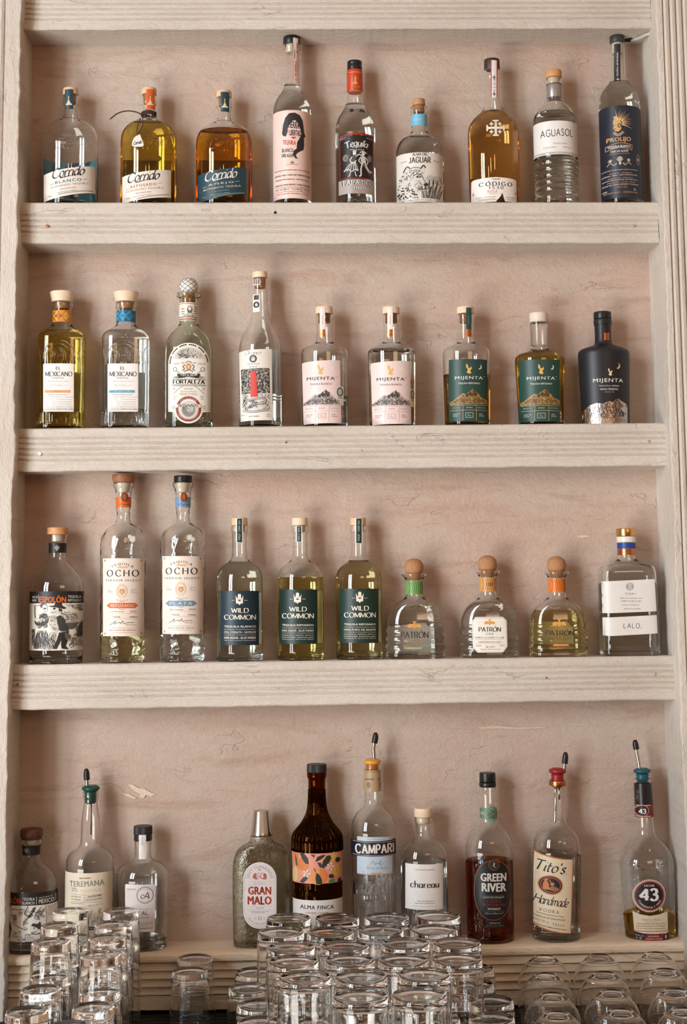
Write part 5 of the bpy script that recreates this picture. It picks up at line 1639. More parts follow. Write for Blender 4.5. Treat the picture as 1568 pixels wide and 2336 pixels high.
art = [PG(Q((150, 1360), (300, 1340), (310, 1360)), G2), SCRIB(Q((640, 1330), (960, 1330), (970, 1460), (880, 1440), (740, 1370)), 40, 1.2, 7, G1, 2, 1, -10), EL(*q(690, 1560), 14, 9, (206, 199, 188)), SCRIB(Q((600, 1470), (700, 1440), (860, 1470), (900, 1560), (850, 1610), (690, 1610), (640, 1540)), 130, 1.0, 3, G1, 3, 2),
       PG(Q((690, 1620), (875, 1615), (868, 1680), (820, 1735), (750, 1740), (700, 1690)), G1, 2, 'pot'), LN(Q((695, 1632), (870, 1628)), 1.4, (180, 174, 166), 3), PG(Q((880, 1700), (950, 1600), (975, 1620), (975, 1860), (860, 1860)), G1, 2), SCRIB(Q((850, 1640), (960, 1560), (975, 1850), (850, 1860)), 60, .9, 5, K2, 5, 3, 80),
       # woman with the basket
       EL(*q(345, 1360), 8.5, 6, G1, 2, 'figure'), EL(*q(368, 1405), 6.4, 9.4, (224, 218, 208), 3, 'figure'), EL(*q(356, 1405), 1.6, 2.2, K2, 4, 'figure'), EL(*q(382, 1404), 1.4, 2, K2, 4, 'figure'), LN(Q((350, 1445), (370, 1452), (388, 1446)), .9, K2, 4, part='figure'), PG(Q((300, 1500), (345, 1475), (395, 1490), (440, 1560), (420, 1640), (270, 1640), (265, 1560)), G1, 2, 'figure'),
       PG(Q((180, 1600), (410, 1600), (395, 1660), (340, 1690), (235, 1685), (195, 1650)), (64, 60, 57), 3, 'basket')] + [EL(*q(x, y), 3.4, 3.2, (206, 199, 188), 4, 'basket') for x, y in ((215, 1590), (250, 1580), (285, 1590), (320, 1575), (350, 1590), (240, 1605), (300, 1608))] + [
       SCRIB(Q((270, 1490), (400, 1490), (440, 1560), (420, 1700), (270, 1760), (240, 1690)), 70, 1.1, 4, K2, 21, 5, part='figure'), LN(Q((215, 1690), (260, 1705), (330, 1695), (410, 1700)), 1.4, (176, 170, 160), 4, True, 'figure'), PG(Q((240, 1760), (390, 1755), (440, 1880), (470, 2075), (165, 2055), (200, 1880)), (176, 170, 162), 2, 'figure'), SCRIB(Q((240, 1760), (390, 1755), (440, 1880), (470, 2075), (165, 2055), (200, 1880)), 150, .9, 11, K2, 6, 3, 92, part='figure'), PG(Q((165, 2055), (205, 1870), (235, 1800), (250, 2060)), G1, 3, 'figure'),
       # man with the hat
       PG(Q((425, 1365), (520, 1355), (545, 1310), (640, 1315), (650, 1360), (715, 1395), (680, 1412), (560, 1385), (470, 1378)), K2, 3, 'figure'), PG(Q((460, 1440), (500, 1390), (580, 1390), (605, 1430), (590, 1480), (540, 1500), (470, 1475)), (214, 208, 198), 3, 'figure'), EL(*q(525, 1405), 3, 2.2, K2, 4, 'figure'), LN(Q((475, 1470), (530, 1462), (575, 1440)), 1.4, K2, 4, True, 'figure'), PG(Q((590, 1400), (640, 1410), (650, 1450), (600, 1450)), K2, 3, 'figure'),
       PG(Q((555, 1540), (620, 1510), (690, 1580), (735, 1700), (750, 1800), (690, 1840), (590, 1740)), (58, 54, 52), 3, 'figure'), PG(Q((430, 1520), (520, 1510), (560, 1560), (600, 1740), (560, 1780), (480, 1760), (440, 1640)), (206, 199, 188), 3, 'figure'), SCRIB(Q((430, 1520), (520, 1510), (560, 1560), (600, 1740), (560, 1780), (480, 1760), (440, 1640)), 36, 1.0, 5, G1, 7, 4, part='figure'), LN(Q((380, 1580), (450, 1540), (520, 1560)), 2.2, (190, 184, 174), 4, True, 'figure'),
       LN(Q((585, 1750), (640, 1775), (720, 1770)), 2.4, (206, 199, 188), 4, True, 'figure'), PG(Q((600, 1790), (690, 1800), (640, 1900), (560, 2060), (490, 2050), (560, 1920)), K2, 3, 'figure'), PG(Q((650, 1810), (745, 1830), (730, 1930), (700, 2010), (745, 2065), (640, 2050), (630, 1980)), (34, 31, 30), 3, 'figure'), PG(Q((700, 1790), (770, 1830), (780, 1880), (720, 1920), (690, 1860)), G1, 4, 'figure'),
       PG(Q((440, 1790), (560, 1780), (540, 2060), (460, 2070)), (196, 190, 182), 1), SCRIB(Q((440, 1790), (560, 1780), (540, 2060), (460, 2070)), 40, .8, 9, K2, 8, 2, 92), PG(Q((130, 1740), (195, 1730), (190, 2010), (130, 2010)), (150, 144, 137), 1), SCRIB(Q((130, 1740), (195, 1730), (190, 2010), (130, 2010)), 40, .9, 8, K2, 9, 2, 90), LN(Q((190, 1355), (190, 1500), (200, 1560)), 2.4, G1, 2), SCRIB(Q((750, 1830), (850, 1800), (850, 2040), (750, 2050)), 60, 1.1, 4, K2, 10, 2),
       BX(*q(850, 1870), *q(968, 2000), (196, 180, 158), 4), FR(*q(850, 1870), *q(968, 2000), .8, K2, 5), T('1 LITER\n80 PROOF\n40% ALC.', *q(909, 1935), 12, 12, K2, .01, z=6)]
espolon(2, 127.5, 'round bottle with a black band of orange letters over a drawn couple, wooden stopper',
        [(1219.5, 22), (1222, 23.8), (1227, 22.6), (1236, 19.8), (1262, 19.4), (1272, 20), (1280, 23.5), (1291, 33), (1302, 43), (1314, 51), (1328, 57.5), (1343, 60.3), (1360, 60.6), (1500, 60.4), (1514, 60)],
        (1349, 1376, 0), [T('ESPOLÒN', 119.5, 1366, 62, 17.5, O, .035), T('PURO DE\nAGAVE', 77, 1366, 15, 13, WH, .02), BX(86.6, 1357, 87.2, 1373, WH), T('TEQUILA', 167.5, 1361.5, 27, 7, WH, .02), T('REPOSADO', 167.5, 1369.5, 27, 5.6, WH, .01), T('HECHO\nEN', 186, 1364, 5, 10, WH, .02)],
        (1376, 1484, 0), art, 0, ([(1203.5, 24), (1219.5, 24.2)], WOODT, [(1219.5, 13), (1236, 12.8)]), (1238.6, 1261, 130))


def ocho(cx, label, stop, neck, neckx, liqy, xl, x0, x1, y0, acc, word, year, handw):
    b = Bottle('liquor_bottle', label, 2, cx, [(1101.5, 23.4), (1104, 24.4), (1108, 23.8), (1113, 20.6), (1120, 18.3), (1128, 17.6), (1158, 17), (1172, 15.2), (1184, 15), (1192, 18.6), (1198, 25), (1204, 34.5), (1210, 42), (1218, 47.6), (1230, 51), (1245, 52), (1300, 51.6), (1400, 51), (1515, 50.5)], gl=HAMMER, liquid=(LIQ('clear_liquor' if word == 'PLATA' else 'pale_straw_liquor', (.996, .996, .985) if word == 'PLATA' else (.96, .93, .78)), liqy, 'liquor'))
    c = b.lathe(stop[0], stop[1], stop[2])
    b.lathe('cork_plug', [(1101.5, 16), (1124, 12.8)], mat('cream_plug', (225, 212, 190), .6), c)
    nl = b.lab('neck_label', ('wrap', -100, 100, 1133.5, 1157.5), neck, [LN([(neckx - 14, 1152), (neckx - 6, 1149), (neckx - 2, 1152), (neckx + 6, 1150), (neckx + 14, 1152)], .8, INK, smooth=True)])
    b.lab('medallion', None, None, [EL(neckx, 1134, 8.4, 11, COPPER, part='medallion'), RING(neckx, 1134, 6.4, 9, .9, (110, 62, 34), 2, 'medallion'), PG([(neckx - 3, 1128), (neckx + 3, 1128), (neckx + 4, 1135), (neckx, 1141), (neckx - 4, 1135)], (150, 92, 56), 2, 'medallion')], on=[(1118, 18.6), (1160, 17.6)], e=.0012, parent=nl)
    BW = (70, 66, 64)
    it = [T('TEQUILA', xl + 1, y0 + 13, 53, 6, BW, 0, 0, 42, space=1.25), PG([(xl - 14, y0 + 22), (xl - 4, y0 + 17), (xl + 2, y0 + 19), (xl + 10, y0 + 18), (xl + 14, y0 + 22), (xl + 2, y0 + 23)], (226, 178, 134)), G('OCHO', xl + 1, y0 + 34, 73, 15.5, (40, 38, 38), .17, .05, 12, serif=.1, space=.5), T('TERROIR SELECT', xl + 1, y0 + 50.5, 80, 4.2, BW, 0, space=1.4),
          RING(xl, y0 + 75, 12.5, 15.5, 1.2, (216, 176, 136), part='crest'), RING(xl, y0 + 75, 9.6, 12, .8, (216, 176, 136), part='crest'), PG([(xl - 5, y0 + 70), (xl + 5, y0 + 70), (xl + 6, y0 + 78), (xl, y0 + 84), (xl - 6, y0 + 78)], (214, 150, 96), 2, 'crest'), T('8', xl, y0 + 77, 4, 7, (238, 222, 200), .03, z=3, part='crest'), T('LOTE\nNUMERO', xl - 27, y0 + 75, 13, 6, (180, 170, 162)), T('HECHO\nEN\nMEXICO', xl + 27, y0 + 75, 13, 9, (180, 170, 162), z=2),
          T('TEQUILA', xl, y0 + 96, 28, 3.4, acc, 0, space=1.5), PG([(xl - 29, y0 + 102), (xl + 29, y0 + 102), (xl + 31, y0 + 104), (xl + 36, y0 + 108), (xl + 31, y0 + 112), (xl + 29, y0 + 114), (xl - 29, y0 + 114), (xl - 31, y0 + 112), (xl - 36, y0 + 108), (xl - 31, y0 + 104)], acc), G(word, xl, y0 + 108, 52, 6.2, (240, 232, 220), .17, .07, 12, serif=.08, space=.4, z=2),
          LN([(xl - 7, y0 + 101), (xl, y0 + 99), (xl + 7, y0 + 101)], 1, acc, smooth=True), LN([(xl - 7, y0 + 115), (xl, y0 + 117), (xl + 7, y0 + 115)], 1, acc, smooth=True),
          T(handw[0], xl - 10, y0 + 122, 30, 3.6, (110, 104, 100), shear=.2), T(year, xl + 25, y0 + 121.5, 15, 3.6, (110, 104, 100), shear=.2), BX(xl - 36, y0 + 126, xl + 36, y0 + 126.5, (196, 186, 174)), T(handw[1], xl - 12, y0 + 134, 18, 4, (110, 104, 100), shear=.2), T(handw[2], xl + 25, y0 + 134, 18, 3.8, (110, 104, 100), shear=.2), BX(xl - 36, y0 + 138, xl + 36, y0 + 138.5, (196, 186, 174)),
          LN([(xl - 28, y0 + 153), (xl - 14, y0 + 143), (xl - 18, y0 + 150), (xl - 6, y0 + 146), (xl - 3, y0 + 149), (xl + 2, y0 + 143), (xl + 4, y0 + 149), (xl + 14, y0 + 147), (xl + 26, y0 + 147)], 1, (60, 56, 54), smooth=True), T('40% Alc./Vol.  1L', xl + 20, y0 + 152, 22, 2.6, (110, 104, 100)), T('DESTILADO EN FAMILIA', xl, y0 + 164, 58, 3.4, (130, 122, 116), 0, space=1.2), BX(xl - 24, y0 + 158.5, xl + 24, y0 + 159, acc), BX(xl - 24, y0 + 169, xl + 24, y0 + 169.5, acc)]
    for sx, sy in ((x0 + 5, y0 + 5), (x1 - 5, y0 + 5), (x0 + 5, y0 + 172), (x1 - 5, y0 + 172)):
        it.append(LN([(sx - 2, sy - 2), (sx + 2, sy + 2)], .9, acc))
        it.append(LN([(sx + 2, sy - 2), (sx - 1, sy + 3)], .9, INK))
    b.lab('front_label', RECT(x0, y0, x1, y0 + 178), (236, 223, 211), it)
    b.lab('back_label', RECT(x0 + 8, y0 + 74, x1 - 2, y0 + 170), (206, 196, 180), back=True)
    b.emb('embossed_lettering', glyph_paths('TEQUILA OCHO', cx, 1504, 84, 9), .6)
    b.emb('embossed_lettering', glyph_paths('DE', cx + 16, 1246, 9, 22), .7)
    return b


ocho(278.5, 'tall dimpled bottle with a cream label, orange plaque and brown wooden stopper', ('wooden_stopper', [(1083, 26.4), (1092, 26.6), (1101.5, 23.6)], WOODD), (214, 102, 44), 284.5, 1442, 278, 232.5, 325, 1273.5, (214, 104, 52), 'REPOSADO', '2025', ('El Nacimiento de Arango', '34550L', '2080m'))
ocho(416, 'tall dimpled bottle with a cream label, blue plaque and flat black stopper', ('stopper', [(1085.5, 20.8), (1101.5, 21)], BLACKP), (110, 144, 178), 419.5, 1447, 412.5, 368.5, 461, 1268.5, (112, 146, 176), 'PLATA', '2024', ('Rio Lerma', '29625L', '1540m'))


def wild(cx, label, liq, x0, x1, y0, xc, col, lines, capp, stripp, capside=False):
    b = Bottle('liquor_bottle', label, 2, cx, [(1199, 18.6), (1201, 19.6), (1213, 19.4), (1216, 17), (1265, 17.2), (1274, 19), (1281, 24), (1286.5, 33), (1293, 41), (1302, 48), (1314, 52), (1330, 53), (1400, 53.2), (1512, 53)], liquid=liq)
    c = b.lathe('wooden_stopper', [(1181.5, 18), (1199, 18.2)], WOODL if capside else WOOD)
    b.lathe('cork_plug', [(1199, 13), (1213, 12.8)], mat('cream_plug', (225, 212, 190), .6), c)
    sx0, sx1, sy0, sy1 = stripp
    on = [(1180, 18.3), (1199.5, 18.8), (1201, 19.9), (1213, 19.8), (1216, 17.4), (1245, 17.5)]
    b.strip('seal_strip', sx0, sx1, sy0, sy1, (222, 220, 214), on, [BX(sx0 + 2.4, sy0 + 1, sx1 - 2.4, sy1 - 1, (26, 50, 44)), T('WILD COMMON', (sx0 + sx1) / 2, (sy0 + sy1) / 2, (sy1 - sy0) * .8, 4, (200, 205, 196), .01, rot=90, z=2)])
    CRM = (236, 227, 212)
    ym = y0 + 19
    it = [PG([(xc - 9, ym - 9), (xc - 5, ym - 1), (xc - 3.4, ym - 6), (xc - 4, ym - 9), (xc - 2.4, ym - 12), (xc + 2.4, ym - 12), (xc + 4, ym - 9), (xc + 3.4, ym - 6), (xc + 5, ym - 1), (xc + 9, ym - 9), (xc + 8, ym + 3), (xc + 8, ym + 9), (xc + 5, ym + 10.5), (xc + 4, ym + 9), (xc, ym + 13.5), (xc - 4, ym + 9), (xc - 5, ym + 10.5), (xc - 8, ym + 9), (xc - 8, ym + 3)], CRM, part='crown_emblem'), EL(xc, ym + 3, 2.8, 1.5, col, 2, 'crown_emblem'), LN([(xc - 4, ym + 1), (xc, ym - .5), (xc + 4, ym + 1)], .6, col, 2, True, part='crown_emblem'),
          BX(xc - 18, ym + 2, xc - 14, ym + 2.8, CRM), BX(xc + 14, ym + 2, xc + 18, ym + 2.8, CRM), T('NO', xc - 12, ym + 2.4, 3, 2, CRM), T('06', xc + 12, ym + 2.4, 3, 2, CRM),
          G('WILD', xc + 1, y0 + 44.5, 41, 11, CRM, .19, .07, 15, serif=.12, space=.26), G('COMMON', xc + 1, y0 + 60, 73, 12, CRM, .18, .07, 15, serif=.1, space=.2)]
    y = y0 + 79
    for k, (s_, h, bo) in enumerate(lines):
        it.append(T(s_, xc + 1, y + h / 2, 73, h, CRM, bo))
        y += h + 2.6
    b.lab('front_label', RECT(x0, y0, x1, y0 + 124), col, it)
    b.lab('back_label', RECT(x0 + 4, y0 + 4, x1 + 3, y0 + 120), (246, 240, 226), back=True)
    return b


wild(546.8, 'bottle of clear liquor with a blue-black label and pale crown, leftmost of three alike', (LIQ('faint_straw_liquor', (.975, .975, .93)), 1282, 'liquor'), 503, 590.5, 1348, 546.5, (24, 48, 62), (('TEQUILA BLANCO', 5.4, .03), ('TRADITIONALLY CRAFTED ARTISANAL TEQUILA', 2.2, .01), ('STILL STRENGTH - 100 PROOF', 5.4, .02), ('CULTIVATED IN THE JALISCO VALLEY', 2.2, .01), ('100% AGAVE - BLUE WEBER', 5, .03), ('TEQUILA 750 ML  50% ALC./VOL.  HECHO EN MEXICO', 2, .01)), None, (538.5, 554.5, 1182, 1238))
wild(686, 'bottle of golden liquor filled to the shoulder with a dark green label and pale crown', (LIQ('gold_straw_liquor', (.965, .91, .65)), 1317, 'liquor'), 638, 724.5, 1345, 679, (20, 46, 44), (('TEQUILA REPOSADO', 5.2, .03), ('TRADITIONALLY CRAFTED ARTISANAL TEQUILA', 2, .01), ('100% AGAVE - BLUE WEBER', 4.6, .02), ('CULTIVATED IN THE JALISCO VALLEY', 2, .01), ('MADE IN EL ARENAL, MEXICO', 2.2, .01), ('MASTER DISTILLER', 2.2, .01), ('TEQUILA 750 ML  40% ALC./VOL.  MEXICO', 2, .01)), None, (675, 689.5, 1199.5, 1236.5), True)
wild(820.5, 'brim-full bottle of pale gold liquor with a dark green label and pale crown', (LIQ('pale_gold_liquor', (.975, .935, .76)), 1279, 'liquor'), 776.5, 865, 1343, 821, (24, 52, 46), (('TEQUILA REPOSADO', 5.2, .03), ('TRADITIONALLY CRAFTED ARTISANAL TEQUILA', 2, .01), ('100% PURO DE AGAVE', 4.4, .02), ('CULTIVATED IN THE JALISCO VALLEY', 2, .01), ('MADE IN EL ARENAL, MEXICO', 2.2, .01), ('MASTER DISTILLER', 2.2, .01), ('TEQUILA 750 ML  40% ALC./VOL.  MEXICO', 2, .01)), None, (810.5, 827.5, 1182, 1240))


def patron(cx, label, dy, liq, neckc, items, front=None, back=None):
    P = [(1309 + dy, 28), (1311 + dy, 29.4), (1314.5 + dy, 28.6), (1318 + dy, 23), (1322 + dy, 20), (1326 + dy, 19.4), (1356 + dy, 19.6), (1364, 22), (1370, 30), (1377, 42), (1386, 51), (1398, 58), (1412, 62.4), (1424, 63.6)]
    for k in range(3):
        y = 1430 + k * 18
        P += [(y, 62), (y + 3, 63.8 + k * .8), (y + 8, 66.5 + k * .6), (y + 13, 65 + k * .8)]
    P += [(1484, 64.5), (1489, 66.5), (1496, 68), (1503, 67.6)]
    b = Bottle('liquor_bottle', label, 2, cx, P, n=2.7, kd=.58, liquid=liq, smooth=2, wall=3.0, base=8)
    c = b.lathe('cork_stopper', [(1273.8 + dy, 3), (1275 + dy, 9), (1278.5 + dy, 15.5), (1284 + dy, 20), (1291 + dy, 21.8), (1298 + dy, 21.6), (1304 + dy, 20.4), (1309 + dy, 18)], CORK, smooth=0)
    b.lathe('cork_plug', [(1309 + dy, 15), (1323 + dy, 14.6)], CORK, c)
    sm_z = [b.zs(y) for y in (1503, 1489, 1424, 1412, 1398)]
    sm_a = [h * b.k for h in (68.2, 68.2, 66.0, 63.4, 58.6)]

    def panel(z):
        a = float(np.interp(z, sm_z, sm_a))
        return (a,) + b.sec(a)
    nl = b.lab('neck_label', ('wrap', -100, 100, 1325 + dy, 1356 + dy), neckc[0], [LN([(cx - 16 + 5 * k, 1327 + dy), (cx - 12 + 5 * k, 1340 + dy), (cx - 16 + 5 * k, 1354 + dy)], .9, neckc[1], smooth=True, part='pattern') for k in range(7)] + ([T('100', cx, 1340 + dy, 16, 8, neckc[1], .02, z=2)] if dy < -6 else []), rough=.3)
    if back:
        b.lab('back_label', back, (250, 247, 242), back=True, on=panel)
    if front:
        b.lab('front_label', front, (236, 231, 222), items, on=panel)
    else:
        b.lab('printed_lettering', None, None, items, on=panel)
    return b


def bee(x, y, s_, c):
    return [EL(x, y + 1, 3.4 * s_, 6 * s_, c, 2, 'bee_emblem'), PG([(x - 2 * s_, y - 2 * s_), (x - 10 * s_, y - 4 * s_), (x - 16 * s_, y), (x - 15 * s_, y + 5 * s_), (x - 8 * s_, y + 5 * s_), (x - 2 * s_, y + 2 * s_)], c, 1, 'bee_emblem'), PG([(x + 2 * s_, y - 2 * s_), (x + 10 * s_, y - 4 * s_), (x + 16 * s_, y), (x + 15 * s_, y + 5 * s_), (x + 8 * s_, y + 5 * s_), (x + 2 * s_, y + 2 * s_)], c, 1, 'bee_emblem'), EL(x, y - 7 * s_, 2.6 * s_, 2.4 * s_, c, 2, 'bee_emblem'), LN([(x - 6 * s_, y - 10 * s_), (x, y - 7 * s_), (x + 6 * s_, y - 10 * s_)], 1.2 * s_, c, 1, part='bee_emblem')]


BEE = (222, 158, 78)
patron(948, 'squat cork-ball bottle with a green neck label and dark letters over a pale back label', 0, (LIQ('clear_liquor', (.996, .996, .985)), 1382, 'liquor'), ((116, 160, 92), (62, 104, 52)),
       bee(946, 1427, 1, BEE) + [G('PATRÓN', 946.5, 1446.5, 64, 19, (62, 48, 42), .2, .07, 12, serif=.12, space=.2), G('SILVER', 945, 1462, 33, 7, (170, 124, 60), .16, .08, 12, space=.24), T('TEQUILA 100% DE AGAVE', 946.5, 1473, 54, 3.2, (120, 108, 100), 0), BX(928, 1477, 963, 1480, (150, 164, 70)), T('HECHO EN MEXICO', 945.5, 1478.5, 30, 2, (240, 236, 226), .01, z=2), T('80 PROOF', 925, 1488, 10, 2.4, (130, 120, 112)), T('750 ML', 962, 1488, 10, 2.4, (130, 120, 112))], None, [(884, 1428), (950, 1421), (968, 1421), (984, 1436), (986, 1487), (884, 1487)])
patron(1117, 'squat cork-ball bottle with an eight-sided white front label and gold neck label', -7, (LIQ('clear_liquor', (.996, .996, .985)), 1374, 'liquor'), ((206, 152, 92), (140, 92, 44)),
       [LN([(1087, 1410), (1147, 1409.5)], .8, (200, 190, 176))] + bee(1117.5, 1420, .76, BEE) + [G('PATRÓN', 1117.8, 1434.5, 51, 13.4, (62, 52, 48), .2, .07, 12, serif=.12, space=.2), T('100', 1118, 1446, 15, 4.6, (110, 100, 92), 0, space=1.3), G('Distilled to proof in small copper pot stills', 1117.5, 1454, 66, 3.6, (80, 74, 70), .1, .06, 30, shear=.4, space=.1), BX(1085, 1458.2, 1150, 1458.7, (170, 160, 150)), G('traditional tahona stone crushed', 1118, 1464, 52, 3.4, (80, 74, 70), .1, .06, 30, shear=.4, space=.1), BX(1085, 1467.6, 1150, 1468.1, (170, 160, 150)), T('50% ALC/VOL', 1092, 1473, 12, 3, (110, 100, 92)), T('750 ml', 1146, 1472.5, 11, 3, (110, 100, 92)), G('SILVER', 1118.5, 1475.6, 21, 4.6, (200, 150, 90), .2, .08, 12, space=.24), T('TEQUILA 100% DE AGAVE', 1118.5, 1481.5, 46, 2.6, (120, 112, 104)),
        ('label_print', (200, 188, 166), 1, merge([LN([(1087, 1409.4), (1147, 1409), (1155, 1417), (1156.5, 1474), (1147.5, 1486.6), (1091, 1487), (1081, 1477), (1079.4, 1419), (1087, 1409.4)], .8, 0)[3]]))], [(1086, 1407.5), (1148, 1407), (1157, 1416), (1158.5, 1475), (1148, 1488.5), (1090.5, 1489), (1079.5, 1478), (1077.5, 1418)], None)
patron(1275.5, 'squat cork-ball bottle of pale amber liquor with an orange neck label', -5, (LIQ('light_amber_liquor', (.97, .92, .70)), 1392, 'liquor'), ((222, 120, 44), (160, 76, 22)),
       bee(1276.5, 1422, 1, BEE) + [G('PATRÓN', 1278, 1442.5, 67, 15.5, (66, 46, 36), .24, .08, 12, serif=.12, space=.2), G('REPOSADO', 1279, 1456, 50, 6.4, (84, 58, 42), .18, .09, 12, space=.24), T('TEQUILA 100% DE AGAVE', 1279, 1466.5, 52, 3.2, (120, 100, 80), .01), BX(1262, 1469.5, 1298, 1473.5, (222, 120, 44)), T('HECHO EN MEXICO', 1280, 1471.5, 30, 2.2, (240, 226, 206), .01, z=2)], None, [(1222, 1419), (1290, 1418), (1301, 1430), (1304, 1476), (1222, 1476)])

# flat rectangular flask with two white labels
b = Bottle('liquor_bottle', 'flat rectangular clear bottle with two white labels, gold cap and blue neck band', 2, 1438, [(1224, 20.5), (1227, 21), (1238, 20.6), (1268, 20.2), (1276, 21.5), (1281, 27), (1285, 40), (1290, 54), (1296, 60.5), (1304, 63.6), (1320, 64.4), (1400, 64.6), (1498, 65)], n=5, kd=.62, liquid=(LIQ('clear_grey_liquor', (.96, .96, .94)), 1330, 'liquor'), wall=3.4, base=9)
b.lathe('gold_cap', [(1205.7, 22), (1223.5, 22.2)], GOLD)
b.lathe('neck_ring', [(1224, 21.6), (1237.5, 21.6)], mat('white_neck_ring', (226, 220, 212), .3))
b.lab('neck_label', ('wrap', -100, 100, 1238, 1251.5), (30, 62, 140))
b.lab('foil_band', ('wrap', -100, 100, 1252, 1266), COPPER)
LT = (226, 222, 218)
lx = [(1368, 1326), (1386, 1326), (1495, 1321), (1499.5, 1394.5), (1389, 1399), (1371.5, 1398.5)]
it = [RING(1437.5, 1338, 8.6, 8.8, .9, (150, 144, 140), part='seal'), RING(1437.5, 1338, 6.4, 6.6, .6, (150, 144, 140), part='seal')] + [LN([(1431 + k * 3.2, 1332), (1431 + k * 3.2, 1344)], .8, (150, 144, 140), part='seal') for k in range(5)] + [LN([(1430, 1338), (1445, 1338)], .8, (150, 144, 140), part='seal'),
      G('TEQUILA', 1439, 1354.5, 25, 4.4, (140, 134, 130), .12, .06, 12, serif=.08), G('100% agave azul tequila blanco', 1441, 1364.8, 52, 3, (110, 104, 100), .12, .06, 20, shear=.3, space=.12), G('distilled in los altos de jalisco', 1441, 1371, 46, 3, (110, 104, 100), .12, .06, 20, shear=.3, space=.12), G('HECHO EN MEXICO', 1440, 1380, 39, 2.8, (120, 114, 110), .1, .06, 12), T('40% ALC BY VOL - 80 PROOF', 1443, 1389, 38, 2.4, (120, 114, 110))]
b.lab('front_label', lx, LT, it)
b.lab('lower_label', [(1373.5, 1408.5), (1392, 1408.5), (1500, 1403), (1502, 1445), (1396, 1451), (1375.5, 1450)], LT, [G('LALO', 1441.5, 1427.5, 37, 11.6, INK, .11, .08, 20, space=.42), T('.', 1463.5, 1432.5, 1.6, 1.6, INK, .05), G('W', 1376.5, 1424, 4, 10, INK, .2, .1, 20)])

# ---------------------------------------------------------------- lowest shelf
R_ = random.Random(3)


def s4(X, Y):
    return X / 5.6, 1960 + Y / 5.6


def S4(*p):
    return [s4(*a) for a in p]


art = [PG(S4((30, 580), (135, 600), (110, 760), (140, 900), (100, 1060), (30, 1020)), (52, 42, 38)), SCRIB(S4((30, 580), (135, 600), (110, 760), (140, 900), (100, 1060), (30, 1020)), 40, 1, 4, G2, 2, 2), LN(S4((130, 660), (180, 640), (230, 650), (290, 640)), 1.4, G1, 2, True, part='figure'), LN(S4((360, 600), (320, 690), (360, 740), (310, 800), (300, 850)), 2, G1, 2, True, part='figure'), SCRIB(S4((430, 610), (470, 620), (400, 740), (340, 770), (360, 700)), 60, 1.2, 4, K2, 11, 3), SCRIB(S4((310, 640), (370, 620), (360, 830), (290, 850)), 40, 1.0, 4, G1, 12, 2), SCRIB(S4((440, 680), (560, 620), (560, 760), (470, 790)), 60, 1.0, 5, G1, 13, 2), SCRIB(S4((230, 640), (330, 600), (320, 700), (240, 740)), 36, .9, 4, G1, 14, 2), LN(S4((450, 610), (400, 700), (350, 760)), 2.0, (70, 66, 64), 2, True, part='figure'), LN(S4((520, 620), (470, 680), (440, 750), (500, 780)), 1.4, G1, 2, True, part='figure'), LN(S4((560, 640), (500, 730), (450, 720)), 1.2, G1, 2, True, part='figure'),
       EL(*s4(180, 760), 5.5, 6.5, (150, 144, 138), 2, 'figure'), SCRIB(S4((140, 700), (215, 700), (215, 820), (150, 830)), 26, 1, 3, K2, 4, 3), LN(S4((150, 820), (240, 870), (340, 900)), 1.4, G1, 2, True), RING(*s4(310, 890), 7, 3.4, .9, G1, 2), EL(*s4(430, 890), 8, 8.5, (214, 208, 198), 3, 'figure'), PG(S4((395, 850), (420, 820), (480, 830), (505, 800), (520, 860), (510, 910), (470, 880), (430, 860)), (58, 54, 52), 4, 'figure'), EL(*s4(435, 880), 1.4, 1.6, K2, 5, 'figure'), LN(S4((395, 930), (420, 935), (455, 925)), 1, K2, 5, True, part='figure'), LN(S4((400, 945), (450, 960), (510, 945)), 2, G1, 4, True, part='figure'),
       SCRIB(S4((140, 920), (220, 930), (230, 1010), (160, 1010)), 24, 1, 4, G1, 6, 2), SCRIB(S4((240, 910), (320, 940), (320, 1060), (190, 1060)), 40, 1, 4, G1, 7, 2), BX(*s4(325, 955), *s4(520, 1055), (206, 198, 186), 3), FR(*s4(325, 955), *s4(520, 1055), 1, K2, 4), T('750ML\n80 PROOF\n40% ALC./VOL.', *s4(405, 1002), 21, 13, K2, .01, z=5), LN(S4((570, 600), (585, 760), (580, 830)), .9, G1, 2), LINES(*[115], [2070, 2074, 2078, 2082, 2086, 2090], 20, 1, G1, 8, 2)]
espolon(3, 67.5, 'round bottle with a black band of red letters over a drawn skeleton rider',
        [(1914, 22.5), (1917, 24.8), (1921, 24.2), (1930, 20), (1951, 19.4), (1957, 20), (1963, 23), (1974, 35), (1986, 46), (2000, 54.6), (2018, 59.6), (2032, 60.6), (2060, 60.8), (2176, 60)],
        (2037, 2066, 0), [T('SPOLÒN', 25, 2054, 44, 17, (222, 72, 36), .035), T('TEQUILA', 65, 2051.5, 28, 7.6, WH, .02), T('BLANCO', 65, 2060, 28, 6.6, WH, .02), BX(82.6, 2046, 83.4, 2064, WH), T('MEXICO', 103.5, 2057, 31, 10, WH, .02, rot=2), T('HECHO & ENVASADO EN', 102, 2048.5, 28, 2.6, WH, .01, rot=3), BX(121, 2044, 121.6, 2060, WH)],
        (2066, 2149, 0), art, 0, ([(1890.5, 24.6), (1896, 25.6), (1907, 25.4), (1914, 22.8)], mat('dark_red_wood', (92, 52, 36), .45, mottle=.2, bscale=110), [(1914, 13), (1928, 12.8)]), (1930, 1952, 60), yfix=14)

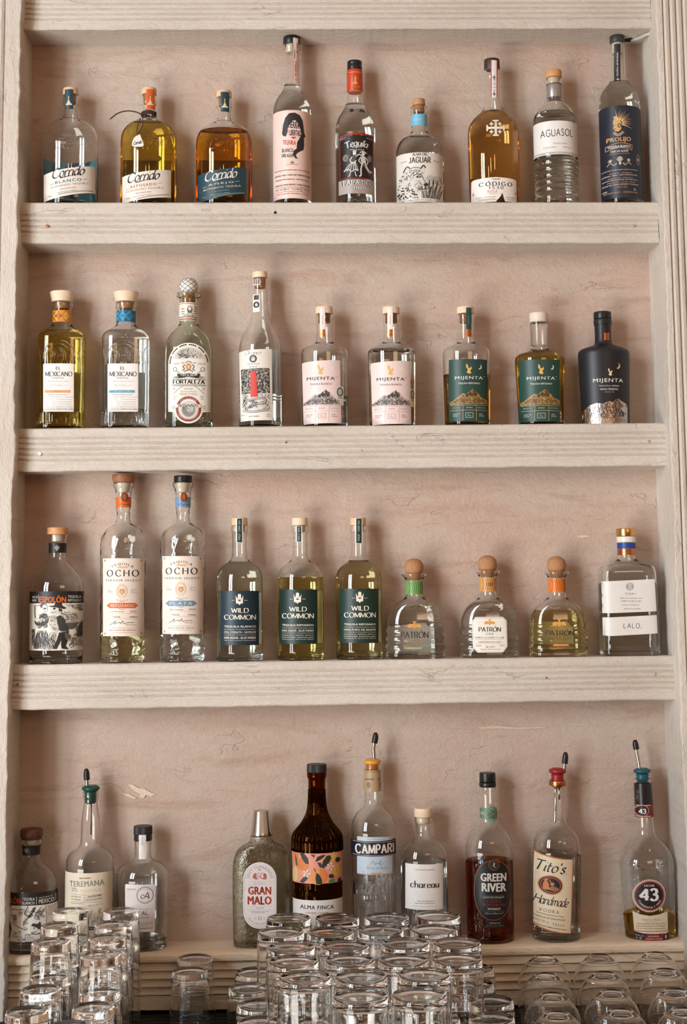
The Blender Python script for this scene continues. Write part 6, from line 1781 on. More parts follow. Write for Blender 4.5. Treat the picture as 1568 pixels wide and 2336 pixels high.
# tall tapered-neck bottle with a green pourer
b = Bottle('liquor_bottle', 'long-necked clear bottle with a cream label and a green pour spout, behind stacked glasses', 3, 203, [(1806, 17.5), (1808, 18.4), (1818, 18.2), (1822, 16.6), (1832, 16.2), (1840, 17.2), (1860, 20.2), (1880, 21.8), (1905, 22.4), (1924, 23), (1931, 27), (1937, 36), (1945, 46), (1956, 52.4), (1970, 54.8), (2000, 55.2), (2170, 55)], yfix=8)
b.pourer(0, [(1791.5, 15), (1795, 19.8), (1800, 20.3), (1804.5, 17)], [(1804.5, 13), (1809, 14.4), (1812, 12.8), (1816, 14), (1819, 12.6), (1823, 13.6), (1826, 12), (1830, 13), (1833, 10)], [(199, 1795), (198.6, 1783), (197.8, 1770)], [(198.4, 1779), (197.8, 1770), (197.4, 1762), (197, 1753.5)], (22, 74, 60))
V, Fc = tube_mesh([(.0012, 0, b.zs(1833)), (.0014, 0, b.zs(1860)), (.0014, 0, b.zs(1904))], 1.6 * b.k, 8)
link_mesh('air_tube', V, Fc, mat('grey_tube', (120, 116, 110), .35, .5), b.root)
TG = (140, 146, 140)
b.lab('front_label', ('wrap', -95, 75, 1992, 2135), (228, 214, 192), [T('REPOSADO', 194, 2003.5, 26, 3.6, (150, 90, 60), .02, rot=2), T('TEREMANA', 196.5, 2016, 80, 13, TG, .02, rot=3, space=1.08), T('SMALL\nBATCH', 169.5, 2030.5, 15, 8.6, (120, 112, 104), .01, rot=1), T('TEQUILA', 206, 2032, 46, 8, (206, 186, 150), .005, rot=3, space=1.4), BX(160, 2041, 232, 2041.6, (150, 140, 128)), T('GLUTEN FREE', 215, 2044.5, 30, 3.4, (90, 84, 80), .02, rot=4), T('100% PURO DE AGAVE', 214, 2052.5, 35, 3, (110, 104, 98), .01, rot=3), BX(193, 2048.5, 232, 2049, (150, 140, 128)), T('NOM  BATCH', 172, 2046.5, 24, 2.6, (110, 104, 98), .01, rot=1), T('1613  20441', 172, 2053, 22, 3, (130, 124, 116), 0, rot=1), BX(171, 2042, 171.5, 2057, (150, 140, 128)), BX(192.5, 2041.5, 193, 2058, (150, 140, 128)), BX(160, 2058, 232, 2058.5, (150, 140, 128)), T('TEQUILA DE JALISCO', 176, 2062, 32, 2.4, (110, 104, 98), .01, rot=1), T('MEXICO', 217, 2065, 30, 4, (120, 110, 100), .01, rot=6, space=1.6),
     SCRIB([(190, 2080), (230, 2072), (240, 2112), (190, 2112)], 60, .9, 9, (120, 130, 120), 3, 1, 100), BX(168, 2114, 236, 2122, (46, 76, 104)), T('HECHO EN MEXICO', 200, 2118, 50, 3.4, (226, 220, 210), .01, z=2)])

# short round bottle with ribbed black cap
b = Bottle('liquor_bottle', 'rounded clear bottle with a ribbed black cap and circled monogram label, behind glasses', 3, 324.5, [(1903, 18), (1906, 20), (1917, 20), (1921, 19), (1950, 18.8), (1957, 20.5), (1962, 26), (1966, 36), (1971, 45), (1979, 53), (1990, 58), (2005, 59.6), (2040, 59.6), (2120, 57), (2170, 55)], kd=.82, yfix=8, liquid=(LIQ('clear_liquor', (.996, .996, .985)), 2136, 'liquor'))
c = b.lathe('screw_cap', [(1883.5, 21), (1903, 21.4)], mat('ribbed_black_cap', (34, 33, 34), .45), flute=1)
b.lathe('cap_skirt', [(1903, 20.4), (1917, 20.4)], mat('ribbed_black_cap', (34, 33, 34), .45), c)
b.strip('seal_strip', 317, 333.5, 1904.5, 1960, (226, 221, 216), [(1903, 20.8), (1918, 20.8), (1921, 19.2), (1950, 19.1), (1958, 20.6)], [T('TEQUILA AZUL', 325, 1918, 20, 3.4, (160, 156, 152), .01, rot=90)])
it = [T('ORGÁNICO', 300, 2028.5, 21, 3, (130, 124, 122), .02, space=1.3), T('TEQUILA', 293, 2033, 8, 1.8, (150, 144, 142)), RING(331, 2042, 18.8, 19.4, 1.1, (52, 50, 50), part='monogram'), G('cA', 331, 2043, 20, 15, (40, 38, 38), .1, .07, 20, shear=.2, space=.02, part='monogram'), LN([(328, 2049), (334, 2044), (338, 2050), (341, 2046)], .9, (40, 38, 38), smooth=True, part='monogram'), ('lettering', (130, 124, 122), 1, fit(block_text('ORGANIC TEQUILA', 0, 1.2), 331, 2026.5, 26, 2.4, 0, 15)), T('SINCE 2020', 331, 2057.5, 20, 2.2, (130, 124, 122), 0, arc=-16), T('TEQUILA', 330, 2074, 22, 2.6, (130, 124, 122), space=1.6), T('AL.', 331, 2083, 17, 9, (52, 50, 50), .01), T('AGAVE AZUL', 326, 2093, 30, 2.8, (130, 124, 122), space=1.2), BX(322, 2104.5, 348, 2105, (170, 164, 162)), T('750 ML 80 PROOF', 334, 2107.5, 28, 2.6, (120, 116, 114)), T('40% ALC', 330, 2111, 16, 2.2, (120, 116, 114)), T('ORGANICO.COM', 333, 2118, 28, 2.8, (80, 76, 76), .015)]
b.lab('front_label', RECT(284.5, 2018, 353, 2126.5, 4), (233, 222, 219), it)
b.lab('back_label', RECT(304, 2004, 360, 2118), (200, 194, 190), back=True)

# pebbled flask with the steel cup cap
b = Bottle('liquor_bottle', 'olive-grey pebbled flask with a steel thimble cap and white pill-shaped label', 3, 597, [(1904, 24.5), (1909, 25.4), (1916, 25.8), (1921, 29), (1926, 40), (1932, 49), (1940, 56), (1952, 61.6), (1966, 64.6), (1985, 66), (2100, 65.4), (2170, 64)], gl=PEBBLE, n=3.4, kd=.56, wall=3.4, base=8, yfix=6, liquid=(LIQ('murky_pale_liquor', (.97, .965, .92)), 1935, 'liquor'))
b.lathe('steel_cup_cap', [(1847.6, 17.4), (1850, 18), (1897, 23.4), (1899, 24.6), (1902, 24.2), (1904.5, 25.6), (1906, 25)], STEEL)
pill = [(555, 2006)] + [(593 - 38 * math.cos(k * math.pi / 14), 2005 - 38 * math.sin(k * math.pi / 14)) for k in range(1, 14)] + [(631, 2006), (631, 2081)] + [(593 + 38 * math.cos(k * math.pi / 14), 2081 + 38 * math.sin(k * math.pi / 14)) for k in range(1, 14)] + [(555, 2081)]
RG, LG = (188, 62, 42), (196, 186, 184)
inner = [(593 + (x - 593) * .91, 2043 + (y - 2043) * .955) for x, y in pill]
it = [LN(inner + inner[:2], .6, LG), ('lettering', (170, 160, 158), 1, fit(block_text('SPICY TAMARINDO', .005, 1.1), 593, 1977.5, 82, 7, 0, 27)), T('EL', 593, 1984, 6, 3, RG, .02), PG([(577, 2004), (578, 1995), (583, 1991), (586, 1996), (584, 2000), (588, 2006)], (196, 120, 106)), PG([(609, 2004), (608, 1995), (603, 1991), (600, 1996), (602, 2000), (598, 2006)], (196, 120, 106)), SCRIB([(575, 2006), (578, 1991), (593, 1988), (609, 1991), (611, 2006)], 34, .9, 4, RG, 3, 2), T('EL ÚNICO', 593, 2014.5, 24, 4, (176, 166, 164), .01, space=1.2), BX(564, 2010.5, 622, 2011, LG), BX(564, 2018.5, 622, 2019, LG), T('GRAN', 592.5, 2031.5, 53, 18.5, RG, .045), T('MALO', 592.5, 2054, 55, 19.5, RG, .045), BX(564, 2067, 622, 2067.5, LG), T('LIQUEUR', 593, 2071.5, 18, 2.8, (150, 140, 138), .01), BX(564, 2075.5, 622, 2076, LG), T('MADE WITH TEQUILA 100% AGAVE\nSPICY TAMARIND LIQUEUR', 593, 2080.5, 40, 5, (176, 166, 164)), RING(593, 2095, 4, 4, 1, (196, 110, 96)), T('S', 583, 2095, 2.4, 3.4, (170, 160, 158), .02), T('R', 603, 2095, 2.4, 3.4, (170, 160, 158), .02), ('lettering', (180, 170, 168), 1, fit(block_text('30% ALC. VOL. CONT. 750 ML', 0, 1.1), 593, 2108, 62, 4, 0, -30))]
b.lab('front_label', pill, (236, 228, 226), it)
b.emb('embossed_lettering', glyph_paths('HECHO EN', 597, 1942, 38, 5) + glyph_paths('MEXICO', 597, 1956, 40, 6), .5, CLEAR)

# brown fluted bottle with the orange-grove label
pr = [(1761, 21.6), (1763, 22.2), (1773, 22), (1776, 19.2), (1800, 19.2), (1826, 19.8), (1846, 22), (1860, 26.5), (1872, 32.5), (1882, 39), (1891, 47), (1899, 53), (1906, 56.2), (1916, 57.2), (1946, 57.2), (2168, 57)]
b = Bottle('liquor_bottle', 'brown glass bottle with a peach label of oranges and dark leaves, black cap', 3, 725.5, pr, gl=AMBERG, yfix=6)
b.lathe('screw_cap', [(1742.5, 22.2), (1761, 22.6)], mat('ribbed_black_cap', (34, 33, 34), .45), flute=1)
FLT = []
pf = b.profile(None)
V, Fc = [], []
for k in range(32):
    th = k * 2 * math.pi / 32
    pth = []
    for y in np.linspace(1800, 1938, 22):
        z = b.zs(y)
        a = pf(z)[0]
        pth.append(((a - .0002) * math.sin(th), -(min(a, pf(z)[1]) - .0002) * math.cos(th), z))
    v, f = tube_mesh(pth, .0011, 6, [.0005 + .0018 * pf(p[2])[0] / b.Ab for p in pth])
    n0 = len(V)
    V += v
    Fc += [tuple(i + n0 for i in q_) for q_ in f]
link_mesh('moulded_flutes', V, Fc, AMBERG, b.root)
PCH, LF, OGE, OG2 = (238, 160, 134), (44, 54, 48), (226, 136, 74), (236, 158, 96)


def s5(X, Y):
    return 640 + X / 5.6, 1880 + Y / 5.6


def S5(*p):
    return [s5(*a) for a in p]


it = [EL(*s5(290, 520), 13, 15, OGE), EL(*s5(480, 670), 20, 19, OG2), PG(S5((500, 560), (570, 590), (600, 660), (580, 740), (540, 765), (500, 765)), OGE, 2), EL(*s5(720, 600), 9, 17, (214, 150, 76), 2), EL(*s5(720, 600), 7.6, 15, (232, 178, 100), 3)] + [LN([s5(720, 600), (s5(720, 600)[0] + 7 * math.cos(a), s5(720, 600)[1] + 14 * math.sin(a))], .6, (214, 150, 76), 4) for a in [k * math.pi / 5 for k in range(10)]] + [EL(*s5(190, 660), 7, 17, (238, 196, 140), 2), PG(S5((160, 380), (235, 380), (225, 470), (180, 520)), OGE),
      PG(S5((245, 370), (290, 370), (350, 440), (360, 510), (320, 510), (275, 450)), LF, 3), PG(S5((445, 480), (470, 420), (530, 395), (580, 395), (530, 440), (480, 470)), LF, 3), PG(S5((535, 550), (540, 480), (590, 410), (635, 400), (650, 440), (610, 510), (570, 545)), LF, 3), PG(S5((470, 490), (510, 490), (570, 570), (500, 550)), (60, 72, 66), 3), PG(S5((380, 390), (440, 390), (430, 430)), (70, 84, 76), 3), PG(S5((460, 620), (500, 650), (530, 710), (530, 768), (460, 768), (448, 690)), LF, 4), PG(S5((245, 750), (290, 690), (360, 660), (340, 710), (290, 760)), (60, 72, 66), 3), PG(S5((185, 400), (210, 470), (215, 560), (195, 540)), (90, 104, 92), 3), EL(*s5(735, 470), 6, 6, (40, 40, 38), 3), PG(S5((620, 650), (660, 640), (690, 680), (660, 700), (620, 690)), LF, 3), PG(S5((620, 720), (690, 700), (700, 760), (620, 765)), (96, 120, 70), 3), PG(S5((735, 720), (780, 700), (785, 760), (735, 765)), (46, 52, 50), 3),
      LN(S5((425, 565), (440, 580), (445, 610)), 1.4, (70, 50, 40), 4, True), EL(*s5(690, 430), 12, 12, (226, 176, 100), 1)]
for (fx, fy) in ((335, 635), (640, 545)):
    it += [PG([s5(fx, fy), (s5(fx, fy)[0] + 8 * math.cos(a - .3), s5(fx, fy)[1] + 8 * math.sin(a - .3)), (s5(fx, fy)[0] + 9.5 * math.cos(a), s5(fx, fy)[1] + 9.5 * math.sin(a)), (s5(fx, fy)[0] + 8 * math.cos(a + .3), s5(fx, fy)[1] + 8 * math.sin(a + .3))], (238, 226, 212), 5) for a in [k * 1.257 for k in range(5)]]
b.lab('front_label', ('wrap', -98, 98, 1947, 2016), PCH, it)
b.lab('lower_label', ('wrap', -98, 98, 2054, 2125), (233, 226, 221), [T('ALMA FINCA', 723.5, 2070, 77, 9, (44, 42, 42), .02, space=1.12), T('®', 762, 2066, 2, 2, INK), T('ORANGE LIQUEUR', 724, 2083, 52, 4, (200, 130, 90), .02, space=1.2), T('750 ML   40% ALC./VOL.', 724, 2096, 50, 2.6, (130, 124, 120))])
b.emb('embossed_lettering', glyph_paths('ALMA', 725, 2036, 92, 22, space=.5), .7)

# tall clear bottle with a navy banded label and yellow pourer
b = Bottle('liquor_bottle', 'tall clear bottle with a navy banded label over pale blue and a yellow pour spout', 3, 854.5, [(1743, 17), (1745, 18.2), (1755, 18), (1758, 18.6), (1806, 19), (1828, 19.4), (1836, 22), (1843, 27.8), (1851, 35.5), (1860, 42), (1872, 47.6), (1886, 50.4), (1900, 51), (1960, 51), (2168, 50.6)], yfix=4, flute=(30, .022, 2004, 2150))
b.pourer(0, [(1731, 14), (1734, 18.6), (1739, 19.4), (1743, 17)], [(1743, 12), (1747, 15), (1750, 13), (1754, 15), (1758, 12), (1770, 10)], [(854.5, 1736), (853, 1715), (853, 1703), (855.5, 1690)], [(854.5, 1695), (856, 1688), (857, 1680), (857, 1671)], (226, 158, 54), mat('amber_cork', (196, 116, 52), .4))
b.lab('neck_capsule', ('wrap', -180, 180, 1758, 1806.5), (176, 150, 116), [T('CAMPARI', 842.5, 1778, 20, 4.4, (110, 88, 66), .02, rot=3), T('CAMP', 868, 1778, 11, 4.4, (110, 88, 66), .02), EL(841.5, 1791, 4.6, 7, (136, 110, 82), part='seal'), EL(870, 1791, 3, 7, (136, 110, 82), part='seal'), BX(835, 1760.5, 874, 1762, (140, 116, 88))])
NB = (26, 30, 48)
o = b.lab('front_label', RECT(815.5, 1909.5, 897, 1996), (190, 208, 222), [T('DAL 1860 MILANO', 858, 1915, 44, 3, (140, 158, 176), .01), LN([(845, 1972), (852, 1965), (856, 1972), (862, 1968), (866, 1970), (870, 1962), (867, 1974), (878, 1968)], .9, (120, 134, 150), smooth=True), PG([(836, 1974), (846, 1967), (850, 1968), (846, 1972), (840, 1976)], (222, 200, 184)), T('MILANO', 861, 1980.5, 47, 5.6, (130, 148, 164), .01, space=1.5), BX(815.5, 1994, 897, 1996, (196, 160, 130)), T('750 ML', 829, 1990, 9, 2.2, (140, 158, 176)), BX(847, 1991, 872, 1994.5, (196, 160, 130)), BX(815.5, 1909.5, 897, 1911, (206, 176, 150))])
b.lab('band_label', ('wrap', -82, 82, 1919, 1954, 0), NB, [BX(806, 1921, 902, 1922, (206, 180, 160)), BX(806, 1951.5, 902, 1952.5, (206, 180, 160)), G('CAMPARI', 856, 1937, 90, 23, (236, 226, 218), .27, .13, 5, serif=.14, space=.32, rot=1)], e=.0008)

# clear bottle with the plain white label and wood stopper
b = Bottle('liquor_bottle', 'clear bottle with a plain white label of one black lowercase word, pale wooden stopper', 3, 970.5, [(1863.4, 19.6), (1866, 20.8), (1874, 20.6), (1879, 18.4), (1898, 18), (1906, 19.6), (1912, 24), (1919, 34), (1927, 43), (1937, 49.6), (1950, 53), (1970, 53.8), (2168, 53.6)], kd=.85, yfix=2, liquid=(LIQ('clear_liquor', (.996, .996, .985)), 1962, 'liquor'))
c = b.lathe('wooden_stopper', [(1842.6, 20.3), (1863, 20.5)], WOODL)
b.lathe('cork_plug', [(1863, 15), (1878, 14.6)], WOODL, c)
b.lab('front_label', RECT(926.5, 1972, 1012.5, 2076), (238, 233, 228), [G('chareau', 970, 2018, 67, 16, (34, 32, 34), .17, .035, 0, serif=.09, space=.16), T('SANTA BARBARA, CALIFORNIA', 970, 1984.5, 45, 2.8, (120, 116, 114), .01), T('THE PLANT BASED SPIRIT', 971, 2056, 38, 2.6, (120, 116, 114), .01), T('MADE WITH CALIFORNIA ALOE', 970, 2061, 46, 2.6, (120, 116, 114), .01), T('LIQUEUR  |  750 ML  |  25% ALC. BY VOL.', 970, 2068, 58, 2.2, (150, 146, 142), .01)])
b.lab('back_label', RECT(935, 1966, 1021, 2070), (226, 224, 220), back=True)

# whiskey with the black oval label
b = Bottle('liquor_bottle', 'bottle of dark red-brown whiskey with a black oval label and green neck seal', 3, 1120.5, [(1795, 18.2), (1797, 19), (1860, 19.2), (1870, 20.4), (1879, 24), (1888, 32), (1897, 41), (1908, 48.5), (1922, 53), (1940, 54.4), (1960, 54.6), (2156, 54)], kd=.85, liquid=(LIQ('red_brown_whiskey', (.66, .24, .08)), 1960, 'liquor'))
c = b.lathe('screw_cap', [(1762, 18.2), (1783, 18.8)], BLACKP)
b.lathe('cap_ring', [(1784, 19.4), (1790, 19.6), (1794.5, 18.8)], BLACKP, c)
SG, SD = (104, 134, 112), (58, 84, 66)
nl = b.lab('neck_band', RECT(1097, 1844, 1139.5, 1868), SG, [T('UMB', 1101.5, 1856, 7, 7, (206, 214, 200), .02), LINES(1135, [1849, 1855, 1861], 5, 1.6, SD, 3)])
b.lab('neck_seal', None, None, [EL(1121.5, 1858, 16.4, 20.4, SG, 1, 'seal'), RING(1121.5, 1858, 15.4, 19.2, 1.2, (178, 192, 174), 2, 'seal'), RING(1121.5, 1858, 11.4, 14.4, .9, (178, 192, 174), 2, 'seal'), SCRIB([(1113, 1852), (1121, 1846), (1130, 1852), (1130, 1866), (1121, 1870), (1113, 1866)], 36, 1.2, 5, SD, 4, 2, part='seal'), SCRIB([(1113, 1852), (1121, 1846), (1130, 1852), (1130, 1866), (1121, 1870), (1113, 1866)], 20, .8, 5, (178, 192, 174), 5, 3, part='seal')], e=.0009, parent=nl)
BKL = (26, 26, 29)
oval = [(1126.5 + 42.5 * math.copysign(abs(math.cos(a)) ** .8, math.cos(a)), 2031 + 68 * math.copysign(abs(math.sin(a)) ** .9, math.sin(a))) for a in [k * math.pi / 24 for k in range(48)]]
it = [LN(oval + oval[:2], 1.4, (150, 84, 56)), EL(1127.5, 1973, 12.5, 12, BKL, 2), RING(1127.5, 1973, 13, 12.4, 1.3, (132, 96, 60), 3), RING(1127.5, 1973, 8.6, 8.4, .9, (132, 96, 60), 3), LN([(1126, 1968), (1129, 1971), (1125, 1974), (1130, 1978)], 1.6, (220, 212, 200), 4, True), T('GREEN', 1127, 2001.5, 60, 19, (224, 218, 208), .05, z=2), T('RIVER', 1128, 2024.5, 57, 20, (224, 218, 208), .05, z=2), BX(1104, 2043.5, 1152, 2044.2, (120, 110, 100), 2), T('KENTUCKY STRAIGHT', 1127.5, 2047.5, 48, 3.8, (206, 200, 190), .02, z=2), T('1885', 1128, 2055.5, 32, 8, (92, 56, 44), .02, z=2), T('BOURBON', 1128.5, 2064.5, 52, 6.4, (126, 44, 34), .03, z=2), T('WHISKEY', 1128, 2073.5, 31, 4.6, (214, 208, 198), .03, z=2), BX(1104, 2078.5, 1152, 2079.1, (120, 110, 100), 2), G('Makes Mine on It', 1128, 2083.5, 43, 4.4, (190, 184, 176), .1, .05, 30, shear=.4, space=.1, z=2)]
b.lab('front_label', oval, BKL, it)
b.lab('lower_label', [(1109, 2099), (1152, 2098), (1151, 2117), (1110, 2117)], (30, 26, 26), [T('DSP-KY-10', 1129.5, 2106, 25, 3.8, (190, 184, 176), .03), T('45% ALC BY VOL  90 PROOF', 1129.5, 2112, 40, 2.4, (160, 154, 146), .01)])

# leaning bottle with the copper-edged cream label and red pourer
b = Bottle('liquor_bottle', 'leaning clear bottle with a copper-edged cream label and a red pour spout', 3, 1270, [(1779, 17.2), (1781, 18.4), (1783, 17.4), (1793, 17.8), (1797, 16.8), (1810, 16.4), (1850, 18.4), (1870, 20), (1878, 23), (1886, 31), (1894, 40), (1904, 47.6), (1916, 52), (1932, 54), (1960, 54.4), (2150, 54)], lean=.034, liquid=(LIQ('clear_liquor', (.98, .975, .945)), 1945, 'liquor'), yfix=-6)
b.pourer(0, [(1752, 14), (1755, 19), (1760, 19.8), (1765, 16)], [(1765, 13), (1769, 15), (1773, 13), (1777, 15), (1781, 13), (1792, 11.5), (1796, 10)], [(1287, 1757), (1288.5, 1747), (1289.5, 1735)], [(1289, 1741), (1289.6, 1734), (1290.4, 1725), (1291, 1715)], (150, 28, 34))
b.lathe('copper_ring', [(1780, 19), (1792, 19.4)], COPPER)
V, Fc = tube_mesh([(-.003, 0, b.zs(1795)), (-.0035, 0, b.zs(1840)), (-.0045, 0, b.zs(1876))], 3.0 * b.k, 10)
link_mesh('pourer_tube', V, Fc, STEEL, b.root)
V, Fc = tube_mesh([(.004, .001, b.zs(1795)), (.004, .001, b.zs(1824))], 2.2 * b.k, 10)
link_mesh('air_tube', V, Fc, STEEL, b.root)
TC_, IB = (236, 216, 184), (48, 42, 42)
it = []


def s6(X, Y):
    return 1148 + X / 3.3571, 1640 + Y / 3.3571


it += [T("Tito's", 0, 0, 1, 1, IB)][:0]
it += [G("Tito's", 1261, 1979.5, 64, 26, IB, .135, .045, 38, shear=.3, rot=-5, space=.12), T('.', 1292, 1994, 2, 2, IB, .05)]
cx, cy_ = s6(368, 1277)
it += [PG([(cx + (28.5 if k % 2 else 25.2) * math.cos(2 * math.pi * k / 72), cy_ + (23.5 if k % 2 else 20.2) * math.sin(2 * math.pi * k / 72)) for k in range(72)], (196, 112, 66), 1, 'emblem'), EL(cx, cy_, 24.4, 19.6, (40, 36, 38), 2, 'emblem'), RING(cx, cy_, 22, 17.4, 1.4, (204, 122, 76), 3, 'emblem')]
CP = (212, 130, 84)
it += [PG([(cx - 17, cy_ + 11), (cx - 17, cy_ - 2), (cx - 14, cy_ - 8), (cx - 12.5, cy_ - 14), (cx - 8.5, cy_ - 14), (cx - 7.5, cy_ - 8), (cx - 4, cy_ - 2), (cx - 4, cy_ + 11)], CP, 3, 'still_emblem'), LN([(cx - 10, cy_ - 14), (cx - 2, cy_ - 10), (cx + 1, cy_ - 4)], 1.6, CP, 3, True, part='still_emblem'), BX(cx - 1, cy_ - 6, cx + 7, cy_ + 1, CP, 3, 'still_emblem'), LN([(cx + 3, cy_ + 1), (cx + 3, cy_ + 5)], 1.4, CP, 3, part='still_emblem'), EL(cx + 6, cy_ + 8, 10.4, 5, CP, 3, 'barrel_emblem')] + [LN([(cx + d, cy_ + 3.4), (cx + d + .6, cy_ + 12.6)], 1, (40, 36, 38), 4, part='barrel_emblem') for d in (0, 4, 8, 12)]
it += [G('Handmade', 1261, 2057, 76, 22, IB, .135, .045, 38, shear=.35, rot=-4, space=.1), G('VODKA', 1254.5, 2080, 43, 7.6, IB, .12, .06, 15, serif=.1, space=.6, rot=-4), T('Award Winning American Vodka', 1257, 2089.5, 58, 4, (90, 78, 72), .005, rot=-4, shear=.15), T('Crafted in an Old Fashioned Pot Still', 1256, 2096.5, 66, 4, (90, 78, 72), .005, rot=-4, shear=.15), T('AUSTIN', 1233.5, 2104, 22, 4.4, (90, 78, 72), 0, rot=-5, space=1.5), T('TEXAS', 1274.5, 2110.5, 27, 4.6, (90, 78, 72), 0, rot=-4, space=1.6), PG([(1250 + (4 if k % 2 == 0 else 1.6) * math.sin(k * .628), 2107 - (4 if k % 2 == 0 else 1.6) * math.cos(k * .628)) for k in range(10)], (226, 176, 110)), T('DISTILLED AND BOTTLED BY FIFTH GENERATION, INC. AUSTIN, TX. 40% ALC/VOL', 1255, 2117.5, 76, 2.8, (60, 52, 50), .02, rot=-6)]
po = [(1224, 1947.5), (1240, 1953), (1262, 1957), (1285, 1959.5), (1309.5, 1960.5), (1304, 2129.5), (1280, 2128), (1255, 2124.5), (1235, 2120), (1218.5, 2115)]
mid = (1264, 2040)
edge = LN(po + po[:1], 2.6, (200, 116, 70), 1)
b.lab('front_label', po, TC_, it + [edge])

# waisted bottle with the round black medallion and teal pourer
pr = [(1776, 18.6), (1787, 19), (1789, 19.6), (1865, 20.8), (1893, 21.4), (1903, 24), (1912, 30), (1922, 39), (1933, 47), (1946, 55), (1958, 60.5), (1967, 63), (1976, 62.6), (1992, 61.5), (2030, 62.4), (2060, 61.6), (2100, 59), (2146, 57)]
b = Bottle('liquor_bottle', 'waisted clear bottle with a round black and red medallion and a teal pour spout', 3, 1485.5, pr, kd=.8, lean=-.020, liquid=(LIQ('gold_liqueur', (.965, .83, .36)), 2079, 'liquor'), yfix=-10)
b.pourer(0, [(1752, 14), (1755, 19), (1759, 19.8), (1764, 16)], [(1764, 13), (1768, 15), (1772, 13), (1776, 15), (1780, 12), (1786, 11)], [(1460.5, 1758), (1457, 1735), (1453.5, 1718), (1451.5, 1704)], [(1452.5, 1709), (1451.4, 1703), (1450.2, 1696), (1449.3, 1687.5)], (24, 84, 100))
b.lab('neck_capsule', ('wrap', -180, 180, 1788, 1835), (34, 30, 34), [G('Licor 43', 1456, 1815, 24, 5, (150, 144, 138), .1, .05, 30, shear=.3, space=.1, rot=82)], rough=.3)
MR, GC = (116, 32, 42), (206, 178, 140)
b.lab('neck_label', ('wrap', -180, 180, 1835.5, 1865), MR, [BX(1442, 1836.5, 1486, 1838.5, GC), BX(1442, 1861.5, 1486, 1863.5, GC), EL(1466, 1849.5, 15.4, 13.4, GC, 2, 'medallion'), EL(1466, 1849.5, 14, 12.2, (28, 25, 28), 3, 'medallion'), RING(1466, 1849.5, 13.4, 11.8, 1.3, (140, 30, 44), 4, 'medallion'), G('43', 1466.5, 1850.5, 17, 12, (232, 226, 218), .24, .16, 10, space=.12, z=5)], rough=.35)
cx, cy_ = 1483, 2043.5
o = b.lab('medallion', [(cx + 37 * math.cos(k * math.pi / 20), cy_ + 37.5 * math.sin(k * math.pi / 20)) for k in range(40)], (212, 196, 172), [RING(cx, cy_, 35, 35.5, .8, (150, 124, 92)), EL(cx, cy_, 33, 33.5, (140, 26, 44), 2, n=40), EL(cx, cy_, 29.6, 30, (27, 24, 29), 3, n=40), T('LICOR', cx - 1, cy_ - 23.6, 23, 5, (226, 220, 212), .03, z=4), G('43', cx - 1, cy_ - 2, 45, 31, (112, 108, 108), .26, .17, 10, space=.10, z=4), G('43', cx - 2, cy_ - 3, 44, 30, (238, 233, 226), .22, .14, 10, space=.12, z=5), ('lettering', (226, 220, 212), 5, fit(block_text('CUARENTA Y TRES', .025, 1.05), cx, cy_ + 26.5, 62, 4.4, 0, -25.5))])
po = [(1446.5, 2080), (1462, 2086), (1483, 2089), (1505, 2086), (1524.5, 2080), (1526.5, 2129), (1500, 2131), (1470, 2130), (1451, 2126)]
b.lab('front_label', po, (224, 208, 180), [T('ORIGINAL', 1487, 2098, 41, 4.6, (150, 110, 76), .01, space=1.6), BX(1473, 2102.5, 1500, 2103.2, (206, 120, 60)), T('A MEDITERRANEAN SPIRIT INFUSED WITH', 1487, 2107.5, 64, 2.6, (120, 96, 76), .01), T('MEDITERRANEAN CITRUS FRUITS', 1487, 2113, 66, 2.8, (120, 96, 76), .01), T('INFUSED WITH SELECTED BOTANICALS', 1487, 2118.5, 66, 2.6, (120, 96, 76), .01), BX(1451, 2124, 1526, 2125.4, (150, 60, 50))])
po = [(1451, 2127.5), (1475, 2131), (1500, 2132), (1527, 2130.5), (1527.5, 2145.5), (1500, 2147), (1475, 2146), (1452.5, 2143.5)]
b.lab('lower_label', po, (40, 28, 34), [PG([(1476, 2131), (1500, 2132), (1516, 2131.6), (1512, 2146.5), (1500, 2147), (1469, 2146)], (134, 28, 40)), T('LIQUEUR', 1492, 2136, 25, 4, (232, 220, 206), .02, z=2), T('PRODUCT OF SPAIN', 1494, 2142, 36, 3, (232, 220, 206), .01, z=2), T('31% ALC. 62 PR.', 1462, 2134.5, 19, 3.4, (226, 220, 210), .02, rot=-6, z=2), T('1L', 1456, 2140, 4, 4, (226, 220, 210), .02, z=2), RING(1463.5, 2140.5, 2.4, 2.4, .8, (226, 220, 210), 2), EL(1520.5, 2138, 2.2, 4.6, (190, 170, 150), 2)])
b.emb('embossed_lettering', glyph_paths('43', 1468, 1934, 14, 10), .6)
sw = [spline([(1440 + 9 * k, 1962 + 7 * k), (1456 + 10 * k, 1976 + 6 * k), (1474 + 9 * k, 1985 + 5 * k)], 4) for k in range(4)]
b.emb('moulded_swirls', sw, 1.2)
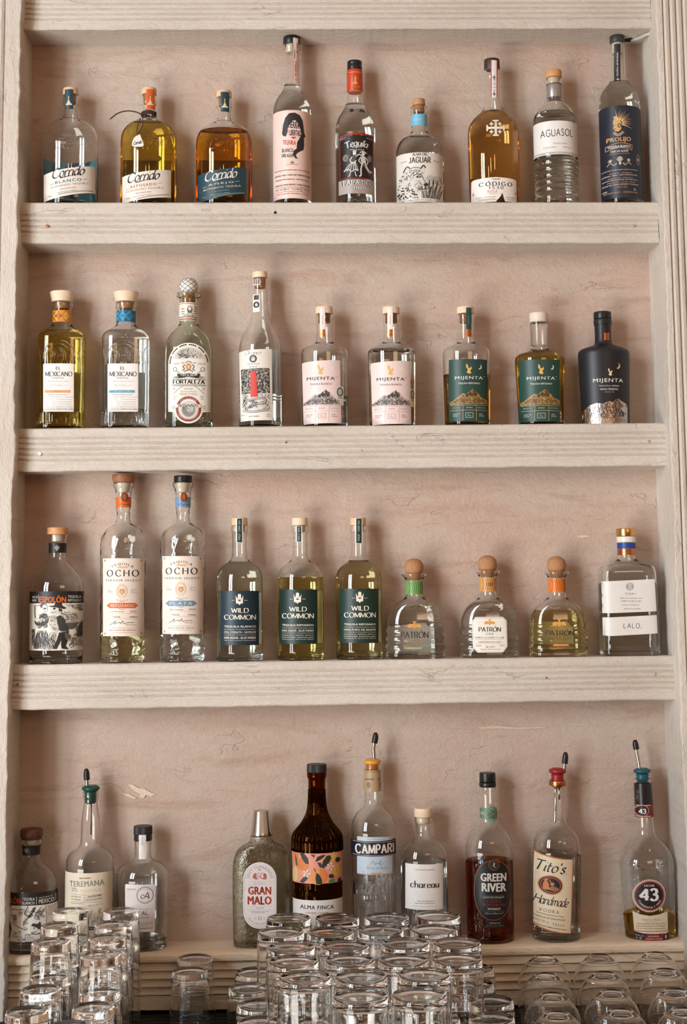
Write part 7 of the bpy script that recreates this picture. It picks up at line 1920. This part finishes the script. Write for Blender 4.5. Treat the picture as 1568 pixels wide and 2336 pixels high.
# ================================================================== upside-down glasses on the mat
def glass_mesh(outer, wall, foot, seg=56, flute=0, dimple=.0):
    """outer: [(height above mat, radius)] from the rim (0) to the foot (top). A thick glass foot at the top."""
    o = outer
    H = o[-1][0]
    inn = [(z, r - wall) for z, r in o if z < H - foot - .002]
    rend = float(np.interp(H - foot, [p[0] for p in o], [p[1] for p in o])) - wall
    inn += [(H - foot - .0015, rend - .0002), (H - foot - .0004, rend - .0016), (H - foot, rend - .005)]
    rings = [(0.0006, inn[0][1] + .0002, inn[0][1] + .0002, 2), (0.0, (inn[0][1] + o[0][1]) / 2, (inn[0][1] + o[0][1]) / 2, 2)]
    rings[0], rings[1] = rings[0], rings[1]
    out = [(max(z, .0006), r, r, 2) for z, r in o]
    top = [(H - .0006, o[-1][1] * .90, o[-1][1] * .90, 2), (H - dimple * .7, o[-1][1] * .80, o[-1][1] * .80, 2), (H - dimple, o[-1][1] * .55, o[-1][1] * .55, 2), (H - dimple, .004, .004, 2)]
    allr = [(z, r, r, 2) for z, r in reversed(inn)] + [rings[1]] + out + top
    V, Fc = ring_mesh(allr, seg)
    if flute:
        ni = len(inn) * seg
        V2 = []
        for i, (x, y, z) in enumerate(V):
            if i < ni:
                a = math.atan2(y, x)
                f = 1 - .03 * (.5 + .5 * math.cos(flute * a)) * min(1, max(0, (H * .86 - z) / (H * .3)))
                x, y = x * f, y * f
            V2.append((x, y, z))
        V = V2
    return V, Fc


def place(mesh_src, name, label, cat, group, X, Y, Z, rz=0.0):
    if mesh_src.users == 0:
        pass
    o = bpy.data.objects.new(name, mesh_src)
    COL.objects.link(o)
    o.location = (X, Y, Z)
    o.rotation_euler = (0, 0, rz)
    tag(o, label, cat, group)
    return o


def gmesh(nm, V, Fc, m):
    me = bpy.data.meshes.new(nm)
    me.from_pydata([tuple(map(float, v)) for v in V], [], Fc)
    me.validate()
    me.polygons.foreach_set('use_smooth', [True] * len(me.polygons))
    me.materials.append(m)
    return me


HB = .140
ME_H = gmesh('highball', *glass_mesh([(0, .0366), (.002, .0371), (.03, .0361), (.08, .0343), (.128, .0325), (.136, .0320), (.1395, .0308), (HB, .0298)], .0015, .014, flute=24, dimple=.0022), TUMBLER)
HD = .108
ME_D = gmesh('tumbler', *glass_mesh([(0, .0372), (.002, .0376), (.03, .0362), (.07, .0338), (.098, .0319), (.104, .0313), (.107, .0302), (HD, .0292)], .0020, .012, flute=24, dimple=.002), TUMBLER)
HR = .0925
ME_R = gmesh('rocks_glass', *glass_mesh([(0, .0414), (.002, .042), (.03, .0418), (.07, .0412), (.082, .0407), (.0885, .0398), (.0918, .0382), (HR, .0366)], .0026, .014, dimple=.0026), TUMBLER)
ME_L = gmesh('rocks_glass_low', *glass_mesh([(0, .0400), (.002, .0405), (.03, .0400), (.07, .0382), (.082, .0374), (.0885, .0364), (.0918, .0350), (HR, .0336)], .0026, .014, dimple=.0026), TUMBLER)
HS = .112
prof = [(0, .0335), (.0015, .0340), (.012, .0380), (.026, .0425), (.042, .0462), (.058, .0478), (.074, .0462), (.088, .0412), (.098, .0345), (.1045, .0275), (.1085, .0225), (.1105, .0205), (HS, .0190)]
ME_S = gmesh('stemless_glass', *glass_mesh([tuple(p) for p in chaikin(prof, 1)], .0013, .006, dimple=.0030), TUMBLER)

ZG = ZM + .0003


def spaced(P, r, fixed=(), n=60):
    """nudge the feet apart so that no two rims overlap"""
    P = [np.array(p[:2], float) for p in P]
    fx = [np.array(p[:2], float) for p in fixed]
    for _ in range(n):
        for i in range(len(P)):
            for j in list(range(len(P))) + [-1 - k for k in range(len(fx))]:
                if j == i:
                    continue
                q_ = P[j] if j >= 0 else fx[-1 - j]
                d = P[i] - q_
                L = np.hypot(*d)
                if L < 2 * r:
                    m_ = d / (L + 1e-9) * (2 * r - L) * (.5 if j >= 0 else 1.0)
                    P[i] = P[i] + m_
                    if j >= 0:
                        P[j] = P[j] - m_
    return P

# tall highballs at the left: (x, y) of the upturned foot in the photograph
NEST = .055
tops = [(161, 2077, 1), (136, 2110, 1), (116, 2148, 1), (94, 2255, 0), (61, 2306, 0), (276, 2077, 1), (258, 2107, 1), (245, 2138, 1), (230, 2177, 1), (213, 2296, 0)]
where = ['back-left', 'second-row left', 'third-row left', 'fourth-row left', 'front-left', 'back-right', 'second-row right', 'third-row right', 'fourth-row right', 'front-right']
HG = 'highball glasses standing upside down at the left'
PT = spaced([at_z(x, y, ZG + HB + NEST * st) for x, y, st in tops], .0376)
for (x, y, st), w, P in zip(tops, where, PT):
    rz = (x * 7 + y) % 6
    if st:
        place(ME_H, 'highball_glass', 'lower highball glass of the %s nested pair in the left cluster' % w, 'glass', HG, P[0], P[1], ZG, rz)
        place(ME_H, 'highball_glass', 'upper highball glass of the %s nested pair in the left cluster' % w, 'glass', HG, P[0], P[1], ZG + NEST, rz + .4)
    else:
        place(ME_H, 'highball_glass', 'single %s highball glass in the left cluster' % w, 'glass', HG, P[0], P[1], ZG, rz)
for (x, y, lb) in ((445, 2184, 'rear one of the two small tumblers standing alone on the mat'), (434, 2214, 'front one of the two small tumblers standing alone on the mat')):
    P = at_z(x, y, ZG + HD)
    place(ME_D, 'tumbler', lb, 'glass', 'pair of small upturned tumblers', P[0], P[1], ZG, x % 5)
PF = spaced([at_z(160, 2340, ZG + HB)], .0376, PT)
place(ME_H, 'highball_glass', 'highball glass cut off by the lower edge, nearest one of the left cluster', 'glass', HG, PF[0][0], PF[0][1], ZG, 1)
P = at_z(484, 2338, ZG + HR)
LOWF = (P[0] - .022, P[1] - .03)
place(ME_L, 'rocks_glass', 'low glass cut off by the lower edge, in front of the two small tumblers', 'glass', None, LOWF[0], LOWF[1], ZG, 0)

# two layers of rocks glasses in the middle
RG_ = 'rocks glasses stacked upside down in the middle'
upper = [(659, 2092), (769, 2092), (882, 2090), (999, 2087), (642, 2124), (754, 2124), (869, 2119), (991, 2118), (664, 2158), (787, 2155), (927, 2149), (1041, 2148), (670, 2190), (804, 2187), (917, 2187), (1041, 2185), (697, 2226), (823, 2225), (968, 2220), (829, 2270), (951, 2266)]
rows = [4, 4, 4, 4, 3, 2]
rn = ['rearmost', 'second', 'third', 'fourth', 'fifth', 'front']
cn = {4: ['first', 'second', 'third', 'last'], 3: ['first', 'middle', 'last'], 2: ['left', 'right']}
UP_ = spaced([at_z(x, y, ZG + 2 * HR + .0006) for x, y in upper], .0423)
i = 0
for r, n in enumerate(rows):
    for c in range(n):
        P = UP_[i]
        i += 1
        place(ME_R, 'rocks_glass', 'upper-layer rocks glass, %s from the left in the %s row of the middle stack' % (cn[n][c], rn[r]), 'glass', RG_, P[0], P[1], ZG + HR + .0003, i % 6)
low = []
for r in range(6):
    yy = (-.083, -.186, -.288, -.383, -.480, -.588)[r]
    xs = [(.462, .556, .652, .748, .850), (.455, .549, .641, .735, .836), (.474, .567, .666, .762, .855), (.478, .571, .664, .757, .843), (.492, .592, .687, .782), (.586, .680, .772)][r]
    low += [(xx, yy, r, c) for c, xx in enumerate(xs)]
for (xx, yy, r, c), P in zip(low, spaced(low, .0408, [LOWF])):
    place(ME_L, 'rocks_glass', 'lower-layer rocks glass, %s from the left in the %s row under the middle stack' % (('first', 'second', 'third', 'fourth', 'fifth')[c], rn[r]), 'glass', RG_, P[0], P[1], ZG, (r * 3 + c) % 6)

# stemless wine glasses at the right
st = [(1242, 2183), (1368, 2181), (1497, 2176), (1245, 2224), (1379, 2221), (1519, 2214), (1260, 2269), (1396.5, 2262), (1541, 2260), (1272, 2312), (1418, 2306), (1560, 2304)]
for k, (x, y) in enumerate(st):
    P = at_z(x, y, ZG + HS)
    place(ME_S, 'stemless_wine_glass', 'upturned round wine glass, %s in the %s row of the right cluster' % (('left', 'middle', 'right')[k % 3], ('rear', 'second', 'third', 'front')[k // 3]), 'glass', 'round wine glasses at the right', P[0], P[1], ZG, k)
